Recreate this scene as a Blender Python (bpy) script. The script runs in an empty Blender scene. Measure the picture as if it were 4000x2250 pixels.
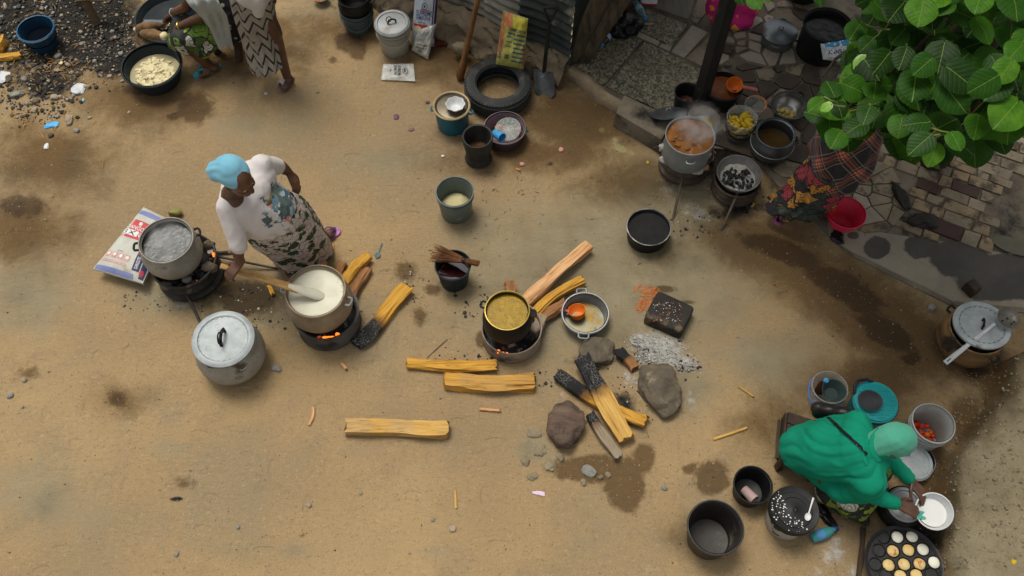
import bpy, math, random
import numpy as np
from mathutils import Vector, Matrix, noise as mnoise

sc = bpy.context.scene
col = sc.collection
random.seed(7)
rng = np.random.default_rng(7)
PI = math.pi

# ------------------------------------------------------------------ camera
CAM_H, DEP, FOC = 6.0, math.radians(60), 3700.0      # height, depression, focal length for a 4000 px wide frame
cd = bpy.data.cameras.new('camera'); cam = bpy.data.objects.new('camera', cd); col.objects.link(cam)
cam.location = (0, 0, CAM_H); cam.rotation_euler = (PI / 2 - DEP, 0, 0)
cd.sensor_width = 36; cd.lens = 36 * FOC / 4000; cd.clip_end = 1000; cd.clip_start = .05
sc.camera = cam

# ------------------------------------------------------------------ sky and sun (overcast)
SUN_EL, SUN_AZ = math.radians(70), math.radians(-30)   # azimuth from +Y towards +X
w = bpy.data.worlds.new('World'); sc.world = w; w.use_nodes = True
wn = w.node_tree; wn.nodes.clear()
sky = wn.nodes.new('ShaderNodeTexSky'); sky.sky_type = 'NISHITA'; sky.sun_disc = False
sky.sun_elevation = SUN_EL; sky.sun_rotation = SUN_AZ; sky.air_density = 1.0; sky.dust_density = 4.0; sky.ozone_density = 1.0
# thin high cloud: the blue is veiled to a soft white
veil = wn.nodes.new('ShaderNodeHueSaturation'); veil.inputs['Saturation'].default_value = .12
bg = wn.nodes.new('ShaderNodeBackground'); bg.inputs[1].default_value = .095
wo = wn.nodes.new('ShaderNodeOutputWorld')
wn.links.new(sky.outputs[0], veil.inputs['Color']); wn.links.new(veil.outputs[0], bg.inputs[0]); wn.links.new(bg.outputs[0], wo.inputs[0])
sd = bpy.data.lights.new('sun', 'SUN'); sun = bpy.data.objects.new('sun', sd); col.objects.link(sun)
sd.energy = 1.5; sd.angle = math.radians(24); sd.color = (1, .925, .79)
_d = Vector((math.sin(SUN_AZ) * math.cos(SUN_EL), math.cos(SUN_AZ) * math.cos(SUN_EL), math.sin(SUN_EL)))
sun.rotation_euler = _d.to_track_quat('Z', 'Y').to_euler()
sc.view_settings.view_transform = 'Standard'; sc.view_settings.look = 'None'
sc.view_settings.exposure = 0.58; sc.view_settings.gamma = 1.0; sc.view_settings.use_curve_mapping = False
sc.cycles.use_denoising = True
sc.cycles.max_bounces = 6; sc.cycles.transparent_max_bounces = 12
sc.cycles.volume_step_rate = 2.0; sc.cycles.volume_bounces = 1

# ------------------------------------------------------------------ survey helpers: photo measurement -> metres
_F = np.array([0, math.cos(DEP), -math.sin(DEP)]); _U = np.array([0, math.sin(DEP), math.cos(DEP)])
def P(x, y, z=0.0):
    v = np.array([(x - 2000) / FOC, 0, 0]) - _U * (y - 1125) / FOC + _F
    t = (CAM_H - z) / -v[2]
    return Vector((v[0] * t, v[1] * t, z))
def Q(p):
    r = np.array(p, dtype=float) - np.array([0, 0, CAM_H]); zz = r @ _F
    return 2000 + FOC * r[0] / zz, 1125 - FOC * (r @ _U) / zz, zz
def S(x, y, z=0.0):                                    # px per metre there
    return FOC / Q(P(x, y, z))[2]
def hfit(px, py, wd, yb, k, bz=0.0):                   # height of an upright round vessel from its rim and its foot
    best = (1e9, 0)
    for i in range(2, 140):
        h = i * .005
        c = P(px, py, bz + h); r = wd / 2 / S(px, py, bz + h)
        y = Q((c.x, c.y - k * r * .98, bz))[1]
        if abs(y - yb) < best[0]: best = (abs(y - yb), h)
    return best[1]
V3 = Vector
def lerp(a, b, t): return a + (b - a) * t
def sstep(a, b, x):
    t = np.clip((x - a) / (b - a), 0, 1); return t * t * (3 - 2 * t)

# ------------------------------------------------------------------ objects
def tag(o, label=None, cat=None, group=None, kind=None):
    if label: o['label'] = label
    if cat: o['category'] = cat
    if group: o['group'] = group
    if kind: o['kind'] = kind
    return o
def thing(name, loc, label, cat, group=None, rot=(0, 0, 0)):
    o = bpy.data.objects.new(name, None); col.objects.link(o)
    o.location = loc; o.rotation_euler = rot; o.empty_display_size = .1
    return tag(o, label, cat, group)
def mesh(name, V, F, mats, smooth=True, uv=None, fm=None, ang=42):
    me = bpy.data.meshes.new(name)
    me.from_pydata([tuple(v) for v in V], [], [tuple(f) for f in F])
    ms = mats if isinstance(mats, (list, tuple)) else [mats]
    for m in ms: me.materials.append(m)
    if fm is not None: me.polygons.foreach_set('material_index', np.array(fm, dtype=np.int32))
    if uv is not None:
        l = me.uv_layers.new(name='uv'); uva = np.array(uv, dtype=np.float32)
        li = np.zeros(len(me.loops), dtype=np.int32); me.loops.foreach_get('vertex_index', li)
        l.data.foreach_set('uv', uva[li].ravel())
    if smooth:
        me.polygons.foreach_set('use_smooth', np.ones(len(me.polygons), dtype=bool))
        me.set_sharp_from_angle(angle=math.radians(ang))
    me.update()
    return me
def obj(name, me, parent=None, loc=None):
    o = bpy.data.objects.new(name, me); col.objects.link(o)
    if parent is not None: o.parent = parent
    if loc is not None: o.location = loc
    return o
def part(name, VF, mats, parent=None, smooth=True, ang=42, fm=None):
    uv = VF[2] if len(VF) > 2 else None
    return obj(name, mesh(name, VF[0], VF[1], mats, smooth, uv, fm, ang), parent)
def rel(root, V): return [V3(v) - root.location for v in V]

# ------------------------------------------------------------------ shapes: each returns (V, F[, UV])
def join(*vf):
    V, F = [], []
    for a in vf:
        n = len(V); V += list(a[0]); F += [tuple(i + n for i in f) for f in a[1]]
    return V, F
def move(vf, d): return ([V3(v) + V3(d) for v in vf[0]],) + tuple(vf[1:])
def xf(vf, m): return ([m @ V3(v) for v in vf[0]],) + tuple(vf[1:])
def lathe(prof, n=40, wob=0, seed=0):
    V, F, UV, rows = [], [], [], []
    L = 0
    for k, (r, z) in enumerate(prof):
        if k: L += math.hypot(r - prof[k - 1][0], z - prof[k - 1][1])
        if r < 1e-6:
            rows.append([len(V)]); V.append(V3((0, 0, z))); UV.append((.5, L))
        else:
            row = []
            for i in range(n):
                a = 2 * PI * i / n
                q = 1 + (wob * mnoise.noise(V3((math.cos(a) * 1.3 + seed, math.sin(a) * 1.3, z * 4))) if wob else 0)
                row.append(len(V)); V.append(V3((r * q * math.cos(a), r * q * math.sin(a), z))); UV.append((i / n, L))
            rows.append(row)
    for a, b in zip(rows, rows[1:]):
        if len(a) == 1 and len(b) == 1: continue
        for i in range(n):
            j = (i + 1) % n
            if len(a) == 1: F.append((a[0], b[j], b[i]))
            elif len(b) == 1: F.append((a[i], a[j], b[0]))
            else: F.append((a[i], a[j], b[j], b[i]))
    return V, F, UV
def shell(outer, t, n=40, wob=0, seed=0, floor=None):
    z0 = outer[0][1] + t if floor is None else floor
    inner = [(max(r - t, 0), max(z, z0)) for r, z in outer]
    inner[-1] = (outer[-1][0] - t, outer[-1][1])
    return lathe(outer + inner[::-1], n, wob, seed)
def tube(pts, rad, n=8, cap=True, flat=1.0, up=None):
    pts = [V3(p) for p in pts]; m = len(pts)
    rs = rad if isinstance(rad, (list, tuple)) else [rad] * m
    V, F = [], []
    ref = V3(up) if up else None
    for k, p in enumerate(pts):
        d = (pts[min(k + 1, m - 1)] - pts[max(k - 1, 0)]).normalized()
        if ref is None: ref = V3((0, 0, 1)) if abs(d.z) < .9 else V3((1, 0, 0))
        x = ref.cross(d)
        if x.length < 1e-4: x = V3((1, 0, 0)).cross(d)
        x.normalize(); y = d.cross(x).normalized(); ref = y
        for i in range(n):
            a = 2 * PI * i / n
            V.append(p + x * (rs[k] * math.cos(a)) + y * (rs[k] * flat * math.sin(a)))
    for k in range(m - 1):
        for i in range(n):
            j = (i + 1) % n
            F.append((k * n + i, k * n + j, (k + 1) * n + j, (k + 1) * n + i))
    if cap:
        F.append(tuple(range(n))[::-1]); F.append(tuple((m - 1) * n + i for i in range(n)))
    return V, F
def arc(c, r, a0, a1, n=10, axes=((1, 0, 0), (0, 0, 1))):
    c = V3(c); x, y = V3(axes[0]), V3(axes[1])
    return [c + x * (r * math.cos(lerp(a0, a1, i / n))) + y * (r * math.sin(lerp(a0, a1, i / n))) for i in range(n + 1)]
def bez(a, b, c, d, n=10):
    a, b, c, d = map(V3, (a, b, c, d)); o = []
    for i in range(n + 1):
        t = i / n; s = 1 - t
        o.append(a * s ** 3 + b * (3 * s * s * t) + c * (3 * s * t * t) + d * t ** 3)
    return o
def box(c, s, rz=0, bev=.0, jit=0):
    x, y, z = s[0] / 2, s[1] / 2, s[2] / 2
    b = min(bev, x * .8, y * .8, z * .8)
    V, F = [], []
    m = Matrix.Translation(V3(c)) @ Matrix.Rotation(rz, 4, 'Z')
    if b <= 0:
        V = [(sx * x, sy * y, sz * z) for sz in (-1, 1) for sy in (-1, 1) for sx in (-1, 1)]
        F = [(0, 2, 3, 1), (4, 5, 7, 6), (0, 1, 5, 4), (2, 6, 7, 3), (0, 4, 6, 2), (1, 3, 7, 5)]
    else:
        def ring(ix, z_): return [(-x + ix, -y + ix, z_), (x - ix, -y + ix, z_), (x - ix, y - ix, z_), (-x + ix, y - ix, z_)]
        for q in (ring(b, -z), ring(0, -z + b), ring(0, z - b), ring(b, z)): V += q
        F = [(3, 2, 1, 0), (12, 13, 14, 15)]
        for k in range(3):
            for i in range(4):
                j = (i + 1) % 4; F.append((k * 4 + i, k * 4 + j, k * 4 + 4 + j, k * 4 + 4 + i))
    return [m @ (V3(v) + V3((random.uniform(-jit, jit), random.uniform(-jit, jit), random.uniform(-jit, jit)))) for v in V], F
def prism(poly, z0, z1, inset=0.0, tilt=0.0):
    n = len(poly); c = sum((V3((p[0], p[1], 0)) for p in poly), V3()) / n
    V = []
    for p in poly: V.append(V3((p[0], p[1], z0)))
    tx, ty = random.uniform(-tilt, tilt), random.uniform(-tilt, tilt)
    for p in poly:
        d = c - V3((p[0], p[1], 0)); q = V3((p[0], p[1], 0)) + (d.normalized() * inset if d.length else d)
        V.append(V3((q.x, q.y, z1 + (q.x - c.x) * tx + (q.y - c.y) * ty)))
    F = [tuple(range(n))[::-1], tuple(range(n, 2 * n))]
    for i in range(n):
        j = (i + 1) % n; F.append((i, j, n + j, n + i))
    return V, F
def area2(poly): return sum(poly[i][0] * poly[(i + 1) % len(poly)][1] - poly[(i + 1) % len(poly)][0] * poly[i][1] for i in range(len(poly)))
def ccw(poly): return list(poly) if area2(poly) > 0 else list(poly)[::-1]
def clip(poly, p, nrm):                                 # keep the side where (q-p).n <= 0
    out = []
    for i in range(len(poly)):
        a, b = poly[i], poly[(i + 1) % len(poly)]
        da = (a[0] - p[0]) * nrm[0] + (a[1] - p[1]) * nrm[1]; db = (b[0] - p[0]) * nrm[0] + (b[1] - p[1]) * nrm[1]
        if da <= 0: out.append(a)
        if (da < 0 < db) or (db < 0 < da):
            t = da / (da - db); out.append((a[0] + (b[0] - a[0]) * t, a[1] + (b[1] - a[1]) * t))
    return out
def voronoi(region, seeds, gap):                        # convex region, list of seeds -> list of convex cells
    cells = []
    for i, s in enumerate(seeds):
        c = list(region)
        for j, q in enumerate(seeds):
            if i == j: continue
            d = (q[0] - s[0], q[1] - s[1]); L = math.hypot(*d)
            if L < 1e-6: continue
            nrm = (d[0] / L, d[1] / L)
            c = clip(c, (s[0] + d[0] / 2 - nrm[0] * gap, s[1] + d[1] / 2 - nrm[1] * gap), nrm)
            if len(c) < 3: break
        if len(c) >= 3 and abs(area2(c)) > 4e-4: cells.append((i, c))
    return cells
def inside(poly, x, y):
    r = False
    for i in range(len(poly)):
        a, b = poly[i], poly[i - 1]
        if (a[1] > y) != (b[1] > y) and x < (b[0] - a[0]) * (y - a[1]) / (b[1] - a[1]) + a[0]: r = not r
    return r
def ico(sub=2):
    import bmesh
    bm = bmesh.new(); bmesh.ops.create_icosphere(bm, subdivisions=sub, radius=1)
    V = [v.co.copy() for v in bm.verts]; F = [tuple(v.index for v in f.verts) for f in bm.faces]; bm.free()
    return V, F
_ICO = {}
def rock(size, seed=0, sub=3, rough=.35, flat=None, facet=0.0):
    if sub not in _ICO: _ICO[sub] = ico(sub)
    V0, F = _ICO[sub]; V = []
    o = V3((seed * 7.31, seed * 3.17, seed * 1.7))
    for v in V0:
        d = 1 + rough * mnoise.noise(v * 1.1 + o) + rough * .45 * mnoise.noise(v * 2.6 + o) + rough * .15 * mnoise.noise(v * 6 + o)
        p = v * d
        if facet: p = V3([math.copysign(abs(c) ** (1 - facet), c) for c in p])
        if flat is not None and p.z < flat: p.z = flat + (p.z - flat) * .15
        V.append(V3((p.x * size[0], p.y * size[1], p.z * size[2])))
    return V, list(F)
def disc(R, z, amp=0.0, fr=8, rings=8, n=40, seed=0, dome=0.0):
    V, F = [V3((0, 0, z + dome))], []
    for k in range(1, rings + 1):
        for i in range(n):
            a = 2 * PI * i / n; r = R * k / rings
            p = V3((r * math.cos(a), r * math.sin(a), 0))
            V.append(p + V3((0, 0, z + dome * (1 - (k / rings) ** 2) + amp * mnoise.noise(p * fr + V3((seed, seed * 2, 0))))))
    for i in range(n): F.append((0, 1 + i, 1 + (i + 1) % n))
    for k in range(rings - 1):
        for i in range(n):
            j = (i + 1) % n; b = 1 + k * n
            F.append((b + i, b + n + i, b + n + j, b + j))
    return V, F
def grid(fn, nu, nv, closed_u=False):
    V, F, UV = [], [], []
    for j in range(nv + 1):
        for i in range(nu + (0 if closed_u else 1)):
            u, v = i / nu, j / nv
            V.append(V3(fn(u, v))); UV.append((u, v))
    m = nu if closed_u else nu + 1
    for j in range(nv):
        for i in range(nu):
            k = (i + 1) % m if closed_u else i + 1
            F.append((j * m + i, j * m + k, (j + 1) * m + k, (j + 1) * m + i))
    return V, F, UV
def solid(vf, t):                                       # give a sheet real thickness along its normals
    V, F = vf[0], vf[1]
    N = [V3() for _ in V]
    for f in F:
        n = (V[f[1]] - V[f[0]]).cross(V[f[2]] - V[f[0]])
        for i in f: N[i] += n
    m = len(V); V2 = list(V) + [V[i] - N[i].normalized() * t for i in range(m)]
    F2 = list(F) + [tuple(i + m for i in f[::-1]) for f in F]
    ed = {}
    for f in F:
        for a, b in zip(f, f[1:] + f[:1]): ed[(a, b)] = 1
    for (a, b) in ed:
        if (b, a) not in ed: F2.append((b, a, a + m, b + m))
    out = (V2, F2)
    if len(vf) > 2: out = (V2, F2, list(vf[2]) * 2)
    return out
def roundcone(p0, r0, p1, r1, n=12):
    p0, p1 = V3(p0), V3(p1)
    d = p1 - p0; L = d.length
    if L < 1e-5: d = V3((0, 0, 1)); L = 1e-5
    d = d.normalized()
    ax = V3((0, 0, 1)) if abs(d.z) < .9 else V3((1, 0, 0))
    x = ax.cross(d).normalized(); y = d.cross(x)
    V, F, rows = [], [], []
    st = []
    for k in range(4): st.append((p0 - d * r0 * math.cos(k * PI / 8), r0 * math.sin(k * PI / 8)))
    for t in (0, .5, 1): st.append((p0.lerp(p1, t), lerp(r0, r1, t)))
    for k in range(3, -1, -1): st.append((p1 + d * r1 * math.cos(k * PI / 8), r1 * math.sin(k * PI / 8)))
    for c, r in st:
        if r < 1e-6: rows.append([len(V)]); V.append(c)
        else:
            row = []
            for i in range(n):
                a = 2 * PI * i / n; row.append(len(V)); V.append(c + x * r * math.cos(a) + y * r * math.sin(a))
            rows.append(row)
    for a, b in zip(rows, rows[1:]):
        for i in range(n):
            j = (i + 1) % n
            if len(a) == 1: F.append((a[0], b[j], b[i]))
            elif len(b) == 1: F.append((a[i], a[j], b[0]))
            else: F.append((a[i], a[j], b[j], b[i]))
    return V, F
def ellipsoid(c, r, m=None):
    V, F = ico(3); mm = m if m is not None else Matrix.Identity(3)
    return [V3(c) + mm @ V3((v.x * r[0], v.y * r[1], v.z * r[2])) for v in V], F
def fuse(pieces, voxel, smooth=6, fac=.5, disp=None):   # one continuous skin grown round overlapping volumes
    V, F = join(*pieces)
    me = bpy.data.meshes.new('tmp'); me.from_pydata([tuple(v) for v in V], [], F)
    o = bpy.data.objects.new('tmp', me); col.objects.link(o)
    md = o.modifiers.new('r', 'REMESH'); md.mode = 'VOXEL'; md.voxel_size = voxel
    if smooth:
        s = o.modifiers.new('s', 'SMOOTH'); s.iterations = smooth; s.factor = fac
    dg = bpy.context.evaluated_depsgraph_get(); dg.update()
    e = bpy.data.meshes.new_from_object(o.evaluated_get(dg))
    VV = [v.co.copy() for v in e.vertices]; NN = [v.normal.copy() for v in e.vertices]; FF = [tuple(p.vertices) for p in e.polygons]
    bpy.data.objects.remove(o); bpy.data.meshes.remove(me); bpy.data.meshes.remove(e)
    if disp: VV = [v + n * disp(v, n) for v, n in zip(VV, NN)]
    return VV, FF

# ------------------------------------------------------------------ materials
def nd(nt, t, ins=None, **at):
    n = nt.nodes.new(t)
    for k, v in at.items(): setattr(n, k, v)
    for k, v in (ins or {}).items():
        s = n.inputs[k]
        if isinstance(v, bpy.types.NodeSocket): nt.links.new(v, s)
        else: s.default_value = v
    return n
def rgb(c): return (c[0], c[1], c[2], 1) if len(c) == 3 else tuple(c)
class Mat:
    def __init__(s, name):
        s.m = bpy.data.materials.new(name); s.m.use_nodes = True; s.nt = s.m.node_tree; s.nt.nodes.clear()
        s.out = s.nt.nodes.new('ShaderNodeOutputMaterial'); s.b = s.nt.nodes.new('ShaderNodeBsdfPrincipled')
        s.nt.links.new(s.b.outputs[0], s.out.inputs[0])
        s.tc = s.nt.nodes.new('ShaderNodeTexCoord')
        s.info = s.nt.nodes.new('ShaderNodeObjectInfo')
        s.rnd = s.math('MULTIPLY', s.info.outputs['Random'], 37.0)
    def math(s, op, a, b=0.0, c=0.0, clamp=False):
        n = s.nt.nodes.new('ShaderNodeMath'); n.operation = op; n.use_clamp = clamp
        for i, v in enumerate((a, b, c)):
            if isinstance(v, bpy.types.NodeSocket): s.nt.links.new(v, n.inputs[i])
            else: n.inputs[i].default_value = v
        return n.outputs[0]
    def mapv(s, v, scale=(1, 1, 1), loc=(0, 0, 0), rot=(0, 0, 0)):
        return nd(s.nt, 'ShaderNodeMapping', {'Vector': v, 'Scale': scale, 'Location': loc, 'Rotation': rot}).outputs[0]
    def noise(s, scale, detail=4, rough=.55, vec=None, dist=0.0, rnd=True):
        n = nd(s.nt, 'ShaderNodeTexNoise', {'Vector': vec if vec is not None else s.tc.outputs['Object'], 'Scale': scale, 'Detail': detail, 'Roughness': rough, 'Distortion': dist}, noise_dimensions='4D')
        if rnd: s.nt.links.new(s.rnd, n.inputs['W'])
        return n.outputs['Fac']
    def vor(s, scale, vec=None, feature='F1', out='Distance', rand=1.0):
        return nd(s.nt, 'ShaderNodeTexVoronoi', {'Vector': vec if vec is not None else s.tc.outputs['Object'], 'Scale': scale, 'Randomness': rand}, feature=feature).outputs[out]
    def ramp(s, f, stops, interp='LINEAR'):
        n = s.nt.nodes.new('ShaderNodeValToRGB'); s.nt.links.new(f, n.inputs[0]); cr = n.color_ramp; cr.interpolation = interp
        while len(cr.elements) < len(stops): cr.elements.new(.5)
        for e, (p, c) in zip(cr.elements, stops): e.position = p; e.color = rgb(c) if not isinstance(c, (int, float)) else (c, c, c, 1)
        return n.outputs[0]
    def band(s, f, a, b):                               # 0 below a, 1 above b
        n = nd(s.nt, 'ShaderNodeMapRange', {'Value': f, 'From Min': a, 'From Max': b}); n.interpolation_type = 'SMOOTHSTEP'; n.clamp = True
        return n.outputs[0]
    def mix(s, f, a, b, mode='MIX'):
        n = s.nt.nodes.new('ShaderNodeMix'); n.data_type = 'RGBA'; n.blend_type = mode
        for i, v in ((0, f), (6, a), (7, b)):
            if isinstance(v, bpy.types.NodeSocket): s.nt.links.new(v, n.inputs[i])
            else: n.inputs[i].default_value = v if i == 0 else rgb(v)
        return n.outputs[2]
    def attr(s, name): return nd(s.nt, 'ShaderNodeAttribute', attribute_name=name).outputs['Fac']
    def sep(s, v): return nd(s.nt, 'ShaderNodeSeparateXYZ', {0: v}).outputs
    def set(s, **k):
        for a, v in k.items():
            nm = {'color': 'Base Color', 'rough': 'Roughness', 'metal': 'Metallic', 'spec': 'Specular IOR Level', 'trans': 'Transmission Weight', 'alpha': 'Alpha', 'ior': 'IOR', 'emit': 'Emission Color', 'emits': 'Emission Strength', 'coat': 'Coat Weight', 'sss': 'Subsurface Weight', 'sheen': 'Sheen Weight'}[a]
            i = s.b.inputs[nm]
            if isinstance(v, bpy.types.NodeSocket): s.nt.links.new(v, i)
            else: i.default_value = rgb(v) if nm in ('Base Color', 'Emission Color') else v
        return s
    def bump(s, h, strength=.5, dist=.01):
        n = nd(s.nt, 'ShaderNodeBump', {'Height': h, 'Strength': strength, 'Distance': dist}); s.nt.links.new(n.outputs[0], s.b.inputs['Normal']); return s
def M(name, c, c2=None, sc_=8, rough=.6, metal=0, bump=.3, bs=60, bd=.004, spec=.28, dirt=None, ds=6, dt=.58, dw=.12, stretch=(1, 1, 1), rv=.12, soot=None, **kw):
    """everyday surface: two tones by noise, a third tone of grime, uneven gloss and a fine relief"""
    m = Mat(name); c2 = c2 or tuple(x * .72 for x in c)
    v = m.mapv(m.tc.outputs['Object'], stretch)
    n1 = m.noise(sc_, 5, .6, v)
    colr = m.ramp(n1, [(.35, c2), (.65, c)])
    if dirt: colr = m.mix(m.band(m.noise(ds, 6, .65), dt, dt + dw), colr, dirt)
    if soot: colr = m.mix(m.band(m.math('ADD', m.sep(m.tc.outputs['Object'])[2], m.math('MULTIPLY', m.math('SUBTRACT', m.noise(14, 5, .65), .5), soot[1] * 1.6)), soot[0] + soot[1] * .5, soot[0] - soot[1] * .5), colr, soot[2])
    fine = m.noise(bs, 3, .6, v)
    colr = m.mix(m.math('MULTIPLY', m.band(fine, .5, .72), .22), colr, tuple(x * .45 for x in c2))
    m.set(color=colr, metal=metal, spec=spec)
    m.set(rough=m.math('ADD', m.math('MULTIPLY', m.math('SUBTRACT', m.noise(sc_ * 2.3, 4), .5), rv * 2), rough, clamp=True), **kw)
    if bump: m.bump(fine, bump, bd)
    return m.m
# ------------------------------------------------------------------ shared materials
SKIN = Mat('skin'); _n = SKIN.noise(9, 5); SKIN.set(color=SKIN.ramp(_n, [(.3, (.055, .024, .013)), (.7, (.12, .05, .027))]), rough=.42, spec=.45); SKIN.bump(SKIN.noise(160, 2), .25, .001); SKIN = SKIN.m
ALU = M('worn_aluminium', (.33, .345, .35), (.22, .23, .235), 6, .45, .5, .25, 55, .002, dirt=(.2, .19, .17), ds=7, dt=.6)
ALU_OLD = M('dusty_aluminium', (.36, .345, .3), (.22, .21, .175), 5, .62, .15, .5, 45, .003, dirt=(.085, .07, .05), ds=5, dt=.52)
ALU_BRIGHT = M('bright_aluminium', (.4, .435, .44), (.27, .3, .305), 7, .6, .25, .4, 40, .003, dirt=(.13, .125, .115), ds=7, dt=.6)
ALU_DARK = M('dark_aluminium', (.2, .22, .23), (.11, .12, .125), 5, .4, .8, .2, 60, .002)
POT_BROWN = M('sooty_brown_pot', (.3, .175, .075), (.1, .06, .03), 4, .55, .25, .4, 40, .003, dirt=(.03, .024, .018), ds=5, dt=.52, stretch=(1, 1, 3))
POT_TAN = M('scorched_pot', (.34, .27, .18), (.18, .13, .085), 5, .6, .2, .4, 40, .003, dirt=(.07, .05, .035), ds=5, dt=.56, soot=(.1, .09, (.018, .015, .012)))
BLACK_POT = M('black_pot', (.014, .014, .0135), (.006, .006, .006), 6, .5, 0, .4, 50, .003, spec=.2, dirt=(.05, .043, .033), ds=6, dt=.64)
SOOT = M('soot_steel', (.05, .047, .043), (.018, .017, .016), 7, .6, .35, .6, 40, .004, dirt=(.17, .15, .13), ds=9, dt=.58)
RUST = M('rusty_steel', (.12, .085, .06), (.045, .035, .028), 9, .7, .3, .6, 50, .004, dirt=(.22, .2, .18), ds=8, dt=.6)
BLK = M('black_plastic', (.009, .0095, .0105), (.005, .0055, .006), 5, .55, 0, .15, 70, .002, dirt=(.06, .058, .052), ds=8, dt=.62)
DKTUB = M('slate_plastic', (.02, .029, .033), (.011, .016, .019), 4, .6, 0, .15, 70, .002, spec=.15, dirt=(.05, .052, .05), ds=9, dt=.64)
NAVYB = M('navy_plastic', (.012, .05, .10), (.007, .022, .04), 3, .38, 0, .12, 70, .002, dirt=(.05, .05, .045), ds=8, dt=.64)
GREYGREEN = M('grey_green_plastic', (.155, .19, .165), (.10, .125, .115), 4, .5, 0, .2, 60, .002, dirt=(.26, .26, .2), ds=8, dt=.62)
TEALGREY = M('teal_grey_plastic', (.075, .105, .11), (.045, .065, .07), 4, .5, 0, .2, 60, .002, dirt=(.15, .14, .12), ds=8, dt=.62)
WHITEP = M('scuffed_white_plastic', (.44, .45, .43), (.32, .325, .305), 4, .45, 0, .15, 60, .002, dirt=(.3, .27, .21), ds=7, dt=.6)
CREAMP = M('grimy_cream_plastic', (.37, .355, .29), (.26, .245, .195), 4, .5, 0, .2, 60, .002, dirt=(.22, .19, .13), ds=8, dt=.6)
BRIGHTW = M('white_enamel', (.62, .63, .63), (.5, .51, .52), 5, .35, 0, .1, 60, .002, dirt=(.5, .45, .36), ds=9, dt=.66)
ORANGE = M('orange_plastic', (.72, .2, .025), (.55, .13, .015), 4, .42, 0, .15, 80, .002)
PINKRED = M('coral_plastic', (.55, .12, .10), (.4, .08, .07), 4, .45, 0, .1)
REDP = M('red_plastic', (.72, .025, .075), (.5, .014, .045), 5, .45, 0, .25, 90, .002)
BLUEC = M('sky_blue_plastic', (.06, .36, .68), (.04, .27, .55), 5, .4, 0, .1)
TEALP = M('turquoise_plastic', (.02, .42, .42), (.012, .28, .29), 5, .45, 0, .5, 60, .004)
TEALD = M('petrol_plastic', (.012, .13, .19), (.008, .07, .1), 5, .45, 0, .2, 50, .003, dirt=(.05, .06, .06), ds=7, dt=.6)
NAVY2 = M('dark_navy_plastic', (.01, .02, .045), (.006, .012, .026), 5, .45, 0, .1)
MAUVE = M('mauve_plastic', (.2, .14, .155), (.12, .085, .095), 5, .5, 0, .3, 90, .002, dirt=(.3, .27, .25), ds=10, dt=.62)
RUBBER = M('dusty_rubber', (.045, .047, .046), (.022, .023, .023), 6, .75, 0, .5, 50, .003, dirt=(.12, .10, .075), ds=6, dt=.56)
BLACKBAG = M('black_film', (.008, .008, .009), (.005, .005, .005), 7, .3, 0, .8, 22, .012)
FLAME = Mat('flame'); FLAME.set(color=(.1, .02, 0), emit=(1, .17, .012), emits=1.6); FLAME = FLAME.m
EMBER = Mat('ember'); _e = EMBER.band(EMBER.noise(40, 4), .55, .66); EMBER.set(color=EMBER.mix(_e, (.03, .028, .027), (.2, .03, .01)), rough=.9, emit=(1, .12, .015), emits=EMBER.math('MULTIPLY', _e, .55)); EMBER = EMBER.m
CHARCOAL = M('charcoal', (.03, .03, .031), (.008, .008, .008), 14, .6, 0, .8, 40, .008, dirt=(.4, .39, .37), ds=16, dt=.56, dw=.1)
ASHY = M('ash_lump', (.42, .415, .39), (.26, .255, .235), 20, .95, 0, .8, 60, .006)
STONE = M('dark_stone', (.15, .122, .085), (.065, .053, .038), 7, .85, 0, 1.0, 40, .016, dirt=(.22, .185, .13), ds=11, dt=.56)
STONE_BLK = M('sooty_block', (.028, .024, .02), (.012, .011, .01), 6, .75, 0, .9, 24, .012, dirt=(.12, .085, .05), ds=5, dt=.55)
STUMP = M('burnt_stump', (.15, .1, .07), (.06, .042, .033), 6, .9, 0, .9, 30, .012, stretch=(1, 3, 1), dirt=(.03, .026, .023), ds=4, dt=.56)
PEBBLE = M('pebble', (.36, .29, .2), (.22, .18, .13), 20, .9, 0, .5, 90, .003)
PEBBLE_G = M('grey_pebble', (.27, .26, .23), (.16, .155, .14), 20, .9, 0, .5, 90, .003)
WEATHERED = M('weathered_wood', (.105, .085, .055), (.035, .029, .02), 7, .85, 0, .9, 40, .01, stretch=(3, 3, .35))
DARKWOOD = M('dark_wood', (.06, .037, .022), (.025, .016, .01), 8, .6, 0, .7, 40, .006, stretch=(1, 1, 1), dirt=(.16, .12, .08), ds=9, dt=.63)
PESTLE = M('polished_pestle_wood', (.2, .095, .035), (.085, .036, .014), 5, .4, 0, .3, 40, .003, stretch=(4, 4, .5))
MORTAR = M('black_mortar_wood', (.035, .034, .032), (.016, .016, .015), 7, .65, 0, .6, 40, .005, stretch=(2, 2, .6), dirt=(.1, .09, .075), ds=7, dt=.6)
MILK = M('pale_porridge', (.58, .565, .45), (.53, .515, .4), 3, .35, 0, .25, 14, .004)
BATTER = M('white_batter', (.68, .68, .66), (.62, .62, .6), 4, .35, 0, .1, 20, .002)
FLOUR = M('semolina_flour', (.55, .5, .28), (.45, .4, .21), 14, .95, 0, .6, 120, .003)
BLACKSOIL = M('char_litter', (.05, .045, .036), (.02, .018, .016), 20, .95)

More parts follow.
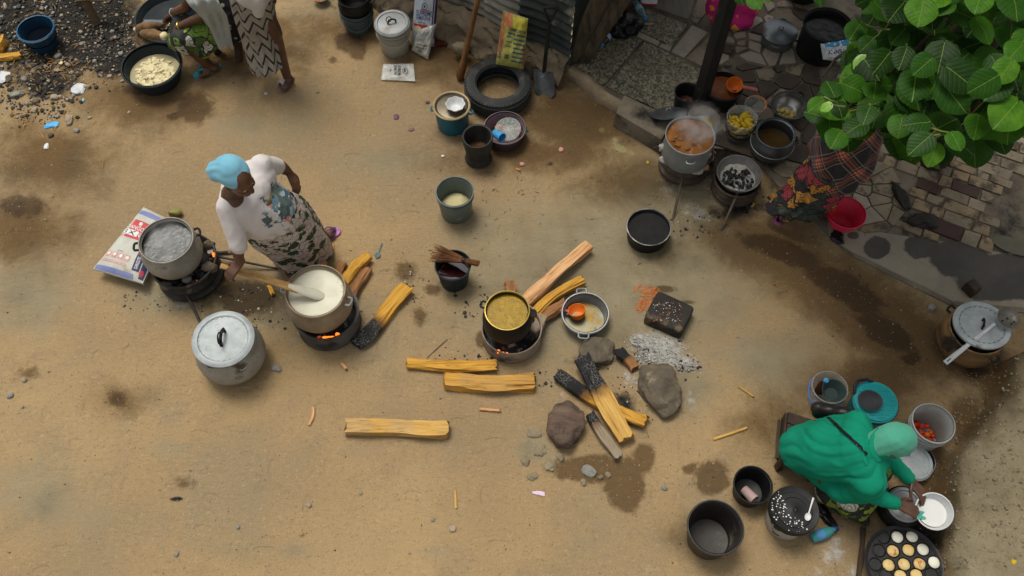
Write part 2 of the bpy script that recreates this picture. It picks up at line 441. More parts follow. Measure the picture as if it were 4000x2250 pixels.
# ------------------------------------------------------------------ ground
def blob(px, py, X, Y, items):
    v = np.zeros_like(px)
    for it in items:
        cx, cy, rx, ry = it[:4]; st = it[4] if len(it) > 4 else 1.0; a = math.radians(it[5]) if len(it) > 5 else 0
        dx, dy = px - cx, py - cy
        u = (dx * math.cos(a) + dy * math.sin(a)) / rx; q = (-dx * math.sin(a) + dy * math.cos(a)) / ry
        v = np.maximum(v, st * np.clip(1 - .5 * np.sqrt(u * u + q * q), 0, 1))
    return v
DAMP = [(755, 420, 85, 62), (680, 455, 40, 22, .9), (560, 350, 110, 30, .85), (1365, 160, 65, 45), (1400, 205, 40, 35), (1300, 235, 30, 20, .8), (2330, 1835, 175, 52, 1.1), (2445, 1895, 85, 100, 1.1), (2520, 1785, 45, 65, 1.1),
        (2780, 1865, 75, 72), (2700, 1830, 40, 30, .8), (960, 1160, 130, 75), (880, 1060, 60, 60, .8), (80, 800, 150, 70, .8), (460, 1560, 90, 50, .72), (120, 1460, 130, 60, .7), (1585, 1060, 60, 55, .85), (1640, 1235, 50, 60, .8), (1690, 1130, 40, 30, .9),
        (3060, 980, 190, 45, 1.05, 20), (3300, 1130, 170, 55, 1.1, 30), (3470, 1300, 130, 60, 1.0, 34), (3560, 1400, 60, 30, .85), (3820, 1450, 60, 30, .9), (1880, 1330, 25, 40, 1), (2590, 1130, 60, 18, .95), (2680, 1180, 50, 12, .9),
        (1180, 2090, 30, 20, .8), (700, 1880, 90, 50, .7), (60, 240, 120, 120, .7), (2420, 200, 120, 60, .6)]
MOIST_SHADE = [(2980, 960, 280, 110, 1.0, 15), (3250, 1110, 280, 110, 1.15, 28), (3500, 1300, 260, 120, 1.2, 32), (3330, 1250, 220, 90, .8, 30), (3130, 1090, 150, 90, .9), (3450, 1450, 230, 90, .8), (3850, 1440, 120, 80, 1), (3870, 1520, 60, 150, .9), (2050, 600, 380, 90, .78), (2250, 470, 260, 130, .95), (1850, 200, 300, 130, .95), (2450, 720, 260, 110, .72), (1400, 130, 260, 90, .7), (900, 170, 380, 130, .85), (560, 380, 250, 130, .85), (200, 620, 300, 170, .75), (100, 900, 220, 160, .75), (950, 1150, 190, 100, .85), (2620, 1000, 240, 90, .55), (460, 1560, 160, 80, .6), (3300, 1900, 260, 160, .6), (3620, 1900, 90, 260, .95), (3780, 1640, 70, 110, .95), (3000, 1650, 200, 160, .6), (3420, 1500, 300, 100, .75), (2760, 2080, 190, 120, .55)]  # damp earth, plus edge shading painted into the soil colour at top and sides
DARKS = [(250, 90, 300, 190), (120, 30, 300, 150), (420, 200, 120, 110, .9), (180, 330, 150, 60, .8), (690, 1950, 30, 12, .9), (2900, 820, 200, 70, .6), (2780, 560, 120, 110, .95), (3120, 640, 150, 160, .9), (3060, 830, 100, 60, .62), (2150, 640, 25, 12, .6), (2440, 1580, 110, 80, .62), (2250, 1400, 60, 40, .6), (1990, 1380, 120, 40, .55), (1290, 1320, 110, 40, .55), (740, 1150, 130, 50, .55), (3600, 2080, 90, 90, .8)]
ASHES = [(2590, 1370, 125, 75, 1.05, 25), (2480, 1480, 90, 80, .72), (2700, 1560, 60, 90, .68), (2330, 1290, 80, 40, .66), (2200, 1560, 60, 60, .62), (1150, 1330, 120, 40, .62), (2500, 1330, 40, 30), (2680, 1420, 60, 35, .95), (2450, 1460, 45, 45, .7), (2720, 830, 110, 45, .8, 25), (2620, 740, 70, 40, .75), (2850, 900, 60, 40, .7), (715, 1190, 55, 16, .9), (560, 1130, 80, 60, .6), (3260, 2160, 60, 90, .85), (3330, 2240, 40, 60, .8), (3200, 2230, 60, 40, .7), (2550, 2230, 120, 30, .6), (2250, 1500, 50, 50, .6), (1350, 1220, 60, 60, .58)]
GREYS = [(2350, 1100, 620, 380), (1050, 1180, 380, 130, .95), (2650, 800, 330, 200, .95), (650, 1150, 240, 120, .85), (2090, 1760, 90, 70, .9), (2650, 1500, 200, 160, .85), (1900, 900, 300, 200, .7), (3000, 1400, 300, 160, .75), (1150, 2150, 130, 60, .62), (1700, 2160, 200, 60, .55), (180, 1950, 330, 240, .72), (120, 1150, 260, 220, .78), (950, 500, 300, 120, .62), (1500, 620, 260, 140, .66), (650, 1750, 160, 60, .6)]
FLOURS = [(2425, 580, 50, 20, 1.0, 15), (2400, 545, 22, 18, .9), (2350, 508, 18, 13, 1.0), (2470, 600, 40, 12, .8)]
edge = [(4150, 1300), (3960, 1400), (3886, 1440), (3872, 1530), (3862, 1605), (3792, 1650), (3739, 1752), (3680, 1822), (3657, 1899), (3668, 2000), (3663, 2104), (3690, 2250), (3720, 2500)]
ep = [P(*e) for e in edge]; ey = np.array([p.y for p in ep])[::-1]; ex = np.array([p.x for p in ep])[::-1]
def bank_h(X, Y, nz=0.0):
    xe = np.interp(Y, ey, ex)
    return np.where(Y < ep[0].y + .01, .2 * sstep(-.01, .085, X - xe + nz * .08) + .1 * sstep(.05, .9, X - xe), 0)
st = .026
xi = np.arange(-5.1, 5.1 + st, st); yi = np.arange(1.0, 7.0 + st, st)
outx = np.array([.06, .15, .35, .8, 2, 5, 12, 30, 80, 200.])
XS = np.concatenate([xi[0] - outx[::-1], xi, xi[-1] + outx]); YS = np.concatenate([yi[0] - outx[::-1], yi, yi[-1] + outx])
GX, GY = np.meshgrid(XS, YS)
zc = (np.zeros_like(GX) - CAM_H)
dep = np.maximum(GY * _F[1] + zc * _F[2], .3)
PXg = 2000 + FOC * GX / dep; PYg = 1125 - FOC * (GY * _U[1] + zc * _U[2]) / dep
nz = np.array([mnoise.noise(V3((x * 1.7, y * 1.7, 0))) + .5 * mnoise.noise(V3((x * 5, y * 5, 3))) + .25 * mnoise.noise(V3((x * 13, y * 13, 7))) for x, y in zip(GX.ravel(), GY.ravel())]).reshape(GX.shape)
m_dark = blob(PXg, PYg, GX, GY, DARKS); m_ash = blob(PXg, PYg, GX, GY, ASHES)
bh = bank_h(GX, GY, nz)
rough_amp = .006 + .022 * sstep(.45, .7, blob(PXg, PYg, GX, GY, DARKS[:4])) + .038 * sstep(.02, .12, bh) + .012 * sstep(.4, .7, m_ash)
fine_n = np.array([mnoise.noise(V3((x * 26, y * 26, 11))) for x, y in zip(GX.ravel(), GY.ravel())]).reshape(GX.shape)
GZ = bh + rough_amp * (nz * .8 + fine_n * .45) + .03 * sstep(.45, .9, m_ash * (PYg > 1250) * (PYg < 1480))
_fp = [P(*q_) for q_ in [(2700, 575), (2850, 585), (2960, 640), (3010, 700), (3110, 810), (3230, 925), (3310, 992), (3500, 1090), (3715, 1195), (3900, 1215), (4300, 1260)]]
_dm = np.full_like(GX, 9.0)
for a_, b_ in zip(_fp, _fp[1:]):
    ex_, ey_ = b_.x - a_.x, b_.y - a_.y; t_ = np.clip(((GX - a_.x) * ex_ + (GY - a_.y) * ey_) / (ex_ * ex_ + ey_ * ey_), 0, 1); _dm = np.minimum(_dm, np.hypot(GX - a_.x - t_ * ex_, GY - a_.y - t_ * ey_))
GZ += .064 * (1 - sstep(0, .22, _dm + .05 * nz))
far = np.maximum(np.abs(GX) - 6, 0) + np.maximum(GY - 8, 0) + np.maximum(-GY, 0)
GZ = GZ * np.exp(-far * .3)
def ground_z(x, y):
    i = int(np.clip(np.searchsorted(XS, x), 0, len(XS) - 1)); j = int(np.clip(np.searchsorted(YS, y), 0, len(YS) - 1))
    return float(GZ[j, i])
ny, nx = GX.shape
GV = np.stack([GX.ravel(), GY.ravel(), GZ.ravel()], 1)
ii = np.arange(ny * nx).reshape(ny, nx)
GF = np.stack([ii[:-1, :-1].ravel(), ii[:-1, 1:].ravel(), ii[1:, 1:].ravel(), ii[1:, :-1].ravel()], 1)
g = Mat('bare_earth')
oc = g.tc.outputs['Object']
big = g.noise(.55, 5, .6, oc, rnd=False); mid = g.noise(3.2, 6, .62, oc, rnd=False); fin = g.noise(30, 7, .74, oc, rnd=False); grain = g.noise(120, 5, .8, oc, rnd=False); patch = g.noise(1.4, 7, .68, oc, .6, rnd=False)
c = g.ramp(big, [(.3, (.255, .182, .102)), (.5, (.325, .227, .116)), (.72, (.4, .278, .136))])
c = g.mix(g.band(patch, .46, .66), c, (.275, .207, .118))
c = g.mix(g.math('MULTIPLY', g.band(mid, .52, .74), .6), c, (.235, .175, .1))
c = g.mix(g.math('MULTIPLY', g.band(fin, .53, .66), .55), c, (.16, .12, .072))
c = g.mix(g.math('MULTIPLY', g.band(fin, .46, .33), .4), c, (.5, .385, .225))
c = g.mix(g.math('MULTIPLY', g.band(grain, .5, .68), .6), c, (.11, .082, .05))
def edgy(a, lo, hi, n, amp): return g.band(g.math('ADD', g.attr(a), g.math('MULTIPLY', g.math('SUBTRACT', n, .5), amp)), lo, hi)
wob = g.noise(5.5, 7, .68, oc, .3, rnd=False); wob2 = g.noise(17, 6, .7, oc, rnd=False)
gy_ = edgy('grey', .35, .75, wob, .5)
c = g.mix(g.math('MULTIPLY', gy_, .8), c, g.ramp(mid, [(.35, (.17, .147, .094)), (.65, (.28, .244, .158))]))
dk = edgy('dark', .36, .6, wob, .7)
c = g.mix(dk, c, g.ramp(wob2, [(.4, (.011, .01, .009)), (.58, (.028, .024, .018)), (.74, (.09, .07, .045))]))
fl = edgy('flour', .5, .8, wob2, .7)
c = g.mix(fl, c, (.46, .41, .21))
sh = edgy('ash', .5, .85, wob2, .9)
c = g.mix(g.math('MULTIPLY', sh, .9), c, g.ramp(wob2, [(.35, (.2, .19, .17)), (.6, (.46, .45, .42))]))
damn = g.math('ADD', g.math('MULTIPLY', g.noise(7, 8, .72, oc, .8, rnd=False), .62), g.math('MULTIPLY', g.noise(2.6, 4, .6, oc, rnd=False), .38)); mo_ = edgy('moist_shade', .22, .7, g.noise(3.2, 8, .7, oc, .5, rnd=False), .9); c = g.mix(mo_, c, g.mix(1.0, c, (.4, .345, .27), 'MULTIPLY')); dm = edgy('damp', .44, .66, damn, 1.25)
spl = g.math('MULTIPLY', g.band(g.attr('damp'), .12, .4), g.band(g.noise(30, 4, .6, oc, rnd=False), .62, .67))
dm = g.math('MAXIMUM', dm, g.math('MULTIPLY', spl, .8))
c = g.mix(dm, c, g.mix(1.0, c, (.4, .35, .28), 'MULTIPLY'))
# scattered dark flecks and pale grit
fv = g.vor(30, g.mapv(oc, (1, 1, .2)), out='Distance'); fk = g.math('MULTIPLY', g.band(fv, .13, .07), g.band(g.noise(2.1, 4, rnd=False, vec=oc), .44, .58))
c = g.mix(g.math('MULTIPLY', fk, .4), c, (.05, .042, .033))
fv2 = g.vor(55, g.mapv(oc, (1, 1, .2), (3, 1, 0)), out='Distance'); fk2 = g.math('MULTIPLY', g.band(fv2, .12, .06), g.band(g.noise(1.7, 4, rnd=False, vec=g.mapv(oc, loc=(4, 4, 0))), .47, .6))
c = g.mix(g.math('MULTIPLY', fk2, .7), c, (.5, .43, .32))
g.set(color=c, rough=g.math('SUBTRACT', .95, g.math('MULTIPLY', dm, .22)), spec=.25)
rut = g.noise(9, 4, .6, g.mapv(oc, (1, 2.6, 1), rot=(0, 0, .5)), 1.2, rnd=False)
hgt = g.math('ADD', g.math('ADD', g.math('MULTIPLY', rut, 1.1), g.math('MULTIPLY', fin, .7)), g.math('ADD', g.math('MULTIPLY', grain, .35), g.math('MULTIPLY', mid, 1.0)))
fpv = g.vor(2.4, nd(g.nt, 'ShaderNodeVectorMath', {0: g.mapv(oc, (1, 2.3, .1), rot=(0, 0, .5)), 1: nd(g.nt, 'ShaderNodeVectorMath', {0: nd(g.nt, 'ShaderNodeTexNoise', {'Vector': oc, 'Scale': 6.0}).outputs['Color'], 'Scale': .12}, operation='SCALE').outputs[0]}, operation='ADD').outputs[0])
fpv2 = g.vor(2.1, g.mapv(oc, (2.2, 1, .1), (3, 5, 0), (0, 0, .3)))
dent = g.math('ADD', g.band(fpv, .14, .2), g.band(fpv2, .1, .17))
hgt = g.math('ADD', hgt, g.math('MULTIPLY', dent, .55))
g.bump(hgt, .75, .017)
me = mesh('ground', GV, GF, g.m, True)
for nm, arr in (('moist_shade', blob(PXg, PYg, GX, GY, MOIST_SHADE)), ('damp', blob(PXg, PYg, GX, GY, DAMP)), ('dark', m_dark), ('ash', m_ash), ('grey', np.maximum(blob(PXg, PYg, GX, GY, GREYS), sstep(.05, .15, bh) * .8)), ('flour', blob(PXg, PYg, GX, GY, FLOURS))):
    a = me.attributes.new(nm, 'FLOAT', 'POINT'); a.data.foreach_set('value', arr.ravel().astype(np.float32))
ground = tag(obj('ground', me), 'bare sandy earth of the cooking yard', None, None, 'structure')

# ------------------------------------------------------------------ paved terrace (slab, tiles, concrete apron)
TZ = .085
def pp(l, z=TZ): return [tuple(P(x, y, z)[:2]) for x, y in l]
front = [(2200, 255), (2262, 308), (2330, 368), (2440, 402), (2600, 525), (2700, 575), (2850, 585), (2960, 640), (3010, 700), (3110, 810), (3230, 925), (3310, 992), (3500, 1090), (3715, 1195), (3900, 1215), (4300, 1260)]
slab = pp(front, .07) + [(7.5, 3.2), (9, 5), (9, 12), (1.2, 12)]
slab = slab + [tuple(P(2330, -60, .07)[:2])]
MORT = M('mortar_bed', (.2, .17, .125), (.09, .076, .057), 4, .9, 0, .8, 30, .008, dirt=(.02, .018, .015), ds=2.5, dt=.55)
terrace = part('terrace', prism(ccw(slab), -.05, .07, .012), MORT, None, False)
tag(terrace, 'low paved terrace under the tree', None, None, 'structure')
TERRAZZO = Mat('terrazzo_tile'); _v = TERRAZZO.tc.outputs['Object']
_t = TERRAZZO.noise(34, 3, .5, _v, 1.2, rnd=False)
TERRAZZO.set(color=TERRAZZO.mix(TERRAZZO.math('MULTIPLY', TERRAZZO.band(TERRAZZO.noise(3, 4, rnd=False), .5, .7), .5), TERRAZZO.ramp(_t, [(.4, (.05, .045, .03)), (.5, (.14, .125, .08)), (.6, (.28, .255, .165))]), (.1, .08, .045)), rough=.6); TERRAZZO.bump(_t, .3, .004); TERRAZZO = TERRAZZO.m
TGREY = M('grey_stone_tile', (.17, .155, .115), (.115, .104, .078), 5, .6, 0, .3, 40, .003, stretch=(6, 1, 1))
TPALE = M('pale_marble_tile', (.36, .31, .245), (.255, .215, .165), 6, .5, 0, .25, 50, .003, dirt=(.11, .08, .05), ds=6, dt=.56)
TBEIGE = M('beige_stone_tile', (.27, .22, .15), (.17, .137, .092), 6, .6, 0, .3, 50, .003, dirt=(.085, .065, .04), ds=9, dt=.5)
TBROWN = M('brown_stone_tile', (.085, .062, .042), (.048, .037, .027), 6, .65, 0, .4, 50, .003, dirt=(.02, .018, .015), ds=6, dt=.55)
TMAROON = M('maroon_tile', (.075, .04, .033), (.045, .026, .022), 6, .5, 0, .3, 50, .003, dirt=(.13, .1, .075), ds=7, dt=.6)
TOCHRE = M('ochre_brick_tile', (.29, .215, .125), (.17, .125, .074), 6, .65, 0, .5, 45, .004, dirt=(.075, .057, .037), ds=9, dt=.49)
ntile = 0
def tile(poly, m, z=TZ, inset=.004, tilt=.006):
    global ntile
    poly = ccw(poly); c = (sum(p[0] for p in poly) / len(poly), sum(p[1] for p in poly) / len(poly))
    VF = prism([(p[0] - c[0], p[1] - c[1]) for p in poly], .055, z + random.uniform(-.002, .004), inset, tilt)
    o = part('tile', VF, m, terrace, False); o.location = (c[0], c[1], 0); ntile += 1
    return o
def jpoly(poly, a): return [(p[0] + random.uniform(-a, a), p[1] + random.uniform(-a, a)) for p in poly]
for pl, m in [([(2298, 182), (2395, 118), (2510, 158), (2360, 333), (2262, 300), (2224, 256)], TERRAZZO), ([(2517, 162), (2618, 207), (2750, 278), (2700, 350), (2640, 440), (2565, 425), (2366, 338)], TERRAZZO),
              ([(2418, 72), (2520, 28), (2688, 97), (2622, 184), (2588, 163), (2500, 122), (2440, 100)], TERRAZZO), ([(2494, 122), (2580, 162), (2570, 178), (2488, 140)], TPALE), ([(2584, 167), (2626, 182), (2616, 200), (2574, 180)], TPALE),
              ([(2704, 98), (2766, 126), (2672, 228), (2622, 203)], TPALE), ([(2770, 142), (2800, 156), (2758, 268), (2680, 230)], TBEIGE), ([(2546, 24), (2600, -20), (2722, -20), (2690, 76)], TGREY), ([(2700, 76), (2730, -20), (2790, -20), (2768, 40), (2722, 92)], TBEIGE),
              ([(2520, 22), (2480, 42), (2440, 20), (2480, -20), (2590, -25)], TGREY)]:
    tile(pp(pl), m)
def crazy(region, n, gap, pick, seed):
    r = random.Random(seed); reg = ccw(pp(region)); xs = [p[0] for p in reg]; ys = [p[1] for p in reg]; sd_ = []
    tries = 0
    while len(sd_) < n and tries < 6000:
        tries += 1
        q = (r.uniform(min(xs), max(xs)), r.uniform(min(ys), max(ys)))
        if inside(reg, *q) and all(math.hypot(q[0] - s[0], q[1] - s[1]) > .028 * (1 + r.random()) for s in sd_): sd_.append(q)
    for i, cell in voronoi(reg, sd_, gap):
        m = pick(r)
        if m is not None: tile(jpoly(cell, gap * .6), m)
crazy([(2775, 130), (2800, 20), (2960, -25), (3150, -25), (3195, 150), (3190, 235), (2970, 262), (2900, 275), (2785, 240)], 46, .011, lambda r: r.choice([TPALE, TPALE, TBEIGE, TPALE, TBROWN, None]), 3)
crazy([(2760, 285), (2900, 280), (3190, 240), (3230, 420), (3190, 690), (3060, 690), (2980, 630), (2790, 560), (2650, 450)], 34, .008, lambda r: r.choice([TBROWN, TBROWN, TBROWN, TBROWN, TBEIGE]), 5)
crazy([(3200, 700), (3300, 590), (3480, 640), (3560, 800), (3470, 905), (3330, 900), (3230, 850), (3180, 780)], 24, .003, lambda r: r.choice([TPALE, TBEIGE, TBEIGE, TOCHRE, TBEIGE]), 9)
# coursed tiles on the right
_a, _b = P(3659, 824, TZ), P(3873, 904, TZ); _u = (_b - _a).normalized(); _w = V3((-_u.y, _u.x, 0))
reg = ccw(pp([(3240, 430), (3260, 240), (3500, 180), (4150, 180), (4150, 700), (3860, 720), (3935, 985), (3700, 935), (3480, 905), (3565, 800), (3485, 635), (3310, 585)]))
r = random.Random(4)
row = -14; wv = -14 * .14
while wv < 3.4:
    rh = r.choice([.075, .1, .14, .11])
    uu = -2.6 + r.uniform(0, .2)
    while uu < 2.6:
        L = r.choice([.13, .17, .22, .26, .1])
        q = _a + _u * (uu + L / 2) + _w * (wv + rh / 2)
        if inside(reg, q.x, q.y) and ntile < 298 and r.random() > .04 and Q((q.x, q.y, TZ))[1] > 190:
            gp = .005
            pl = [_a + _u * (uu + gp) + _w * (wv + gp), _a + _u * (uu + L - gp) + _w * (wv + gp), _a + _u * (uu + L - gp) + _w * (wv + rh - gp), _a + _u * (uu + gp) + _w * (wv + rh - gp)]
            px, py, _ = Q((q.x, q.y, TZ))
            m = TMAROON if (abs(px - (3850 - (py - 560) * .45)) < 14 or (abs(px - 3615) < 32 and abs(py - 725) < 30)) else r.choice([TOCHRE, TOCHRE, TBEIGE, TBEIGE] if py > 560 else [TBEIGE, TPALE, TBEIGE])
            tile(jpoly([(p.x, p.y) for p in pl], .009), m)
        uu += L
    wv += rh
# concrete apron laid over the slab
APR = Mat('wet_concrete'); _o = APR.tc.outputs['Object']
_w1 = APR.noise(2.6, 7, .66, _o, .4, rnd=False); _f1 = APR.noise(60, 4, .7, _o, rnd=False)
_c = APR.ramp(APR.noise(4, 5, rnd=False), [(.35, (.19, .162, .115)), (.65, (.27, .235, .17))])
_wet = APR.band(APR.math('ADD', APR.attr('wet'), APR.math('MULTIPLY', APR.math('SUBTRACT', _w1, .5), .75)), .46, .53)
_crk = APR.math('MULTIPLY', APR.band(APR.vor(3.1, APR.mapv(_o, (1.3, .7, 1)), 'DISTANCE_TO_EDGE'), .012, .004), APR.band(_w1, .5, .6))
_c = APR.mix(_wet, _c, APR.ramp(_w1, [(.4, (.04, .034, .026)), (.65, (.07, .06, .047))]))
_c = APR.mix(APR.math('MULTIPLY', _crk, .8), _c, (.018, .016, .014))
_c = APR.mix(APR.math('MULTIPLY', APR.band(_f1, .55, .75), .4), _c, (.06, .052, .042))
APR.set(color=_c, rough=APR.math('SUBTRACT', .85, APR.math('MULTIPLY', _wet, .35))); APR.bump(APR.math('ADD', _f1, _w1), .4, .006)
q00, q10, q11, q01 = P(3225, 915, .079), P(3720, 1178, .079), P(4350, 1240, .079), P(4300, 1000, .079)
top = [P(3235, 860, .079), P(3470, 912, .079), P(3700, 945, .079), P(3935, 992, .079), P(4350, 880, .079)]
bot = [P(3240, 925, .079), P(3330, 985, .079), P(3520, 1078, .079), P(3722, 1180, .079), P(4350, 1245, .079)]
def along(l, u):
    s = [0.0]
    for a, b in zip(l, l[1:]): s.append(s[-1] + (b - a).length)
    t = u * s[-1]
    for k in range(len(l) - 1):
        if t <= s[k + 1] + 1e-9: return l[k].lerp(l[k + 1], (t - s[k]) / (s[k + 1] - s[k]))
    return l[-1]
def apf(u, v):
    p = along(bot, u).lerp(along(top, u), v)
    return p + V3((0, 0, .003 * mnoise.noise(p * 6) - (.02 if v == 0 else 0)))
vf = grid(apf, 110, 40)
ap = part('concrete_apron', solid(vf, .02)[:2], APR.m, None)
px = np.array([Q(v)[0] for v in ap.data.vertices and [v.co for v in ap.data.vertices]]); py = np.array([Q(v.co)[1] for v in ap.data.vertices])
wet = np.maximum(blob(px, py, None, None, [(3740, 1010, 120, 75, 1.0), (3930, 1090, 190, 90, 1.1), (3430, 970, 55, 45), (3520, 1120, 60, 25, .8), (3600, 960, 70, 50, 1.0), (3330, 920, 30, 20, .8)]), 0)
a = ap.data.attributes.new('wet', 'FLOAT', 'POINT'); a.data.foreach_set('value', wet.astype(np.float32))
tag(ap, 'cracked concrete apron half wet beside the paving', None, None, 'structure')
# sooty kerb block in front of the terrazzo
KERB = M('sooty_concrete', (.19, .16, .115), (.1, .085, .063), 5, .9, 0, .7, 35, .008, dirt=(.02, .018, .016), ds=3.2, dt=.47, dw=.2)
kt = pp([(2435, 367), (2631, 466), (2588, 550), (2401, 440)], .17)
kb = part('concrete_block', prism(ccw(kt), -.02, .17, .012), KERB, None, False)
tag(kb, 'soot-blackened concrete block lying along the terrace edge', 'concrete block')
KLINE = M('crumbling_kerb', (.3, .235, .145), (.19, .148, .095), 6, .95, 0, .8, 35, .01)
kl = [P(2196, 262, 0), P(2215, 282, 0), P(2262, 318, 0), P(2300, 350, 0), P(2345, 388, 0), P(2420, 425, 0)]
def kf(u, v):
    p = along(kl, u); a = v * PI * 1.1
    q = V3((.03 - .055 * math.cos(a), -.02 - .05 * math.cos(a) * .5, .105 * math.sin(min(a, PI)) + .002))
    return p + q + V3((mnoise.noise(p * 9 + q * 20), mnoise.noise(p * 8), mnoise.noise(p * 10 + q * 15))) * .016
ko = part('kerb', grid(kf, 50, 10)[:2], KLINE, None, True, 60); tag(ko, 'crumbling sandy kerb along the terrazzo paving', None, None, 'structure')
# ------------------------------------------------------------------ shack wall at the back
SHEET = M('dull_corrugated_sheet', (.30, .295, .255), (.175, .17, .145), 3, .55, .35, .5, 30, .004, stretch=(.35, 1, 2), dirt=(.11, .095, .07), ds=4, dt=.55)
SHEET_G = M('green_stained_sheet', (.05, .062, .054), (.026, .033, .03), 3, .6, .2, .5, 30, .004, dirt=(.2, .18, .14), ds=3.5, dt=.55)
MUD = M('mud_and_stone_footing', (.21, .165, .105), (.12, .095, .063), 5, .95, 0, .9, 25, .015, dirt=(.06, .05, .036), ds=5, dt=.56)
WA, WB = P(1640, -34, .2), P(2215, 236, .2)
wdir = (WB - WA).normalized(); wn_ = V3((wdir.y, -wdir.x, 0)); WL = (WB - WA).length
wall = thing('shack_wall', (WA.x, WA.y, 0), 'corrugated metal shack wall on a crumbling mud footing', 'wall')
def sheet(s0, s1, z0, z1, off, m, dent, amp=.011):
    def f(u, v):
        s, z = lerp(s0, s1, u), lerp(z0, z1, v)
        p = V3((0, 0, z)) + wdir * s + wn_ * (off + amp * math.sin(2 * PI * z / .085 + .5 * math.sin(s * 2.5)) + dent * mnoise.noise(V3((s * 2.2, z * 2.5, off * 50))))
        p.z += .018 * mnoise.noise(V3((s * 4, 5, off * 30))) * (1 - v)
        return p
    return part('metal_sheet', solid(grid(f, 40, 150)[:2], .002), m, wall, True, 60)
sheet(-.9, .75, .20, 2.2, 0, SHEET, .02); sheet(.68, WL * .72, .18, 2.2, .006, SHEET, .03); sheet(WL * .70, WL + .03, .16, 2.2, .012, SHEET_G, .07, .016)
def footing(u, v):
    s = lerp(-.9, WL + .02, u); a = v
    o = [(-.05, .25), (.05, .25), (.11, .215), (.16, .15), (.2, .07), (.24, -.03)]
    k = a * (len(o) - 1); i = min(int(k), len(o) - 2); d, z = [lerp(o[i][q], o[i + 1][q], k - i) for q in (0, 1)]
    shrink = 1 - .35 * sstep(.55, 1, u)
    p = wdir * s + wn_ * (d * shrink) + V3((0, 0, z))
    w_ = V3((s * 5, z * 9, d * 9)); return p + (wn_ * mnoise.noise(w_ * 1.4) * .07 + V3((0, 0, 1)) * mnoise.noise(w_ * 1.4 + V3((9, 0, 0))) * .055) * (1 if .05 < v else .2) + wn_ * (.03 * mnoise.noise(w_ * 4))
part('mud_footing', grid(footing, 120, 18)[:2], MUD, wall, True, 60)
for i, (x, y, s) in enumerate([(2178, 232, (.11, .075, .05)), (2092, 205, (.06, .05, .05)), (1850, 120, (.07, .05, .05)), (1800, 190, (.075, .05, .06)), (1960, 175, (.05, .045, .045)), (2120, 225, (.04, .035, .035))]):
    p = P(x, y, .12); VF = xf(rock(s, i + 20, 3, .35, None, .2), Matrix.Rotation(-.45, 4, 'Z'))
    part('footing_stone', move(VF, p - wall.location), MUD, wall)
# lintel of the wall's inner side so the shack reads as closed
part('side_sheet', solid(grid(lambda u, v: wdir * WL + wn_ * (-.02 - u * 1.6) + V3((.02 + u * .2, 0, .05 + v * 2.1 + .012 * math.sin(u * 90))), 60, 12)[:2], .003), SHEET_G, wall, True, 60)
# weathered corner plank
cp = thing('corner_post', P(2228, 262, 0), 'broad grey weathered wooden post at the corner of the shack', 'post')
b0, b1 = P(2228, 262, 0), P(2420, -120, 1.25)
def plank(off0, off1, wd0, wd1, t, seed):
    d = (b1 - b0); r_ = V3((1, 0, 0)); fw = V3((0, -1, 0))
    def f(u, v):
        c_ = b0 + d * v + r_ * lerp(off0, off1, v); a = 2 * PI * u; wdt = lerp(wd0, wd1, v)
        q = c_ + r_ * (wdt * math.copysign(abs(math.cos(a)) ** .5, math.cos(a))) + fw * (t * math.copysign(abs(math.sin(a)) ** .6, math.sin(a)))
        n_ = mnoise.noise(V3((u * 14 + seed, v * 1.6, seed))) * .012 + mnoise.noise(V3((u * 40, v * 2.5, seed))) * .005
        return q + (q - c_).normalized() * n_ - b0
    return grid(f, 40, 30, True)
part('plank', plank(-.02, -.03, .055, .085, .035, 1)[:2], WEATHERED, cp, True, 70)
part('plank', plank(.075, .14, .05, .085, .03, 5)[:2], WEATHERED, cp, True, 70)
# black roof post standing on the terrace
DPOST = M('tarred_post', (.022, .021, .019), (.011, .011, .01), 6, .7, 0, .6, 40, .006, stretch=(2, 2, .4), dirt=(.055, .05, .042), ds=6, dt=.6)
bp = thing('roof_post', P(2728, 420, TZ), 'black square timber post rising past the stockpot', 'post', rot=(-.02, .045, .5))
part('timber', join(box((0, 0, 1.3), (.095, .085, 2.6), 0, .006)), DPOST, bp, True, 30)

# ------------------------------------------------------------------ tree
LEAF = Mat('leaf')
_xyz = LEAF.sep(LEAF.tc.outputs['Object']); _ay = LEAF.math('ABSOLUTE', _xyz[1])
_lat = LEAF.math('FRACT', LEAF.math('MULTIPLY', LEAF.math('SUBTRACT', _xyz[0], LEAF.math('MULTIPLY', _ay, .75)) , 6.5))
_lat = LEAF.math('ABSOLUTE', LEAF.math('SUBTRACT', _lat, .5))
_vein = LEAF.math('MAXIMUM', LEAF.math('MULTIPLY', LEAF.band(_lat, .05, .012), .26), LEAF.band(_ay, .013, .005))
_tone = LEAF.math('ADD', LEAF.math('MULTIPLY', LEAF.noise(3.5, 4), .35), LEAF.math('MULTIPLY', LEAF.info.outputs['Random'], .65))
_lc = LEAF.ramp(_tone, [(.2, (.006, .024, .003)), (.5, (.013, .055, .004)), (.75, (.034, .115, .006)), (.95, (.1, .22, .01))])
_lc = LEAF.mix(LEAF.math('MULTIPLY', LEAF.band(LEAF.noise(6, 5), .66, .74), .4), _lc, (.13, .09, .03))
_lc = LEAF.mix(_vein, _lc, (.13, .2, .03))
LEAF.set(color=_lc, rough=.48, spec=.12); LEAF.bump(LEAF.math('SUBTRACT', LEAF.math('MULTIPLY', _lat, 1.2), LEAF.math('MULTIPLY', LEAF.band(_ay, .03, 0), .6)), .16, .01)
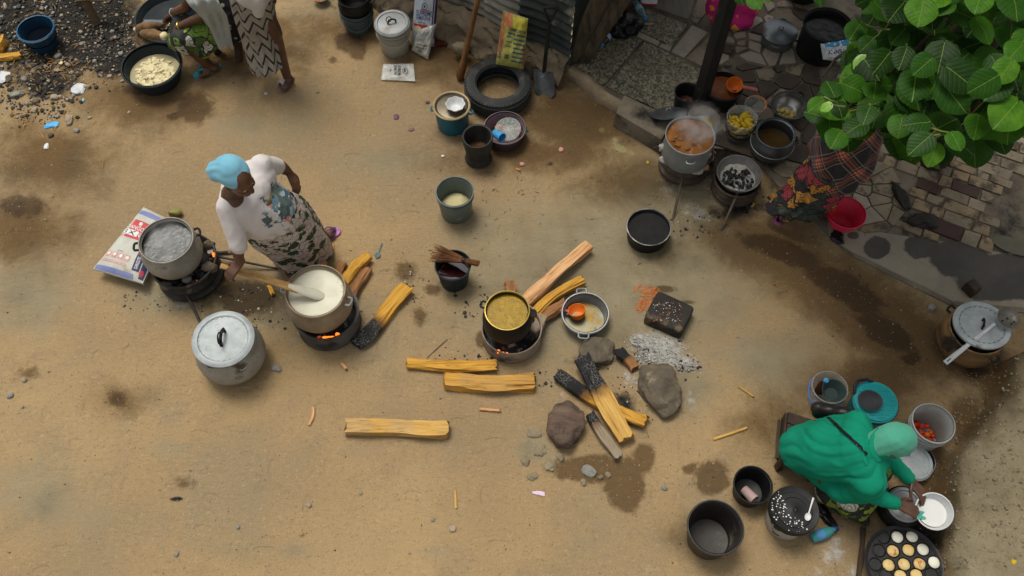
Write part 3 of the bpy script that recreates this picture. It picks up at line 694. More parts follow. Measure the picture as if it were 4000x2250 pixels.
_tr = nd(LEAF.nt, 'ShaderNodeBsdfTranslucent', {'Color': LEAF.mix(.5, _lc, (.12, .3, .02))}); _mx = nd(LEAF.nt, 'ShaderNodeMixShader', {0: .12}); LEAF.nt.links.new(LEAF.b.outputs[0], _mx.inputs[1]); LEAF.nt.links.new(_tr.outputs[0], _mx.inputs[2]); LEAF.nt.links.new(_mx.outputs[0], LEAF.out.inputs[0])
LEAF = LEAF.m
YLEAF = Mat('young_leaf'); YLEAF.set(color=YLEAF.ramp(YLEAF.noise(4, 4), [(.3, (.09, .23, .012)), (.7, (.15, .31, .018))]), rough=.42); YLEAF = YLEAF.m
BARK = M('bark', (.055, .043, .026), (.026, .021, .013), 9, .85, 0, .8, 40, .006)
TWIG = M('green_twig', (.17, .2, .05), (.11, .13, .035), 9, .6)
def leaf_shape(wr, seed, m, nu=12, nv=8, name='leaf'):
    rr = random.Random(seed); V, F = [], []
    for i in range(nu + 1):
        t = i / nu
        wd = wr * .5 * (math.sin(PI * min(t * .94 + .06, 1) ** .82) ** .62) if 0 < t < 1 else .0 + (.05 * wr if t == 0 else .004)
        back = -.07 * (1 - t) ** 6
        for j in range(nv + 1):
            s = j / nv * 2 - 1
            y = s * wd
            x = t + back * abs(s) * 1.4 + (.02 * mnoise.noise(V3((t * 5, s * 4, seed))) if 0 < j < nv else 0)
            z = .11 * abs(y) ** 1.1 - .16 * (t - .45) ** 2 - .12 * s ** 4 * wd + .022 * mnoise.noise(V3((t * 3, s * 2, seed * 3))) + .005 * math.cos((t - abs(y) * .75) * 6.5 * 2 * PI) * min(abs(s) * 2, 1) * wd
            V.append(V3((x, y + .012 * math.sin(9 * t + seed) * s, z)))
    for i in range(nu):
        for j in range(nv):
            a = i * (nv + 1) + j; F.append((a, a + nv + 1, a + nv + 2, a + 1))
    return mesh(name, V, F, m, True, None, None, 80)
LM = [leaf_shape(w_, s_, LEAF) for w_, s_ in ((.98, 1), (.9, 2), (1.04, 3), (.86, 4))]
LMY = [leaf_shape(.86, 9, YLEAF)]
def leaf_matrix(base, tip, roll, camlean=.45):
    x = tip - base; L = x.length; x = x.normalized()
    up = (V3((0, 0, 1)) + (V3((0, 0, CAM_H)) - base).normalized() * camlean + V3((random.uniform(-roll, roll), random.uniform(-roll, roll), 0))).normalized()
    y = up.cross(x).normalized(); z = x.cross(y)
    return Matrix(((x.x * L, y.x * L, z.x * L, base.x), (x.y * L, y.y * L, z.y * L, base.y), (x.z * L, y.z * L, z.z * L, base.z), (0, 0, 0, 1)))
tree = thing('broadleaf_tree', (3.3, 4.6, TZ), 'broadleaf tree with large round leaves overhanging the terrace', 'tree')
tl = tree.location
trunk_top = V3((2.95, 4.1, 2.9))
part('trunk', tube(rel(tree, bez((3.3, 4.6, .05), (3.35, 4.7, 1.0), (3.0, 4.3, 1.9), trunk_top, 12)), [lerp(.13, .075, i / 12) for i in range(13)], 12), BARK, tree)
crown = obj('crown', None, tree)
heroes = [  # base x,y  tip x,y  (zoom px of a 1.932x view starting at x=3000)  z  young
 (1175, -10, 1130, 205, 2.9), (1620, -80, 1560, 105, 3.0), (1400, -90, 1350, 45, 2.9), (1030, 10, 905, 165, 2.6), (965, 110, 840, 210, 2.3), (1035, 215, 925, 335, 2.5), (795, 290, 690, 395, 2.35), (925, 390, 790, 560, 2.6), (1052, 355, 985, 530, 2.75), (742, 425, 655, 548, 2.4, 1), (700, 400, 592, 512, 2.15), (1180, 430, 1010, 590, 2.3), (1250, 265, 1145, 362, 2.4), (1345, 305, 1205, 432, 2.45), (1555, 140, 1410, 368, 2.3), (1515, 400, 1320, 575, 2.55), (1312, 588, 1150, 745, 2.4), (1592, 558, 1515, 745, 2.65), (1698, 458, 1750, 610, 2.35), (1885, 70, 1860, 285, 2.5), (1940, 440, 1825, 560, 2.55), (505, 728, 440, 602, 2.45), (412, 755, 300, 845, 2.5), (480, 785, 392, 838, 2.62, 1), (520, 768, 565, 898, 2.55), (590, 655, 690, 605, 2.2), (800, 742, 815, 610, 2.45), (772, 800, 715, 945, 2.6), (850, 768, 915, 825, 2.3), (552, 988, 470, 1122, 2.5), (425, 830, 385, 965, 2.2), (620, 935, 800, 1010, 2.05), (655, 815, 555, 930, 2.15), (1005, 700, 1090, 850, 2.35), (1222, 918, 1010, 945, 2.7), (1015, 870, 980, 1045, 2.5), (1228, 1018, 1055, 1172, 2.8), (1275, 1082, 1205, 1262, 2.55), (1275, 972, 1440, 885, 2.65), (1382, 1000, 1460, 1140, 2.75), (1592, 868, 1555, 1055, 2.6), (1478, 758, 1310, 850, 2.55), (1892, 758, 1700, 975, 2.75), (1865, 618, 1670, 770, 2.15), (380, -50, 400, 55, 2.7), (-10, -30, 10, 20, 2.6), (-130, -30, -55, 70, 2.6), (-230, -40, -180, 40, 2.5), (1900, -80, 1760, 60, 2.3), (1270, 60, 1240, 230, 2.2), (1000, 560, 930, 700, 2.1), (1130, 900, 1080, 1020, 2.0), (940, 930, 880, 1040, 2.2), (1740, 300, 1690, 420, 2.2), (1320, 900, 1290, 1040, 2.1), (700, 170, 610, 310, 2.3), (1800, 250, 1900, 400, 2.4), (870, 560, 1000, 600, 2.0), (690, 590, 810, 680, 2.0)]
leaves = []
def add_leaf(base, tip, young=False, roll=.25, lean=.45):
    me_ = random.choice(LMY if young else LM)
    o = obj('leaf', me_, crown); o.matrix_parent_inverse = Matrix.Identity(4)
    m_ = leaf_matrix(base, tip, roll, lean); o.matrix_local = Matrix.Translation(-tl) @ m_
    leaves.append(base); return o
twigs = []
hubs = [P(3660, 500, 2.35), P(3540, 180, 2.2), P(3290, 400, 2.25), P(3420, 370, 2.1), P(3820, 400, 2.3), P(3790, 180, 2.25), P(3480, 60, 2.4), P(3830, 250, 2.1), P(3630, 330, 2.1)]
for h in heroes:
    z = h[4]; sx = lambda v: 3000 + v / 1.932
    b = P(sx(h[0]), h[1] / 1.932, z); t = P(sx(h[2]), h[3] / 1.932, z - random.uniform(.0, .05))
    c_ = (b + t) / 2; b, t = c_ + (b - c_) * .98, c_ + (t - c_) * .98
    add_leaf(b, t, len(h) > 5)
    hb = min(hubs, key=lambda q: (q - b).length)
    twigs.append((b, hb if (hb - b).length < .3 else b + (b - t).normalized() * .1))
rr = random.Random(12)
regpx = [(3330, 0), (4050, 0), (4050, 380), (3900, 520), (3780, 560), (3600, 560), (3480, 540), (3330, 500), (3240, 480), (3200, 430), (3190, 340), (3300, 300), (3330, 190), (3350, 120)]
k = 0
while k < 230:
    x, y = rr.uniform(3180, 4060), rr.uniform(-60, 560)
    if not inside(regpx, x, max(y, 1)): continue
    if y > 400 and rr.random() < .5: continue
    z = rr.uniform(1.75, 2.45); b = P(x, y, z); a = rr.uniform(0, 2 * PI); L = rr.uniform(.09, .17)
    t = b + V3((math.cos(a) * L, math.sin(a) * L - .05, -rr.uniform(.01, .08)))
    add_leaf(b, t, False, .6, .2); k += 1
for i in range(80):
    b = P(rr.uniform(3560, 4080), rr.uniform(-90, 330), rr.uniform(2.3, 2.95)); a = rr.uniform(3.4, 6.0); L = rr.uniform(.1, .17)
    add_leaf(b, b + V3((math.cos(a) * L, math.sin(a) * L, -rr.uniform(.01, .06))), False, .5, .3)
tw = [tube([b - tl, (b.lerp(hb, .45) + V3((0, 0, -.05))) - tl, hb + V3((0, 0, -.1)) - tl], [.0028, .0035, .005], 5) for b, hb in twigs]
part('twigs', join(*tw), TWIG, crown)['kind'] = 'stuff'
for hb in hubs:
    part('branch', tube(rel(tree, bez(trunk_top, trunk_top.lerp(hb, .3) + V3((0, 0, .1)), trunk_top.lerp(hb, .7) + V3((0, 0, -.2)), hb + V3((0, 0, -.1)), 9)), [lerp(.03, .009, i / 9) for i in range(10)], 8), BARK, tree)
for x, y in ((3215, 300), (3560, 545), (3870, 520)):
    a = P(x, y, 1.7); part('branch', tube(rel(tree, bez(V3((3.1, 4.3, 1.8)), V3((2.7, 4.0, 2.0)), a + V3((.2, .4, .1)), a, 9)), [lerp(.025, .008, i / 9) for i in range(10)], 8), BARK, tree)
# the rest of the crown, above and beyond the frame
base_l = leaf_shape(.95, 5, LEAF, 4, 2, 'tmp'); LV = [v.co.copy() for v in base_l.vertices]; LF = [tuple(p.vertices) for p in base_l.polygons]; bpy.data.meshes.remove(base_l)
VV, FF = [], []
for i in range(8200):
    a, el, rad = rr.uniform(0, 2 * PI), rr.uniform(-1, 1), rr.uniform(.25, 1) ** .6
    c_ = V3((3.6, 6.4, 4.7)) + V3((math.cos(a) * 2.9, math.sin(a) * 2.3, el * 1.35)) * rad
    px_, py_, _ = Q(c_)
    if py_ > -130 and -200 < px_ < 4200: continue
    a2 = rr.uniform(0, 2 * PI); L = rr.uniform(.2, .32)
    t = c_ + V3((math.cos(a2) * L, math.sin(a2) * L, -rr.uniform(.0, .12)))
    m_ = leaf_matrix(c_, t, .7, 0); n_ = len(VV)
    VV += [m_ @ v - tl for v in LV]; FF += [tuple(q + n_ for q in f) for f in LF]
part('upper_foliage', (VV, FF), LEAF, crown, True, 80)['kind'] = 'stuff'
for d in ((4.2, 6.6, 4.6), (2.9, 6.0, 4.4), (3.5, 7.2, 5.0), (4.6, 5.4, 4.0)):
    part('branch', tube(rel(tree, bez(trunk_top, trunk_top + V3((0, .3, .5)), V3(d) - V3((0, .4, .4)), d, 9)), [lerp(.06, .015, i / 9) for i in range(10)], 8), BARK, tree)
# ------------------------------------------------------------------ vessels
def vessel(name, label, cat, px, py, wd, m, h=None, yb=None, k=.8, prof=None, bz=0.0, t=.005, lip=.006, body='body', group=None, rot=(0, 0, 0), n=48, wob=.02, floor=None):
    if h is None: h = hfit(px, py, wd, yb, k, bz)
    R = wd / 2 / S(px, py, bz + h); c_ = P(px, py, bz + h)
    root = thing(name, (c_.x, c_.y, bz + (ground_z(c_.x, c_.y) if bz == 0 else 0)), label, cat, group, rot)
    if prof is None: pr = [(0, 0), (k * R * .96, 0), (k * R, .008), (lerp(k, 1, .5) * R, h * .5), (R * .985, h * .93)]
    else: pr = [(a * R, b * h) for a, b in prof]
    if lip: pr += [(R + lip, h - lip * 1.6), (R + lip * 1.2, h - lip * .6), (R + lip * .6, h), (R, h)]
    o = part(body, shell(pr, t, n, wob, px * .01, floor), m, root)
    return root, R, h
def fill(root, name, R, z, m, amp=.004, fr=20, dome=0.0, seed=0, kind=None):
    o = part(name, disc(R, z, amp, fr, 10, 44, seed, dome), m, root, True, 80)
    if kind: o['kind'] = kind
    return o
def froth(root, R, z, m, n, seed, mid=False):
    r_ = random.Random(seed); o = []
    for i in range(n):
        a = r_.uniform(0, 2 * PI); q = R * (math.sqrt(r_.random()) if mid else 1 - abs(r_.gauss(0, .07))); s = r_.uniform(.0025, .008)
        o.append(move(rock((s, s * r_.uniform(.6, 1), s * .35), i, 1, .2), (q * math.cos(a), q * math.sin(a), z)))
    part('froth', join(*o), m, root)['kind'] = 'stuff'
def lugs(root, R, z, m, angs, s=.03, r=.006, name='handle', out=.035, droop=0.0):
    for a in angs:
        d = V3((math.cos(a), math.sin(a), 0)); s_ = V3((-math.sin(a), math.cos(a), 0)); c_ = d * R + V3((0, 0, z))
        part(name, tube([c_ - s_ * s, c_ - s_ * s * .95 + d * out * .8 - V3((0, 0, droop)), c_ - s_ * s * .5 + d * out - V3((0, 0, droop)), c_ + s_ * s * .5 + d * out - V3((0, 0, droop)), c_ + s_ * s * .95 + d * out * .8 - V3((0, 0, droop)), c_ + s_ * s], r, 8), m, root)
def bail(root, R, z, m, ang, drop, r=.0035, name='bail_handle', side=0.0):
    # wire or plastic handle hinged at two sides and folded down round the rim
    a = V3((math.cos(ang), math.sin(ang), 0)); s_ = V3((-math.sin(ang), math.cos(ang), 0))
    pts = [a * (R * 1.04 * math.cos(t)) + s_ * (R * (1.09 + side) * math.sin(t)) + V3((0, 0, z - drop * math.sin(t))) for t in [PI * i / 16 for i in range(17)]]
    return part(name, tube(pts, r, 7), m, root)
def spheres(root, name, items, m, sub=2, rough=.12, group=None):
    for i, (p, s) in enumerate(items):
        part(name, move(rock(s, i + 1, sub, rough), p), m, root)
BELLY = [(0, 0), (.55, .0), (.78, .05), (1.0, .2), (1.15, .42), (1.16, .58), (1.06, .8), (.97, .93)]
BELLY2 = [(0, 0), (.6, .0), (.85, .06), (1.06, .25), (1.14, .5), (1.08, .74), (.98, .86), (.955, .94)]

# -- boiling pot on the left, with its charcoal stove
def wheel_stove(name, label, loc, R, h, m, legs, group='wheel rim stoves', coal=.8, emb=6, seed=0):
    root = thing(name, loc, label, 'stove', group)
    pr = [(R * .62, .03), (R * .95, .03), (R * 1.0, .035), (R * 1.0, .055), (R * .88, .07), (R * .86, h * .4), (R * .93, h * .47), (R * .96, h * .53), (R * .93, h * .58), (R * .86, h * .64), (R * .87, h * .8), (R * .98, h * .88), (R * 1.02, h * .94), (R * 1.0, h), (R * .96, h), (R * .93, h * .92), (R * .82, h * .8), (R * .8, h * .5), (R * .7, h * .42), (0, h * .42)]
    part('wheel_rim', lathe(pr, 44, .008, seed), m, root)
    for i, (a, b_) in enumerate(legs): part('leg', tube([a, b_], [.011, .009], 6), m, root)
    rr_ = random.Random(seed)
    for i in range(26):
        a, q = rr_.uniform(0, 2 * PI), R * coal * math.sqrt(rr_.random()); s = rr_.uniform(.016, .034)
        o = part('coal', move(rock((s, s * rr_.uniform(.6, 1), s * .7), seed * 40 + i, 2, .5, None, .3), (q * math.cos(a), q * math.sin(a), h * .42 + s * .5 + (h * .38) * (q / R / coal))), EMBER if i < emb else (ASHY if rr_.random() < .25 else CHARCOAL), root, True, 25)
    return root
cz = P(647, 936, .50)
st_l = wheel_stove('charcoal_stove', 'black ridged wheel rim stove under the boiling water pot', (cz.x + .04, cz.y + .0, 0), .235, .24, SOOT, [((.02, -.2, .12), (.20, -.52, 0)), ((.2, .1, .12), (.62, .06, .012)), ((-.2, .12, .12), (-.3, .2, 0))], None, .95, 9, 2)
for i, (x, y, z, s) in enumerate([(.2, -.06, .23, .05), (-.1, -.19, .2, .04), (.16, .13, .22, .045)]): part('pot_rest_stone', move(rock((s, s * .8, s * .9), 60 + i, 3, .4), (x, y, z)), STONE, st_l)
part('flame', move(rock((.01, .012, .026), 5, 2, .6), (.215, .04, .235)), FLAME, st_l); part('flame', move(rock((.03, .012, .014), 6, 2, .6), (.08, -.2, .215)), EMBER, st_l)
WATER_GREY = Mat('boiling_water'); _wv = WATER_GREY.noise(9, 5, .6); _bb = WATER_GREY.vor(34)
WATER_GREY.set(color=WATER_GREY.mix(WATER_GREY.math('MULTIPLY', WATER_GREY.band(_bb, .22, .12), WATER_GREY.band(_wv, .46, .6)), WATER_GREY.ramp(_wv, [(.35, (.035, .043, .045)), (.65, (.12, .13, .128))]), (.3, .28, .22)), rough=.3); WATER_GREY.bump(WATER_GREY.math('ADD', _wv, _bb), .12, .01)
pot_l, R, h = vessel('cooking_pot', 'grey dusty round pot of boiling water on the charcoal stove', 'pot', 647, 936, 206, ALU_OLD, h=.30, prof=BELLY, bz=.205, rot=(.0, 0, 0), t=.006)
fill(pot_l, 'boiling_water', R * .99, h * .8, WATER_GREY.m, .002, 14); froth(pot_l, R * .9, h * .8, M('grey_froth', (.26, .25, .21)), 90, 2, True)
lugs(pot_l, R * 1.07, h * .86, BLACK_POT, (PI + .15, .45), .03, .009)

# -- white porridge pot, stove, paddle
cw = P(1232, 1135, .50)
GREYCLAY = M('grey_clay_ring', (.14, .13, .12), (.07, .066, .062), 6, .8, .1, .6, 35, .005, dirt=(.03, .028, .026), ds=5, dt=.56)
st_w = thing('ring_stove', (cw.x + .015, cw.y + .01, 0), 'dark grey metal ring stove burning wood under the porridge pot', 'stove')
part('ring', shell([(.215, 0), (.225, .02), (.215, .1), (.22, .185), (.235, .2)], .016, 44, .012, 4, 0), GREYCLAY, st_w)
part('ash_bed', disc(.2, .03, .03, 9, 6, 24, 3), CHARCOAL, st_w)
for i, (x, y, z, s) in enumerate([(.02, -.205, .19, (.022, .008, .012)), (.06, -.198, .188, (.03, .007, .011)), (.1, -.182, .195, (.016, .008, .016)), (-.03, -.2, .185, (.02, .01, .012))]): part('flame', move(rock(s, i + 3, 2, .7), (x, y, z)), FLAME if i < 3 else EMBER, st_w)
pot_w, R, h = vessel('cooking_pot', 'scorched tan round pot of white porridge being stirred', 'pot', 1232, 1135, 230, POT_TAN, h=.31, prof=BELLY, bz=.2, t=.006)
fill(pot_w, 'porridge', R * .985, h * .88, MILK, .006, 9); froth(pot_w, R * .95, h * .882, MILK, 70, 1)
lugs(pot_w, R * 1.07, h * .84, ALU, (-.25, PI - .2), .03, .009)
ST = P(1232, 1135, .51)
PADDLE = M('pale_paddle_wood', (.5, .31, .12), (.33, .18, .06), 5, .6, 0, .4, 40, .003, stretch=(.6, 7, 7), dirt=(.6, .56, .42), ds=3, dt=.72)
pa, pb = P(862, 1038, .83), P(1255, 1158, .47)
pd = thing('stirring_paddle', pa, 'long pale wooden paddle stirring the white porridge', 'paddle')
_dx = (pb - pa).normalized(); _dy = V3((0, 0, 1)).cross(_dx).normalized(); _dz = _dx.cross(_dy); _L = (pb - pa).length
def padf(u, v):
    x = v * _L * 1.03; a = 2 * PI * u; wd_ = (.017 if v < .12 else .022 + .012 * sstep(.3, 1, v)) * (1 if v < .97 else .6); th = .011
    q = _dx * x + _dy * (wd_ * math.copysign(abs(math.cos(a)) ** .45, math.cos(a))) + _dz * (th * math.copysign(abs(math.sin(a)) ** .5, math.sin(a)) - (.006 if abs(math.cos(a)) < .2 and math.sin(a) > 0 and v > .1 else 0))
    return q + _dy * .003 * mnoise.noise(V3((v * 9, u * 2, 1)))
vf = grid(padf, 28, 24, True)
part('shaft', (vf[0], vf[1] + [tuple(range(28))[::-1], tuple(24 * 28 + i for i in range(28))]), PADDLE, pd, True, 50)
part('porridge_coat', move(tube([_dx * (_L * .66), _dx * (_L * .8), _dx * (_L * .95), _dx * (_L * 1.05)], [.02, .034, .04, .028], 12, True, .5, tuple(_dz)), (0, 0, .004)), MILK, pd)

# -- closed pot in the foreground
pot_c, R, h = vessel('cooking_pot', 'big light grey covered pot standing in the open yard', 'pot', 876, 1331, 236, ALU_OLD, h=.34, prof=BELLY, bz=0, t=.006)
def lid_mesh(R, deep=.012):
    return lathe([(0, .004), (R * .3, .004), (R * .78, .002), (R * .82, .011), (R * .9, .012), (R * .985, .002), (R, .003), (R * 1.0, -.012), (R * .97, -.012), (R * .96, -.002), (R * .8, -.002), (0, -.002)], 48)
def pot_lid(root, R, z, m, tilt=(0, 0, 0), hm=BLACK_POT, hang=.4, orn=True, off=(0, 0, 0), hs=1.0):
    e = part('lid', lid_mesh(R), m, root); e.location = (off[0], off[1], z); e.rotation_euler = tilt
    d = V3((math.cos(hang), math.sin(hang), 0))
    hh_ = part('lid_handle', join(tube([d * .035 + V3((0, 0, .003)), d * .034 + V3((0, 0, .03)), d * .012 + V3((0, 0, .045)), d * -.02 + V3((0, 0, .04)), d * -.035 + V3((0, 0, .003))], .0075, 8), tube(arc((d.x * -.02, d.y * -.02, .05), .022, 0, 5.6, 12, (tuple(d), (0, .4, 1))), .0035, 6)), hm, e); hh_.scale = (hs, hs, hs)
    if orn:
        for i in range(4):
            a = i * 2 * PI / 4 + .5 + .3 * math.sin(i * 5.1 + R * 90); c_ = V3((math.cos(a), math.sin(a), 0)) * R * (.52 + .1 * math.sin(i * 3.3)) + V3((0, 0, .0028))
            part('embossed_ring', tube([c_ + V3((math.cos(t), math.sin(t), 0)) * R * (.05 + .03 * (i * 37 % 5) / 4) for t in [2 * PI * q / 10 for q in range(11)]], .0018, 5), m, e)
        rv = []
        for i in range(26):
            a = i * 2 * PI / 26; rv.append(box((math.cos(a) * R * .77, math.sin(a) * R * .77, .004), (.012, .004, .004), a + PI / 2))
        part('rivet_ring', join(*rv), ALU_DARK, e, False)
    return e
pot_lid(pot_c, R * 1.02, h + .03, ALU_BRIGHT, (.05, .02, .3), BLACK_POT, 1.2, True, (0, 0, 0), 1.5)
lugs(pot_c, R * 1.08, h * .86, ALU_DARK, (-.9,), .02, .007, out=.02)

# -- yellow soup pot on the drum stove
cy_ = P(1981, 1212, .41)
DRUM = M('heat_bleached_drum', (.33, .27, .21), (.2, .16, .125), 6, .8, .15, .5, 35, .004, dirt=(.06, .05, .042), ds=4, dt=.57)
st_y = thing('drum_stove', (cy_.x + .03, cy_.y + .005, 0), 'pale rust-stained drum ring stove under the yellow soup pot', 'stove')
part('ring', shell([(.205, 0), (.21, .02), (.205, .12), (.212, .16)], .008, 44, .01, 8, 0), DRUM, st_y)
part('ash_bed', disc(.19, .02, .03, 9, 6, 24, 4), CHARCOAL, st_y)
for i, (x, y, z) in enumerate([(-.09, -.175, .13), (-.03, -.19, .12), (-.06, -.18, .115)]): part('flame', move(rock((.011, .009, .022 - i * .004), i + 30, 2, .6), (x, y, z)), FLAME, st_y)
SOUPY = Mat('yellow_broth'); _v = SOUPY.tc.outputs['Object']; _nn = SOUPY.noise(26, 5, .6); _len = nd(SOUPY.nt, 'ShaderNodeVectorMath', {0: _v}, operation='LENGTH').outputs['Value']
SOUPY.set(color=SOUPY.ramp(_nn, [(.3, (.19, .11, .004)), (.55, (.29, .175, .006)), (.75, (.4, .265, .02))]), rough=.3, spec=.15); SOUPY.bump(SOUPY.noise(55, 4), .35, .006)
pot_y, R, h = vessel('cooking_pot', 'soot-black round pot full of yellow oily soup', 'pot', 1981, 1212, 172, BLACK_POT, h=.27, prof=BELLY, bz=.14, t=.005, lip=.003)
fill(pot_y, 'yellow_soup', R * .985, h * .86, SOUPY.m, .0012, 45); froth(pot_y, R * .95, h * .86, M('oil_froth', (.42, .29, .04)), 120, 3, True)
YRIM = M('yellow_stained_rim', (.42, .31, .07), (.25, .17, .03), 9, .4, .5, .2)
part('rim', lathe([(R * .975, h - .012), (R * 1.02, h - .006), (R * 1.03, h + .002), (R * .985, h + .003), (R * .972, h - .01)], 44), YRIM, pot_y)
lugs(pot_y, R * 1.07, h * .84, BLACK_POT, (.0, PI - .4), .025, .008)
# -- casserole with orange ladle
CAS_IN = M('oily_aluminium', (.2, .185, .12), (.13, .12, .085), 4, .35, .6, .2, 50, .002, dirt=(.19, .11, .015), ds=5, dt=.52)
cas, R, h = vessel('casserole_dish', 'flat aluminium casserole with two loop handles beside the fire stones', 'casserole', 2286, 1222, 178, ALU, h=.11, k=.9, t=.006, lip=.008)
part('oily_lining', lathe([(0, .0075), (R * .86, .0075), (R * .9, .014), (R * .93, h * .5), (R * .945, h * .9)], 44), CAS_IN, cas)
lugs(cas, R * 1.03, h - .006, ALU, (PI / 2 + .1, -PI / 2 - .1), .036, .007, out=.035)
def scoop(name, label, loc, ang, m, hm, Rm, hh, L, rot=(0, 0)):
    root = thing(name, loc, label, 'scoop', None, (rot[0], rot[1], ang))
    part('cup', shell([(0, 0), (Rm * .62, 0), (Rm * .7, .006), (Rm * .9, hh * .6), (Rm, hh)], .003, 32), m, root)
    part('handle', tube(bez((Rm * .9, 0, hh * .85), (Rm + .03, 0, hh), (Rm + L * .6, 0, hh + .01), (Rm + L, 0, hh - .005), 8), [.017, .013, .011, .011, .011, .012, .013, .013, .009], 10, True, .5), hm, root)
    return root
_p = P(2258, 1232, .03)
scoop('plastic_scoop', 'orange plastic scoop with pink handle lying inside the casserole', (_p.x, _p.y, .014), PI - .08, ORANGE, PINKRED, .064, .07, .07, (.25, .2))

# -- black basin, buckets and tubs across the yard
bb_, R, h = vessel('basin', 'black basin with a scuffed pale rim below the charcoal stoves', 'basin', 2534, 887, 170, BLACK_POT, yb=991, k=.9, t=.004, lip=.003)
RIMP = M('scuffed_rim', (.3, .29, .27), (.04, .04, .038), 12, .5, .5, .2)
part('rim', lathe([(R * .98, h - .004), (R * 1.025, h - .002), (R * 1.03, h + .003), (R * .985, h + .004), (R * .975, h)], 44), RIMP, bb_)
fill(bb_, 'burnt_crust', R * .95, h * .78, M('black_crust', (.01, .0105, .011), (.005, .005, .006), 12, .75, 0, .5, 40, .004), .003, 12)
fb, R, h = vessel('bucket', 'grey-green plastic bucket half full of semolina flour', 'bucket', 1776, 748, 142, GREYGREEN, yb=875, k=.86, lip=.007)
fill(fb, 'flour', R * .9, h * .3, FLOUR, .012, 14, .05)
part('rim_band', shell([(R * .985, h * .8), (R * 1.05, h * .81), (R * 1.05, h * .86), (R * .99, h * .87)], .004, 44), GREYGREEN, fb)
wb, R, h = vessel('bucket', 'slate black bucket of dark red water with a broom across it', 'bucket', 1769, 1035, 136, DKTUB, yb=1142, k=.8, lip=.006)
DKRED = Mat('dark_red_water'); DKRED.set(color=(.018, .004, .005), rough=.06); DKRED.bump(DKRED.noise(9, 3), .12, .01)
fill(wb, 'red_water', R * .93, h * .66, DKRED.m, .001, 9)
# broom
BRIS = M('broom_straw', (.2, .085, .03), (.085, .034, .014), 12, .8, 0, .5)
br = thing('broom', P(1762, 1020, .225), 'reddish straw hand broom resting across the bucket rim', 'broom')
hA, hB, hC = P(1862, 1028, .25) - br.location, P(1815, 1018, .255) - br.location, P(1690, 985, .245) - br.location
rb = random.Random(3); bd_ = (hC - hB); sd_ = V3((-bd_.y, bd_.x, 0)).normalized(); stalks = []
for i in range(110):
    s, t_ = rb.uniform(-1, 1), rb.uniform(-1, 1)
    e_ = hB + bd_ * rb.uniform(.86, 1.06) + sd_ * s * .075 + V3((0, 0, t_ * .018 - .012)); m_ = hB + sd_ * s * .016 + V3((0, 0, t_ * .012)); a_ = hA + sd_ * s * .02 + V3((0, 0, t_ * .014)) + (hA - hB) * rb.uniform(-.1, .25)
    stalks.append(tube([a_, m_, m_.lerp(e_, .5) + V3((0, 0, rb.uniform(-.004, .006))), e_], [.0022, .002, .0018, .001], 4))
part('bristles', join(*stalks), BRIS, br)['kind'] = 'stuff'
part('binding', tube([hB - bd_ * .03, hB + bd_ * .09], .021, 12), BLK, br)
# tub of yam and tray
tub, R, h = vessel('wash_tub', 'large slate plastic tub of peeled yam pieces in water', 'tub', 592, 252, 226, DKTUB, yb=373, k=.74, lip=.011, t=.007, prof=[(0, 0), (.7, 0), (.76, .02), (.9, .45), (.975, .9)])
YWATER = Mat('starchy_water'); YWATER.set(color=YWATER.ramp(YWATER.noise(7, 4), [(.3, (.3, .265, .16)), (.7, (.4, .355, .215))]), rough=.2, spec=.25); YWATER.bump(YWATER.noise(12, 3), .1, .01); YWATER = YWATER.m
YAM = M('peeled_yam', (.66, .58, .36), (.56, .48, .27), 9, .55, 0, .3, 40, .002)
fill(tub, 'starchy_water', R * .87, h * .46, YWATER, .001)
ry = random.Random(5)
for i in range(95):
    a, q = ry.uniform(0, 2 * PI), R * .7 * math.sqrt(ry.random()); s = ry.uniform(.018, .034)
    o = part('yam_piece', rock((s, s * ry.uniform(.55, .95), s * .38), i, 2, .3, None, .45), YAM, tub, True, 30); o.location = (q * math.cos(a) + .004, q * math.sin(a) - .006, h * .455 + ry.uniform(-.008, -.001)); o.rotation_euler = (ry.uniform(-.5, .5), ry.uniform(-.5, .5), ry.uniform(0, 6))
tray = thing('round_tray', P(678, 88, 0) + V3((0, 0, .005)), 'wide slate plastic tray with yam tubers and a knife', 'tray')
R = 274 / 2 / S(678, 88, .06)
part('dish', shell([(0, 0), (R * .85, 0), (R * .9, .01), (R * .97, .05), (R * 1.0, .062), (R * 1.03, .06), (R * 1.03, .066), (R, .07)], .006, 48, .006), DKTUB, tray)
YSKIN = M('yam_skin', (.23, .135, .06), (.12, .07, .032), 9, .9, 0, .9, 50, .006)
yy = [((545, 112), (632, 92), .045), ((562, 132), (634, 140), .043)]
for i, (a, b_, r_) in enumerate(yy):
    A, B = P(a[0], a[1], .06 + .16 * i), P(b_[0], b_[1], .07 + .2 * i)
    t_ = thing('yam_tuber', A, ['brown yam tuber on the tray nearest the ash heap, its tip cut', 'half peeled brown yam tuber held by the seated woman'][i], 'yam', 'yam tubers on the tray')
    vf = fuse([roundcone((0, 0, 0), r_ * .85, (B - A) * .5 + V3((0, .008, .0)), r_ * 1.15), roundcone((B - A) * .5 + V3((0, .008, 0)), r_ * 1.15, B - A, r_ * .7)], .01, 4, .5, lambda v, n: .006 * mnoise.noise(v * 30))
    part('skin', vf, YSKIN, t_); c0 = V3((0, 0, 0)) if i == 0 else (B - A)
    part('cut_face', move(rock((.018, .022, .022) if i == 0 else (.034, .036, .034), 3, 2, .2), c0 + ((A - B).normalized() * (r_ * .75) if i == 0 else (B - A).normalized() * .02)), YAM, t_)
ry = random.Random(8)
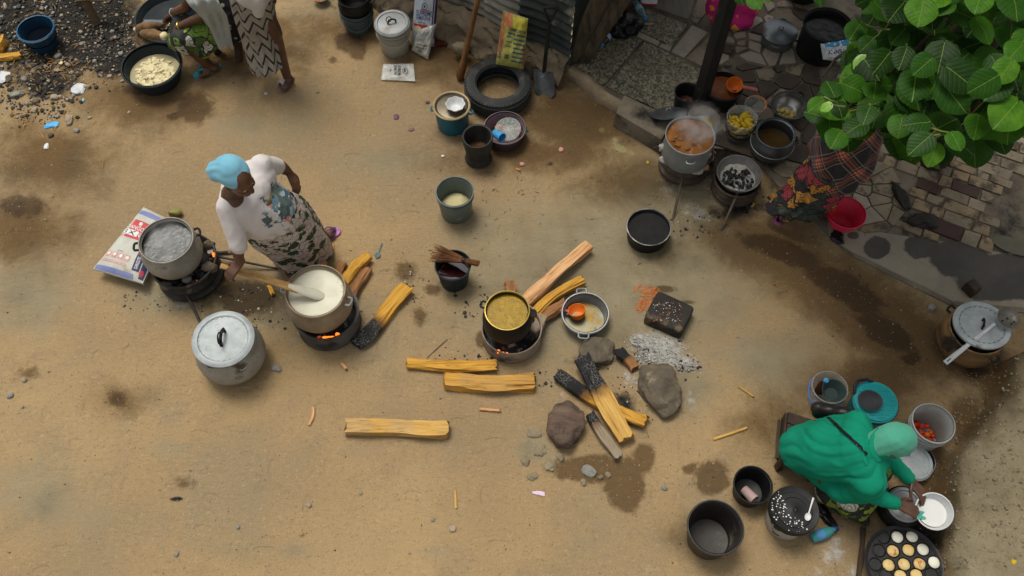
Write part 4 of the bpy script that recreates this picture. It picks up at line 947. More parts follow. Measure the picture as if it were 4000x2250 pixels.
for i in range(9):
    p_ = P(632 + ry.uniform(-8, 60), 95 + ry.uniform(-14, 14), .03)
    o = part('yam_peel', solid(grid(lambda u, v: V3(((u - .5) * .06, (v - .5) * .02, .012 * math.cos(u * 3 + i))), 6, 2)[:2], .002), YAM if i % 2 else YSKIN, tray, True); o.location = p_ - tray.location; o.rotation_euler = (ry.uniform(-.5, .5), ry.uniform(-.5, .5), ry.uniform(0, 6))
kn = thing('kitchen_knife', P(640, 78, .36), 'long kitchen knife in the hand of the seated woman', 'knife')
kv = P(560, 77, .33) - kn.location; ks = V3((-kv.y, kv.x, 0)).normalized()
part('blade', ([V3(v) for v in ((0, 0, -.001), kv * .8 + V3((0, 0, -.001)), kv + V3((0, 0, -.001)), kv * .85 + ks * .03 + V3((0, 0, -.001)), ks * .03 + V3((0, 0, -.001)), (0, 0, .001), kv * .8 + V3((0, 0, .001)), kv + V3((0, 0, .001)), kv * .85 + ks * .03 + V3((0, 0, .001)), ks * .03 + V3((0, 0, .001)))], [(4, 3, 2, 1, 0), (5, 6, 7, 8, 9), (0, 1, 6, 5), (1, 2, 7, 6), (2, 3, 8, 7), (3, 4, 9, 8), (4, 0, 5, 9)]), ALU_DARK, kn, False)
part('handle', tube([ks * .015 + V3((0, 0, 0)), ks * .015 - kv.normalized() * .1], .011, 8), DARKWOOD, kn)
# blue bucket top left
b1_, R, h = vessel('bucket', 'dark blue bucket of water standing on the ash heap', 'bucket', 137, 110, 138, NAVYB, yb=213, k=.74, lip=.008)
fill(b1_, 'water', R * .93, h * .5, M('dark_water', (.003, .005, .01), (.002, .003, .006), 5, .8, 0, .1, spec=.03), .001)
bail(b1_, R, h - .01, ALU, PI + .35, -.004, .0028, side=-.02)
NAVYRIM = M('blue_rim', (.02, .12, .24), (.012, .07, .15), 5, .4)
part('rim', lathe([(R * .98, h - .006), (R * 1.05, h - .008), (R * 1.06, h), (R * 1.02, h + .004), (R * .98, h + .002)], 44), NAVYRIM, b1_)
# grey-green bucket with black cauldron, top centre
b2, R, h = vessel('bucket', 'teal grey bucket with a black pot set in its mouth', 'bucket', 1389, 30, 126, TEALGREY, yb=140, k=.86, lip=.006)
part('rim_band', shell([(R * .985, h * .72), (R * 1.05, h * .73), (R * 1.05, h * .8), (R * .99, h * .81)], .004, 44), TEALGREY, b2)
bail(b2, R, h * .78, TEALGREY, PI + .1, .09, .004)
k1 = thing('cooking_pot', b2.location + V3((0, .0, h - .03)), 'black cauldron nested in the mouth of the teal grey bucket', 'pot')
part('body', shell([(a * .125, b * .16) for a, b in BELLY2] + [(.135, .155), (.135, .16), (.128, .16)], .005, 40), BLACK_POT, k1); lugs(k1, .14, .13, BLACK_POT, (-.1, PI - .3), .03, .006, out=.035)
# white bucket with aluminium lid
b3, R, h = vessel('bucket', 'cream bucket covered by a grey aluminium lid near the sacks', 'bucket', 1531, 95, 128, CREAMP, yb=228, k=.86, lip=.006)
for q in (.74, .86): part('rim_band', shell([(R * .97, h * q), (R * 1.05, h * q + .002), (R * 1.05, h * q + .01), (R * .98, h * q + .012)], .004, 44), CREAMP, b3)
bail(b3, R, h * .78, CREAMP, PI + .3, .06, .005)
pot_lid(b3, R * 1.1, h + .012, ALU, (.03, -.02, 0), BLACK_POT, .3, False)
# little green sieve top edge
sv = thing('sieve', P(1255, 2, .02), 'small green plastic sieve holding red chopped pepper', 'sieve')
GREENP = M('green_plastic', (.02, .22, .14), (.012, .14, .09), 6, .45)
part('bowl', shell([(0, 0), (.035, .004), (.06, .03), (.068, .05), (.072, .052)], .003, 32), GREENP, sv); part('handle', tube([(.066, -.02, .05), (.09, -.035, .052), (.125, -.055, .05)], [.009, .007, .008], 8, True, .5), GREENP, sv)
REDFOOD = M('red_pepper', (.5, .06, .02), (.3, .025, .01), 14, .35, 0, .6, 40, .005)
part('chopped_pepper', disc(.06, .03, .012, 40, 8, 28), REDFOOD, sv)
# tyre
tr_ = thing('tyre', P(1945, 345, .09) - V3((0, 0, .085)), 'worn black car tyre lying flat by the shack wall', 'tyre')
TR, TI = .272, .172
part('carcass', lathe([(TI, .045), (TI + .012, .022), (TI + .045, .01), (TR - .03, .016), (TR - .008, .03), (TR, .055), (TR * 1.002, .095), (TR, .135), (TR - .008, .16), (TR - .03, .176), (TI + .05, .185), (TI + .015, .175), (TI, .15), (TI + .01, .14), (TI + .05, .15), (TR - .022, .14), (TR - .012, .095), (TR - .022, .05), (TI + .05, .04), (TI + .01, .055), (TI, .045)], 72), RUBBER, tr_, True, 35)
lg = []
for i in range(72):
    a = 2 * PI * i / 72
    lg.append(box((math.cos(a) * (TR - .012), math.sin(a) * (TR - .012), .163), (.026, .008, .012), a)); lg.append(box((math.cos(a) * (TR - .012), math.sin(a) * (TR - .012), .028), (.026, .008, .012), a))
part('tread_lugs', join(*lg), RUBBER, tr_, False)
for z in (.065, .095, .125): part('tread_rib', lathe([(TR - .002, z - .011), (TR + .005, z - .009), (TR + .005, z + .009), (TR - .002, z + .011)], 72), RUBBER, tr_)
# blue cooler pot with bowl
bp_, R, h = vessel('insulated_pot', 'petrol blue insulated pot with a rusty lid near the tyre', 'pot', 1764, 414, 136, TEALD, yb=532, k=.9, lip=.004, prof=[(0, 0), (.84, 0), (.9, .03), (.95, .5), (.99, .95)])
LIDY = M('cream_rim', (.5, .40, .22), (.36, .26, .12), 8, .5, .2); LIDI = M('tarnished_lid', (.17, .145, .105), (.1, .085, .06), 6, .35, .7, .2, 50, .002, dirt=(.16, .07, .02), ds=7, dt=.6)
part('lid_rim', lathe([(R * .95, h), (R * 1.07, h - .004), (R * 1.09, h + .006), (R * 1.04, h + .014), (R * .97, h + .008)], 44), LIDY, bp_)
part('lid', lathe([(0, h - .004), (R * .55, h - .004), (R * .85, h - .008), (R * .97, h + .008)], 44), LIDI, bp_)
lugs(bp_, R * .99, h * .82, TEALD, (-.15, PI - .1), .022, .008, out=.03, droop=.01)
def cupbowl(name, label, loc, R, h, m, lobes=0, cat='bowl', group=None, rot=(0, 0, 0)):
    root = thing(name, loc, label, cat, group, rot)
    V, F, U = shell([(0, 0), (R * .5, 0), (R * .56, .004), (R * .8, h * .5), (R * .97, h * .95), (R, h)], .003, 64)
    if lobes:
        V = [V3((v.x * (1 + .045 * (v.z / h) * math.cos(lobes * math.atan2(v.y, v.x))), v.y * (1 + .045 * (v.z / h) * math.cos(lobes * math.atan2(v.y, v.x))), v.z)) for v in V]
    part('body', (V, F), m, root); return root
_p = P(1779, 412, h + .03); cupbowl('small_bowl', 'small white scalloped bowl on the lid of the blue pot', (_p.x, _p.y, h - .003), .075, .055, BRIGHTW, 8)
# mauve basket with dishes
bk, R, h = vessel('basket', 'mauve plastic basket of dishes beside the tyre', 'basket', 1971, 497, 158, MAUVE, yb=589, k=.8, lip=.008)
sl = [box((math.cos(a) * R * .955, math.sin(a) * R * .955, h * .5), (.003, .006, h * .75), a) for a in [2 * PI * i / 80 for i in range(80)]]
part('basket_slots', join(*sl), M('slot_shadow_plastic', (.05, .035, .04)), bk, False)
CLEARP = Mat('clear_plastic'); CLEARP.set(color=(.42, .46, .44), rough=.3, alpha=.3, spec=.3); CLEARP = CLEARP.m
CLEARP2 = Mat('cloudy_plastic'); CLEARP2.set(color=(.5, .51, .47), rough=.3, alpha=.28); CLEARP2 = CLEARP2.m
_p = P(1985, 497, .11); pl = thing('plate', (_p.x, _p.y, .075), 'clear plastic plate leaning in the mauve basket', 'plate', None, (.18, -.1, 0))
part('dish', shell([(0, 0), (.05, 0), (.055, .004), (.095, .015), (.105, .018)], .003, 40), CLEARP, pl)
part('ribs', join(*[box((math.cos(a) * .075, math.sin(a) * .075, .014), (.035, .003, .003), a) for a in [2 * PI * i / 12 for i in range(12)]]), CLEARP2, pl, False)
cf = thing('food_scraps', (_p.x - .01, _p.y + .02, .05), 'red and green wrappers lying under the clear plate', 'wrapper')
for i, (c_, d_) in enumerate([((.45, .06, .05), (-.03, .02, .01)), ((.02, .2, .08), (.05, .03, 0)), ((.55, .2, .15), (-.06, .03, 0)), ((.5, .1, .02), (.09, .0, .02))]): part('wrapper_piece', move(rock((.035, .025, .012), i + 4, 2, .5), d_), M('wrapper_%s' % 'abcd'[i], c_), cf)
_p = P(1946, 522, .14); cu = thing('drinking_cup', (_p.x, _p.y, .12), 'sky blue plastic cup lying in the mauve basket', 'cup', None, (PI / 2 - .25, 0, .75))
part('cup', shell([(0, -.05), (.026, -.05), (.029, -.045), (.036, .03), (.038, .05)], .002, 28), BLUEC, cu)
bt = thing('small_bottle', P(2045, 500, .08), 'dark bottle with a green cap in the mauve basket', 'bottle', None, (1.2, .2, .4)); part('glass', lathe([(0, -.04), (.02, -.04), (.022, -.03), (.022, .02), (.01, .04), (.01, .05), (0, .05)], 20), BLK, bt); part('cap', lathe([(.012, .045), (.013, .065), (0, .065)], 16), GREENP, bt)
# mortar
mo = thing('mortar', P(1865, 531, .28) - V3((0, 0, .28)), 'tall black wooden mortar with crushed residue inside', 'mortar')
mR = .121
part('body', lathe([(mR * .62, .02), (mR * .8, .0), (mR * .9, .012), (mR * .8, .05), (mR * .72, .075), (mR * .82, .11), (mR * .95, .2), (mR * 1.0, .27), (mR * .97, .28), (mR * .87, .276), (mR * .82, .22), (mR * .7, .12), (mR * .4, .09), (0, .085)], 44, .02, 3), MORTAR, mo)
part('residue', disc(mR * .66, .12, .016, 35, 8, 30, 2), M('crushed_spice', (.12, .05, .015), (.03, .016, .008), 30, .9, 0, .8, 60, .006), mo)
# ------------------------------------------------------------------ stoves and vessels at the terrace edge
s1 = P(2672, 640, .05); s1.z = 0
st1 = wheel_stove('charcoal_stove', 'rusty wheel rim stove under the steaming stockpot', s1, .2, .24, RUST, [((-.04, -.18, .2), (-.125, -.5, 0)), ((.17, .06, .15), (.26, .16, 0)), ((-.15, .1, .15), (-.24, .2, 0))], None, .98, 5, 11)
for i, (x, y, z, s) in enumerate([(-.16, -.1, .235, .045), (-.17, .02, .23, .04), (-.12, -.15, .225, .035), (.06, -.19, .215, .035)]): part('burning_lump', move(rock((s * 1.3, s * .8, s * .7), 70 + i, 2, .5, None, .3), (x, y, z)), EMBER if i == 2 else ASHY, st1, True, 25)
part('wood_stub', move(rock((.045, .02, .02), 77, 2, .2, None, .5), (.1, -.175, .23)), M('stub_wood', (.34, .2, .09)), st1)
STEELG = M('blue_grey_aluminium', (.34, .38, .39), (.24, .27, .28), 5, .5, .55, .3, 45, .002, dirt=(.1, .085, .06), ds=6, dt=.6)
c_ = P(2697, 528, .50)
stp = thing('stockpot', (c_.x, c_.y, .25), 'tall blue-grey stockpot of orange stew steaming on the stove', 'stockpot', None, (.0, .0, .3))
R = 194 / 2 / S(2697, 528, .5); h = .25
part('body', shell([(0, 0), (R * .9, 0), (R * .955, .012), (R * .97, .1), (R * .985, .2), (R * .99, h - .008), (R + .003, h - .004), (R, h)], .004, 48, .008, 2), STEELG, stp)
STEW = M('orange_stew', (.27, .105, .016), (.15, .05, .009), 14, .35, 0, .7, 36, .008, dirt=(.36, .19, .035), ds=16, dt=.6)
fill(stp, 'stew', R * .965, h * .87, STEW, .01, 22)
for i, (x, y) in enumerate([(-.5, .2), (-.6, -.2), (-.3, -.5), (-.2, .5), (.1, -.3), (.4, .1), (-.35, .05), (.2, .5), (-.7, .1)]): part('meat_piece', move(rock((.026, .02, .012), i + 3, 2, .4), (x * R, y * R, h * .88)), M('stewed_meat_%s' % 'abcdefghi'[i], (.22, .095, .02)), stp)
lugs(stp, R, h * .72, STEELG, (-1.9, 1.2), .03, .006, out=.03)
# steam
def steam(name, label, loc, size, dens, seed, lean=(0, 0)):
    VF = rock(size, seed, 4, .35)
    VF = ([V3((v.x + lean[0] * (v.z / size[2]), v.y + lean[1] * (v.z / size[2]), v.z)) for v in VF[0]], VF[1])
    m = bpy.data.materials.new('steam'); m.use_nodes = True; nt = m.node_tree; nt.nodes.clear()
    out = nt.nodes.new('ShaderNodeOutputMaterial'); tc = nt.nodes.new('ShaderNodeTexCoord')
    nz_ = nd(nt, 'ShaderNodeTexNoise', {'Vector': tc.outputs['Object'], 'Scale': 8.0, 'Detail': 4.0, 'Distortion': .8})
    ln = nd(nt, 'ShaderNodeVectorMath', {0: nd(nt, 'ShaderNodeMapping', {'Vector': tc.outputs['Object'], 'Scale': (1 / size[0], 1 / size[1], 1 / size[2])}).outputs[0]}, operation='LENGTH').outputs['Value']
    fo = nd(nt, 'ShaderNodeMapRange', {'Value': ln, 'From Min': 1.0, 'From Max': .35}); fo.interpolation_type = 'SMOOTHSTEP'
    mr = nd(nt, 'ShaderNodeMapRange', {'Value': nz_.outputs['Fac'], 'From Min': .4, 'From Max': .7})
    mu = nd(nt, 'ShaderNodeMath', {0: fo.outputs[0], 1: mr.outputs[0]}, operation='MULTIPLY'); mu2 = nd(nt, 'ShaderNodeMath', {0: mu.outputs[0], 1: dens}, operation='MULTIPLY')
    pv = nd(nt, 'ShaderNodeVolumePrincipled', {'Color': (.95, .95, .95, 1), 'Density': mu2.outputs[0], 'Anisotropy': .2})
    nt.links.new(pv.outputs[0], out.inputs['Volume'])
    o = part(name, VF, m); o.location = loc
    return tag(o, label, None, None, 'stuff')
steam('steam', 'steam rising from the stockpot of stew', (c_.x + .06, c_.y + .03, .57), (.23, .22, .18), 9, 3, (-.06, .1))
_p = P(655, 930, .5); steam('steam', 'steam over the pot of boiling water', (_p.x, _p.y, .53), (.15, .14, .09), 10, 8)
# open charcoal stove
c2 = P(2900, 670, .25)
st2 = wheel_stove('charcoal_stove', 'wheel rim stove with a bowl of grey ash and black coals', (c2.x - .02, c2.y + .0, 0), .178, .17, RUST, [((-.02, -.15, .16), (-.13, -.36, 0)), ((.15, .06, .12), (.22, .14, 0)), ((-.14, .08, .12), (-.2, .16, 0))], None, .5, 0, 21)
ASHBOWL = M('ash_coated_bowl', (.19, .18, .17), (.11, .105, .1), 9, .95, .05, .6, 50, .004, dirt=(.05, .048, .045), ds=5, dt=.58)
part('fire_bowl', shell([(0, .12), (.08, .125), (.14, .165), (.165, .215), (.172, .23)], .008, 44, .015, 2), ASHBOWL, st2)
part('ash_bed', disc(.14, .168, .014, 30, 8, 30, 5), ASHY, st2)
rc = random.Random(31)
for i in range(62):
    a, q = rc.uniform(0, 2 * PI), .118 * math.sqrt(rc.random()); s = rc.uniform(.01, .024)
    o = part('coal', rock((s, s * rc.uniform(.6, 1), s * .75), 300 + i, 1, .5, None, .3), CHARCOAL if rc.random() < .78 else ASHY, st2, False); o.location = (q * math.cos(a) - .005, q * math.sin(a) - .02, .178 + rc.uniform(0, .012)); o.rotation_euler = (rc.uniform(0, 3), rc.uniform(0, 3), rc.uniform(0, 3))
# lid leaning
ld = thing('pot_lid', P(2612, 440, .21), 'dark aluminium lid leaning on the soot-blackened block', 'lid', None, tuple(V3((-.12, .5, .8)).to_track_quat('Z', 'Y').to_euler()))
part('disc', lathe([(0, .022), (.06, .02), (.12, .01), (.145, 0), (.145, -.008), (.12, 0), (0, .008)], 44), ALU_DARK, ld); part('knob', join(tube([(-.02, 0, .012), (-.015, 0, .035), (.015, 0, .035), (.02, 0, .012)], .006, 8)), ALU, ld)
# vessels on the terrace
pn, R, h = vessel('mixing_bowl', 'steel bowl stained yellow behind the stockpot', 'bowl', 2750, 462, 122, ALU, h=.12, k=.7, bz=TZ, lip=.004, t=.003)
part('oily_lining', lathe([(0, .006), (R * .66, .006), (R * .72, .012), (R * .9, h * .7), (R * .965, h * .97)], 40), M('turmeric_stain', (.3, .19, .015), (.17, .11, .01), 5, .3, .4), pn)
fill(pn, 'yellow_mash', R * .7, .03, M('yellow_mash', (.6, .36, .02), (.45, .24, .01), 14, .5, 0, .6, 40, .006), .008, 30, .02)
sp_ = thing('spoon_handle', P(2760, 460, TZ + .12), 'pale teal spoon propped in the yellow bowl', 'spoon'); part('handle', tube([(-.07, .03, -.02), (0, 0, .01), (.015, -.01, .012)], [.005, .006, .009], 8, True, .5), M('pale_teal', (.2, .4, .4)), sp_)
PLANT = M('ripe_plantain', (.62, .43, .02), (.45, .29, .012), 8, .5, 0, .2, 40, .002, dirt=(.2, .12, .01), ds=14, dt=.64)
tb, R, h = vessel('bucket', 'clear plastic bucket packed with yellow plantain pieces', 'bucket', 2900, 457, 117, CLEARP2, yb=556, k=.8, bz=TZ, lip=.004, t=.003)
rp = random.Random(9)
for i in range(64):
    zl = rp.random(); a, q = rp.uniform(0, 2 * PI), R * lerp(.66, .74, zl) * math.sqrt(rp.uniform(.15, 1)); s = rp.uniform(.024, .034)
    o = part('plantain_piece', rock((s * 1.4, s * .62, s * .6), i, 2, .15), PLANT, tb); o.location = (q * math.cos(a), q * math.sin(a), .025 + zl * h * .58); o.rotation_euler = (rp.uniform(-.6, .6), rp.uniform(-.6, .6), rp.uniform(0, 6))
bail(tb, R * .96, h * .62, BLK, -PI / 2 - 1.5, .06, .008, 'bail_handle')
part('bucket_band', lathe([(R * .93, h * .52), (R * .99, h * .525), (R * .99, h * .56), (R * .95, h * .565)], 40), BLK, tb)
tb2, R, h = vessel('bucket', 'small empty clear bucket with an orange handle', 'bucket', 2951, 405, 80, CLEARP2, h=.11, k=.8, bz=TZ, lip=.003, t=.002)
bail(tb2, R, h - .01, ORANGE, -1.0, -.01, .005); 
pb_, R, h = vessel('wok', 'round black-rimmed wok holding peeled yellow potatoes', 'wok', 3084, 409, 138, ALU_DARK, h=.11, bz=TZ, lip=.004, t=.004, prof=[(0, 0), (.4, .02), (.7, .22), (.9, .6), (.98, .93)])
part('scoured_lining', lathe([(0, .006), (R * .4, .01), (R * .68, h * .26), (R * .88, h * .62), (R * .955, h * .96)], 44), M('scoured_steel', (.36, .35, .32), (.18, .17, .15), 5, .3, .85, .3), pb_)
lugs(pb_, R * 1.02, h * .95, BLACK_POT, (.8, .8 + PI), .025, .008, out=.03)
POTATO = M('boiled_potato', (.56, .45, .14), (.42, .31, .075), 9, .45, 0, .2, 40, .002, dirt=(.2, .13, .03), ds=12, dt=.66)
for i, (x, y, z) in enumerate([(-.07, .0, .04), (-.035, .01, .035), (-.0, -.005, .03), (-.06, -.03, .03), (-.025, -.03, .028), (.01, -.035, .028), (-.045, -.055, .035), (-.01, -.06, .03), (.025, -.06, .035), (-.03, -.01, .062), (-.01, -.035, .06), (.035, -.03, .035), (-.05, -.02, .06)]):
    s = .02 + .003 * (i % 3); part('potato', move(rock((s, s * .95, s * .9), i, 2, .1), (x, y, z)), POTATO, pb_)
ap_, R, h = vessel('cooking_pot', 'dark aluminium bellied pot of brown broth on the terrace', 'pot', 3031, 518, 150, ALU_DARK, yb=640, k=.8, bz=TZ, lip=.005, t=.005, prof=BELLY2)
fill(ap_, 'broth', R * .98, h * .5, M('brown_broth', (.11, .065, .02), (.07, .04, .012), 8, .15, 0, .3, 20, .005), .002)
part('seam_ring', lathe([(R * 1.14, h * .5), (R * 1.165, h * .51), (R * 1.165, h * .53), (R * 1.13, h * .54)], 44), ALU, ap_)
lugs(ap_, R * 1.03, h * .85, BLACK_POT, (-.2, PI - .2), .02, .007, out=.02)
bk_, R, h = vessel('bucket', 'black bucket with scraps at the foot of the black post', 'bucket', 2688, 360, 100, BLK, yb=455, k=.85, bz=TZ, lip=.005)
fill(bk_, 'scraps', R * .8, h * .35, M('wet_scraps', (.12, .04, .012), (.02, .015, .01), 22, .5), .01, 40); part('eggshell', move(rock((.016, .013, .008), 3, 2, .3), (.0, -.02, h * .38)), BRIGHTW, bk_)
bo, R, h = vessel('wash_tub', 'black tub of orange stew behind the black post', 'tub', 2826, 335, 146, BLK, h=.2, k=.8, bz=TZ, lip=.007)
fill(bo, 'stew', R * .95, h * .8, M('rust_stew', (.16, .045, .008), (.1, .026, .005), 12, .5, 0, .7, 60, .004), .004, 30)
_p = P(2862, 340, .26); scoop('plastic_scoop', 'orange plastic scoop resting in the black tub of stew', (_p.x, _p.y, TZ + .165), -.22, ORANGE, PINKRED, .066, .075, .12, (.35, .1))
dp, R, h = vessel('cooking_pot', 'dark aluminium pot with a domed lid on the crazy paving', 'pot', 3046, 125, 132, ALU_DARK, yb=205, k=.88, bz=TZ, lip=.004, prof=[(0, 0), (.84, 0), (.92, .05), (.98, .5), (1, .95)])
dl = part('lid', lathe([(0, h + .045), (R * .3, h + .04), (R * .7, h + .026), (R * .95, h + .012), (R * 1.06, h + .004), (R * 1.06, h - .004), (R * .9, h)], 44), M('satin_lid', (.16, .18, .19), (.1, .11, .12), 5, .35, .8), dp)
part('lid_handle', tube([(-.02, 0, h + .04), (-.015, 0, h + .065), (.015, 0, h + .065), (.02, 0, h + .04)], .006, 8), ALU, dl); lugs(dp, R * 1.02, h * .9, ALU_DARK, (1.2, -1.9), .03, .006, out=.03)
dr, R, h = vessel('steel_drum', 'black drum in the shade behind the lidded pot', 'drum', 3235, 95, 185, BLACK_POT, h=.3, k=.97, bz=TZ, lip=.008)
fill(dr, 'dark_water', R * .95, h * .8, M('drum_water', (.008, .008, .008), (.005, .005, .005), 5, .25), .002)
k2 = thing('cooking_pot', P(3130, -20, TZ), 'black pot at the top edge behind the lidded pot', 'pot'); part('body', shell([(a * .16, b * .2) for a, b in BELLY2] + [(.165, .195), (.16, .2)], .005, 40), BLACK_POT, k2)
rb_, R, h = vessel('basket', 'bright red plastic basket beside the kneeling worker skirt', 'basket', 3307, 829, 146, REDP, yb=910, k=.62, bz=TZ, lip=.007, t=.004, prof=[(0, 0), (.55, 0), (.6, .02), (.72, .3), (.8, .36), (.95, .85)])
rb_['label'] = 'bright red plastic basket on the wet paving beside the floral skirt'
part('radial_ribs', join(*[box((math.cos(a) * R * .28, math.sin(a) * R * .28, .007), (R * .45, .003, .005), a) for a in [2 * PI * i / 10 for i in range(10)]]), REDP, rb_, False)
part('weave_rings', join(*[lathe([(R * q, h * z), (R * q + .002, h * z + .003), (R * q, h * z + .006)], 40) for q, z in ((.83, .42), (.87, .55), (.91, .7), (.94, .82))]), REDP, rb_)

# ------------------------------------------------------------------ right edge: brown pot, lid, skimmer
pr_, R, h = vessel('cooking_pot', 'sooty brown round pot under a bright lid at the concrete edge', 'pot', 3822, 1285, 214, POT_BROWN, h=.29, bz=0, prof=BELLY, t=.006)
pot_lid(pr_, R * 1.02, h + .02, ALU_BRIGHT, (-.06, .05, .9), BLACK_POT, .35, True, (.02, .02, 0))
lugs(pr_, R * 1.08, h * .86, BLACK_POT, (-1.2, 2.2), .028, .009)
sk = thing('skimmer', P(3910, 1245, .36), 'long aluminium skimmer with a perforated bowl across the lid', 'skimmer')
ka, kb_ = P(3885, 1265, .345) - sk.location, P(3692, 1418, .27) - sk.location; kd = (kb_ - ka).normalized(); ksd = V3((-kd.y, kd.x, 0)).normalized()
part('handle', tube([ka, ka.lerp(kb_, .5), ka.lerp(kb_, .86), kb_], [.011, .014, .018, .018], 8, True, .4), M('bright_handle', (.55, .57, .57), (.42, .44, .44), 9, .4, .2), sk)
part('handle_slot', move(box((0, 0, .0075), (.05, .008, .004), math.atan2(kd.y, kd.x)), ka.lerp(kb_, .92)), ALU_DARK, sk, False)
kc = P(3934, 1246, .36) - sk.location
part('bowl', move(xf(shell([(0, 0), (.038, .002), (.064, .012), (.078, .028)], .003, 36), Matrix.Rotation(.12, 4, 'X')), kc), M('pitted_aluminium', (.17, .155, .125), (.1, .09, .075), 14, .45, .6, .5, 50, .003), sk)
for x, y in ((0, 0), (.036, .02), (-.026, .026), (-.036, -.016), (.016, -.038), (.038, -.026)): part('hole', move(lathe([(0, .0005), (.0065, .0005), (.0065, -.001), (0, -.001)], 14), kc + V3((x, y, .006))), BLACKBAG, sk)
bx = thing('black_block', P(3768, 1160, .0), 'small black wooden block behind the brown pot', 'block', None, (0, 0, .5)); part('block', box((0, 0, .12), (.075, .09, .11), 0, .008, .004), DARKWOOD, bx, False)
pu = M('murky_puddle', (.16, .15, .11), (.12, .11, .08), 4, .1, 0, .05)
pd_ = part('puddle', disc(.12, .0, .0, 5, 4, 30), pu); pd_.location = P(3960, 960, .092); pd_.scale = (1.3, .6, 1); pd_.rotation_euler = (0, 0, -.4); tag(pd_, 'murky puddle at the corner of the paving', None, None, 'structure')

# ------------------------------------------------------------------ around the woman in green
gb, R, h = vessel('bucket', 'clear bucket with a blue handle holding a dark green bowl', 'bucket', 3242, 1512, 136, CLEARP2, h=.22, k=.8, lip=.004, t=.003)
bail(gb, R, h - .03, M('light_blue_plastic', (.1, .2, .48)), 2.4, .06, .0065)
cupbowl('small_bowl', 'dark green bowl sitting in the mouth of the clear bucket', gb.location + V3((.02, -.025, h - .06)), .083, .065, GREYGREEN if False else M('bottle_green_plastic', (.045, .075, .07), (.028, .05, .046), 4, .4), 0, 'bowl', None, (.06, .04, 0))
bw = thing('water_bottle', gb.location + V3((-.02, .045, .05)), 'bottle with a light blue cap inside the clear bucket', 'bottle'); part('body', lathe([(0, 0), (.03, 0), (.032, .1), (.013, .15), (.013, .16)], 20), M('brown_bottle', (.05, .015, .01)), bw); part('cap', lathe([(.016, .16), (.017, .18), (0, .18)], 16), BLUEC, bw)
co, R, h = vessel('food_cooler', 'turquoise food cooler with a navy rim and handle', 'cooler', 3420, 1570, 172, TEALP, h=.2, k=.92, lip=.004)
part('lid', lathe([(0, h + .022), (R * .8, h + .02), (R * .96, h + .012), (R * 1.0, h - .004), (R * .97, h - .006)], 48), TEALP, co)
part('lid_pattern', join(*[box((x * .019 + (y % 2) * .0095, y * .017, h + .0225), (.015, .005, .004), .5 if y % 2 else -.5) for x in range(-7, 8) for y in range(-8, 9) if math.hypot(x * .019, y * .017) < R * .84]), TEALP, co, False)
part('rim', lathe([(R * .98, h - .03), (R * 1.05, h - .028), (R * 1.06, h - .012), (R * 1.0, h - .008)], 44), NAVY2, co)
part('handle', tube([P(3340, 1545, h) - co.location, P(3338, 1510, h + .02) - co.location, P(3352, 1488, h + .03) - co.location, P(3385, 1482, h + .03) - co.location, P(3410, 1495, h) - co.location], .011, 8), NAVY2, co)
_p = P(3398, 1566, h + .05); cb = cupbowl('small_bowl', 'shallow charcoal bowl on the turquoise cooler lid', (_p.x, _p.y, h + .024), .078, .035, M('charcoal_plastic', (.06, .065, .068), (.04, .043, .046), 6, .55), 2)
pw, R, h = vessel('bucket', 'white bucket with red tomatoes and peppers at its bottom', 'bucket', 3648, 1652, 160, WHITEP, h=.27, k=.86, lip=.006)
for q in (.72, .84): part('rim_band', shell([(R * .97, h * q), (R * 1.05, h * q + .002), (R * 1.05, h * q + .01), (R * .98, h * q + .012)], .004, 44), WHITEP, pw)
TOM = M('red_tomato', (.55, .035, .012), (.38, .02, .008), 6, .25, 0, .1); TOMO = M('orange_pepper', (.6, .14, .015), (.42, .08, .01), 6, .3, 0, .1); TOMG = M('green_pepper', (.3, .32, .03), (.2, .22, .02), 6, .3, 0, .1)
rt = random.Random(6)
for i in range(46):
    a, q = rt.uniform(0, 2 * PI), R * .76 * math.sqrt(rt.random()); s = rt.uniform(.016, .026)
    part('tomato', move(rock((s, s * rt.uniform(.7, 1), s * .9), i, 2, .25), (q * math.cos(a) - .02, q * math.sin(a) + .005, .02 + rt.uniform(0, .055))), rt.choice([TOM, TOM, TOMO, TOM, TOMG] if i % 5 == 0 else [TOM, TOMO, TOM]), pw)
l2 = thing('pot_lid', P(3572, 1805, .10), 'wide aluminium lid lying beside the pepper bucket', 'lid', None, (.12, .1, .3))
part('disc', lid_mesh(.125), ALU_BRIGHT, l2); part('knob', tube([(-.05, .07, .004), (-.06, .07, .03), (-.03, .06, .036), (-.01, .06, .004)], .007, 8), ALU_DARK, l2)
u1 = thing('cooking_pot', P(3572, 1812, .0), 'low aluminium pot under the wide lid', 'pot'); part('body', shell([(0, 0), (.09, 0), (.105, .02), (.11, .075)], .005, 40), ALU_DARK, u1)
p2, R, h = vessel('cooking_pot', 'black pot with a grey lid under the hands of the woman', 'pot', 3533, 1973, 150, BLACK_POT, h=.17, bz=0, prof=BELLY2, t=.005)
pot_lid(p2, R * .94, h + .006, ALU, (.03, .0, 0), ALU_DARK, .6, False)
wbowl = thing('mixing_bowl', P(3647, 1998, .34), 'white bowl of batter held by the woman in green', 'bowl', None, (.16, -.1, 0))
R = 142 / 2 / S(3647, 2000, .36)
part('body', shell([(0, -.075), (R * .5, -.075), (R * .58, -.07), (R * .84, -.03), (R * .97, .005), (R * 1.01, .012), (R * 1.03, .01), (R * 1.03, .014), (R, .016)], .004, 48), BRIGHTW, wbowl)
bd2 = part('batter', disc(R * .8, -.025, .0015, 20, 8, 44), BATTER, wbowl); bd2.rotation_euler = (-.14, .09, 0)
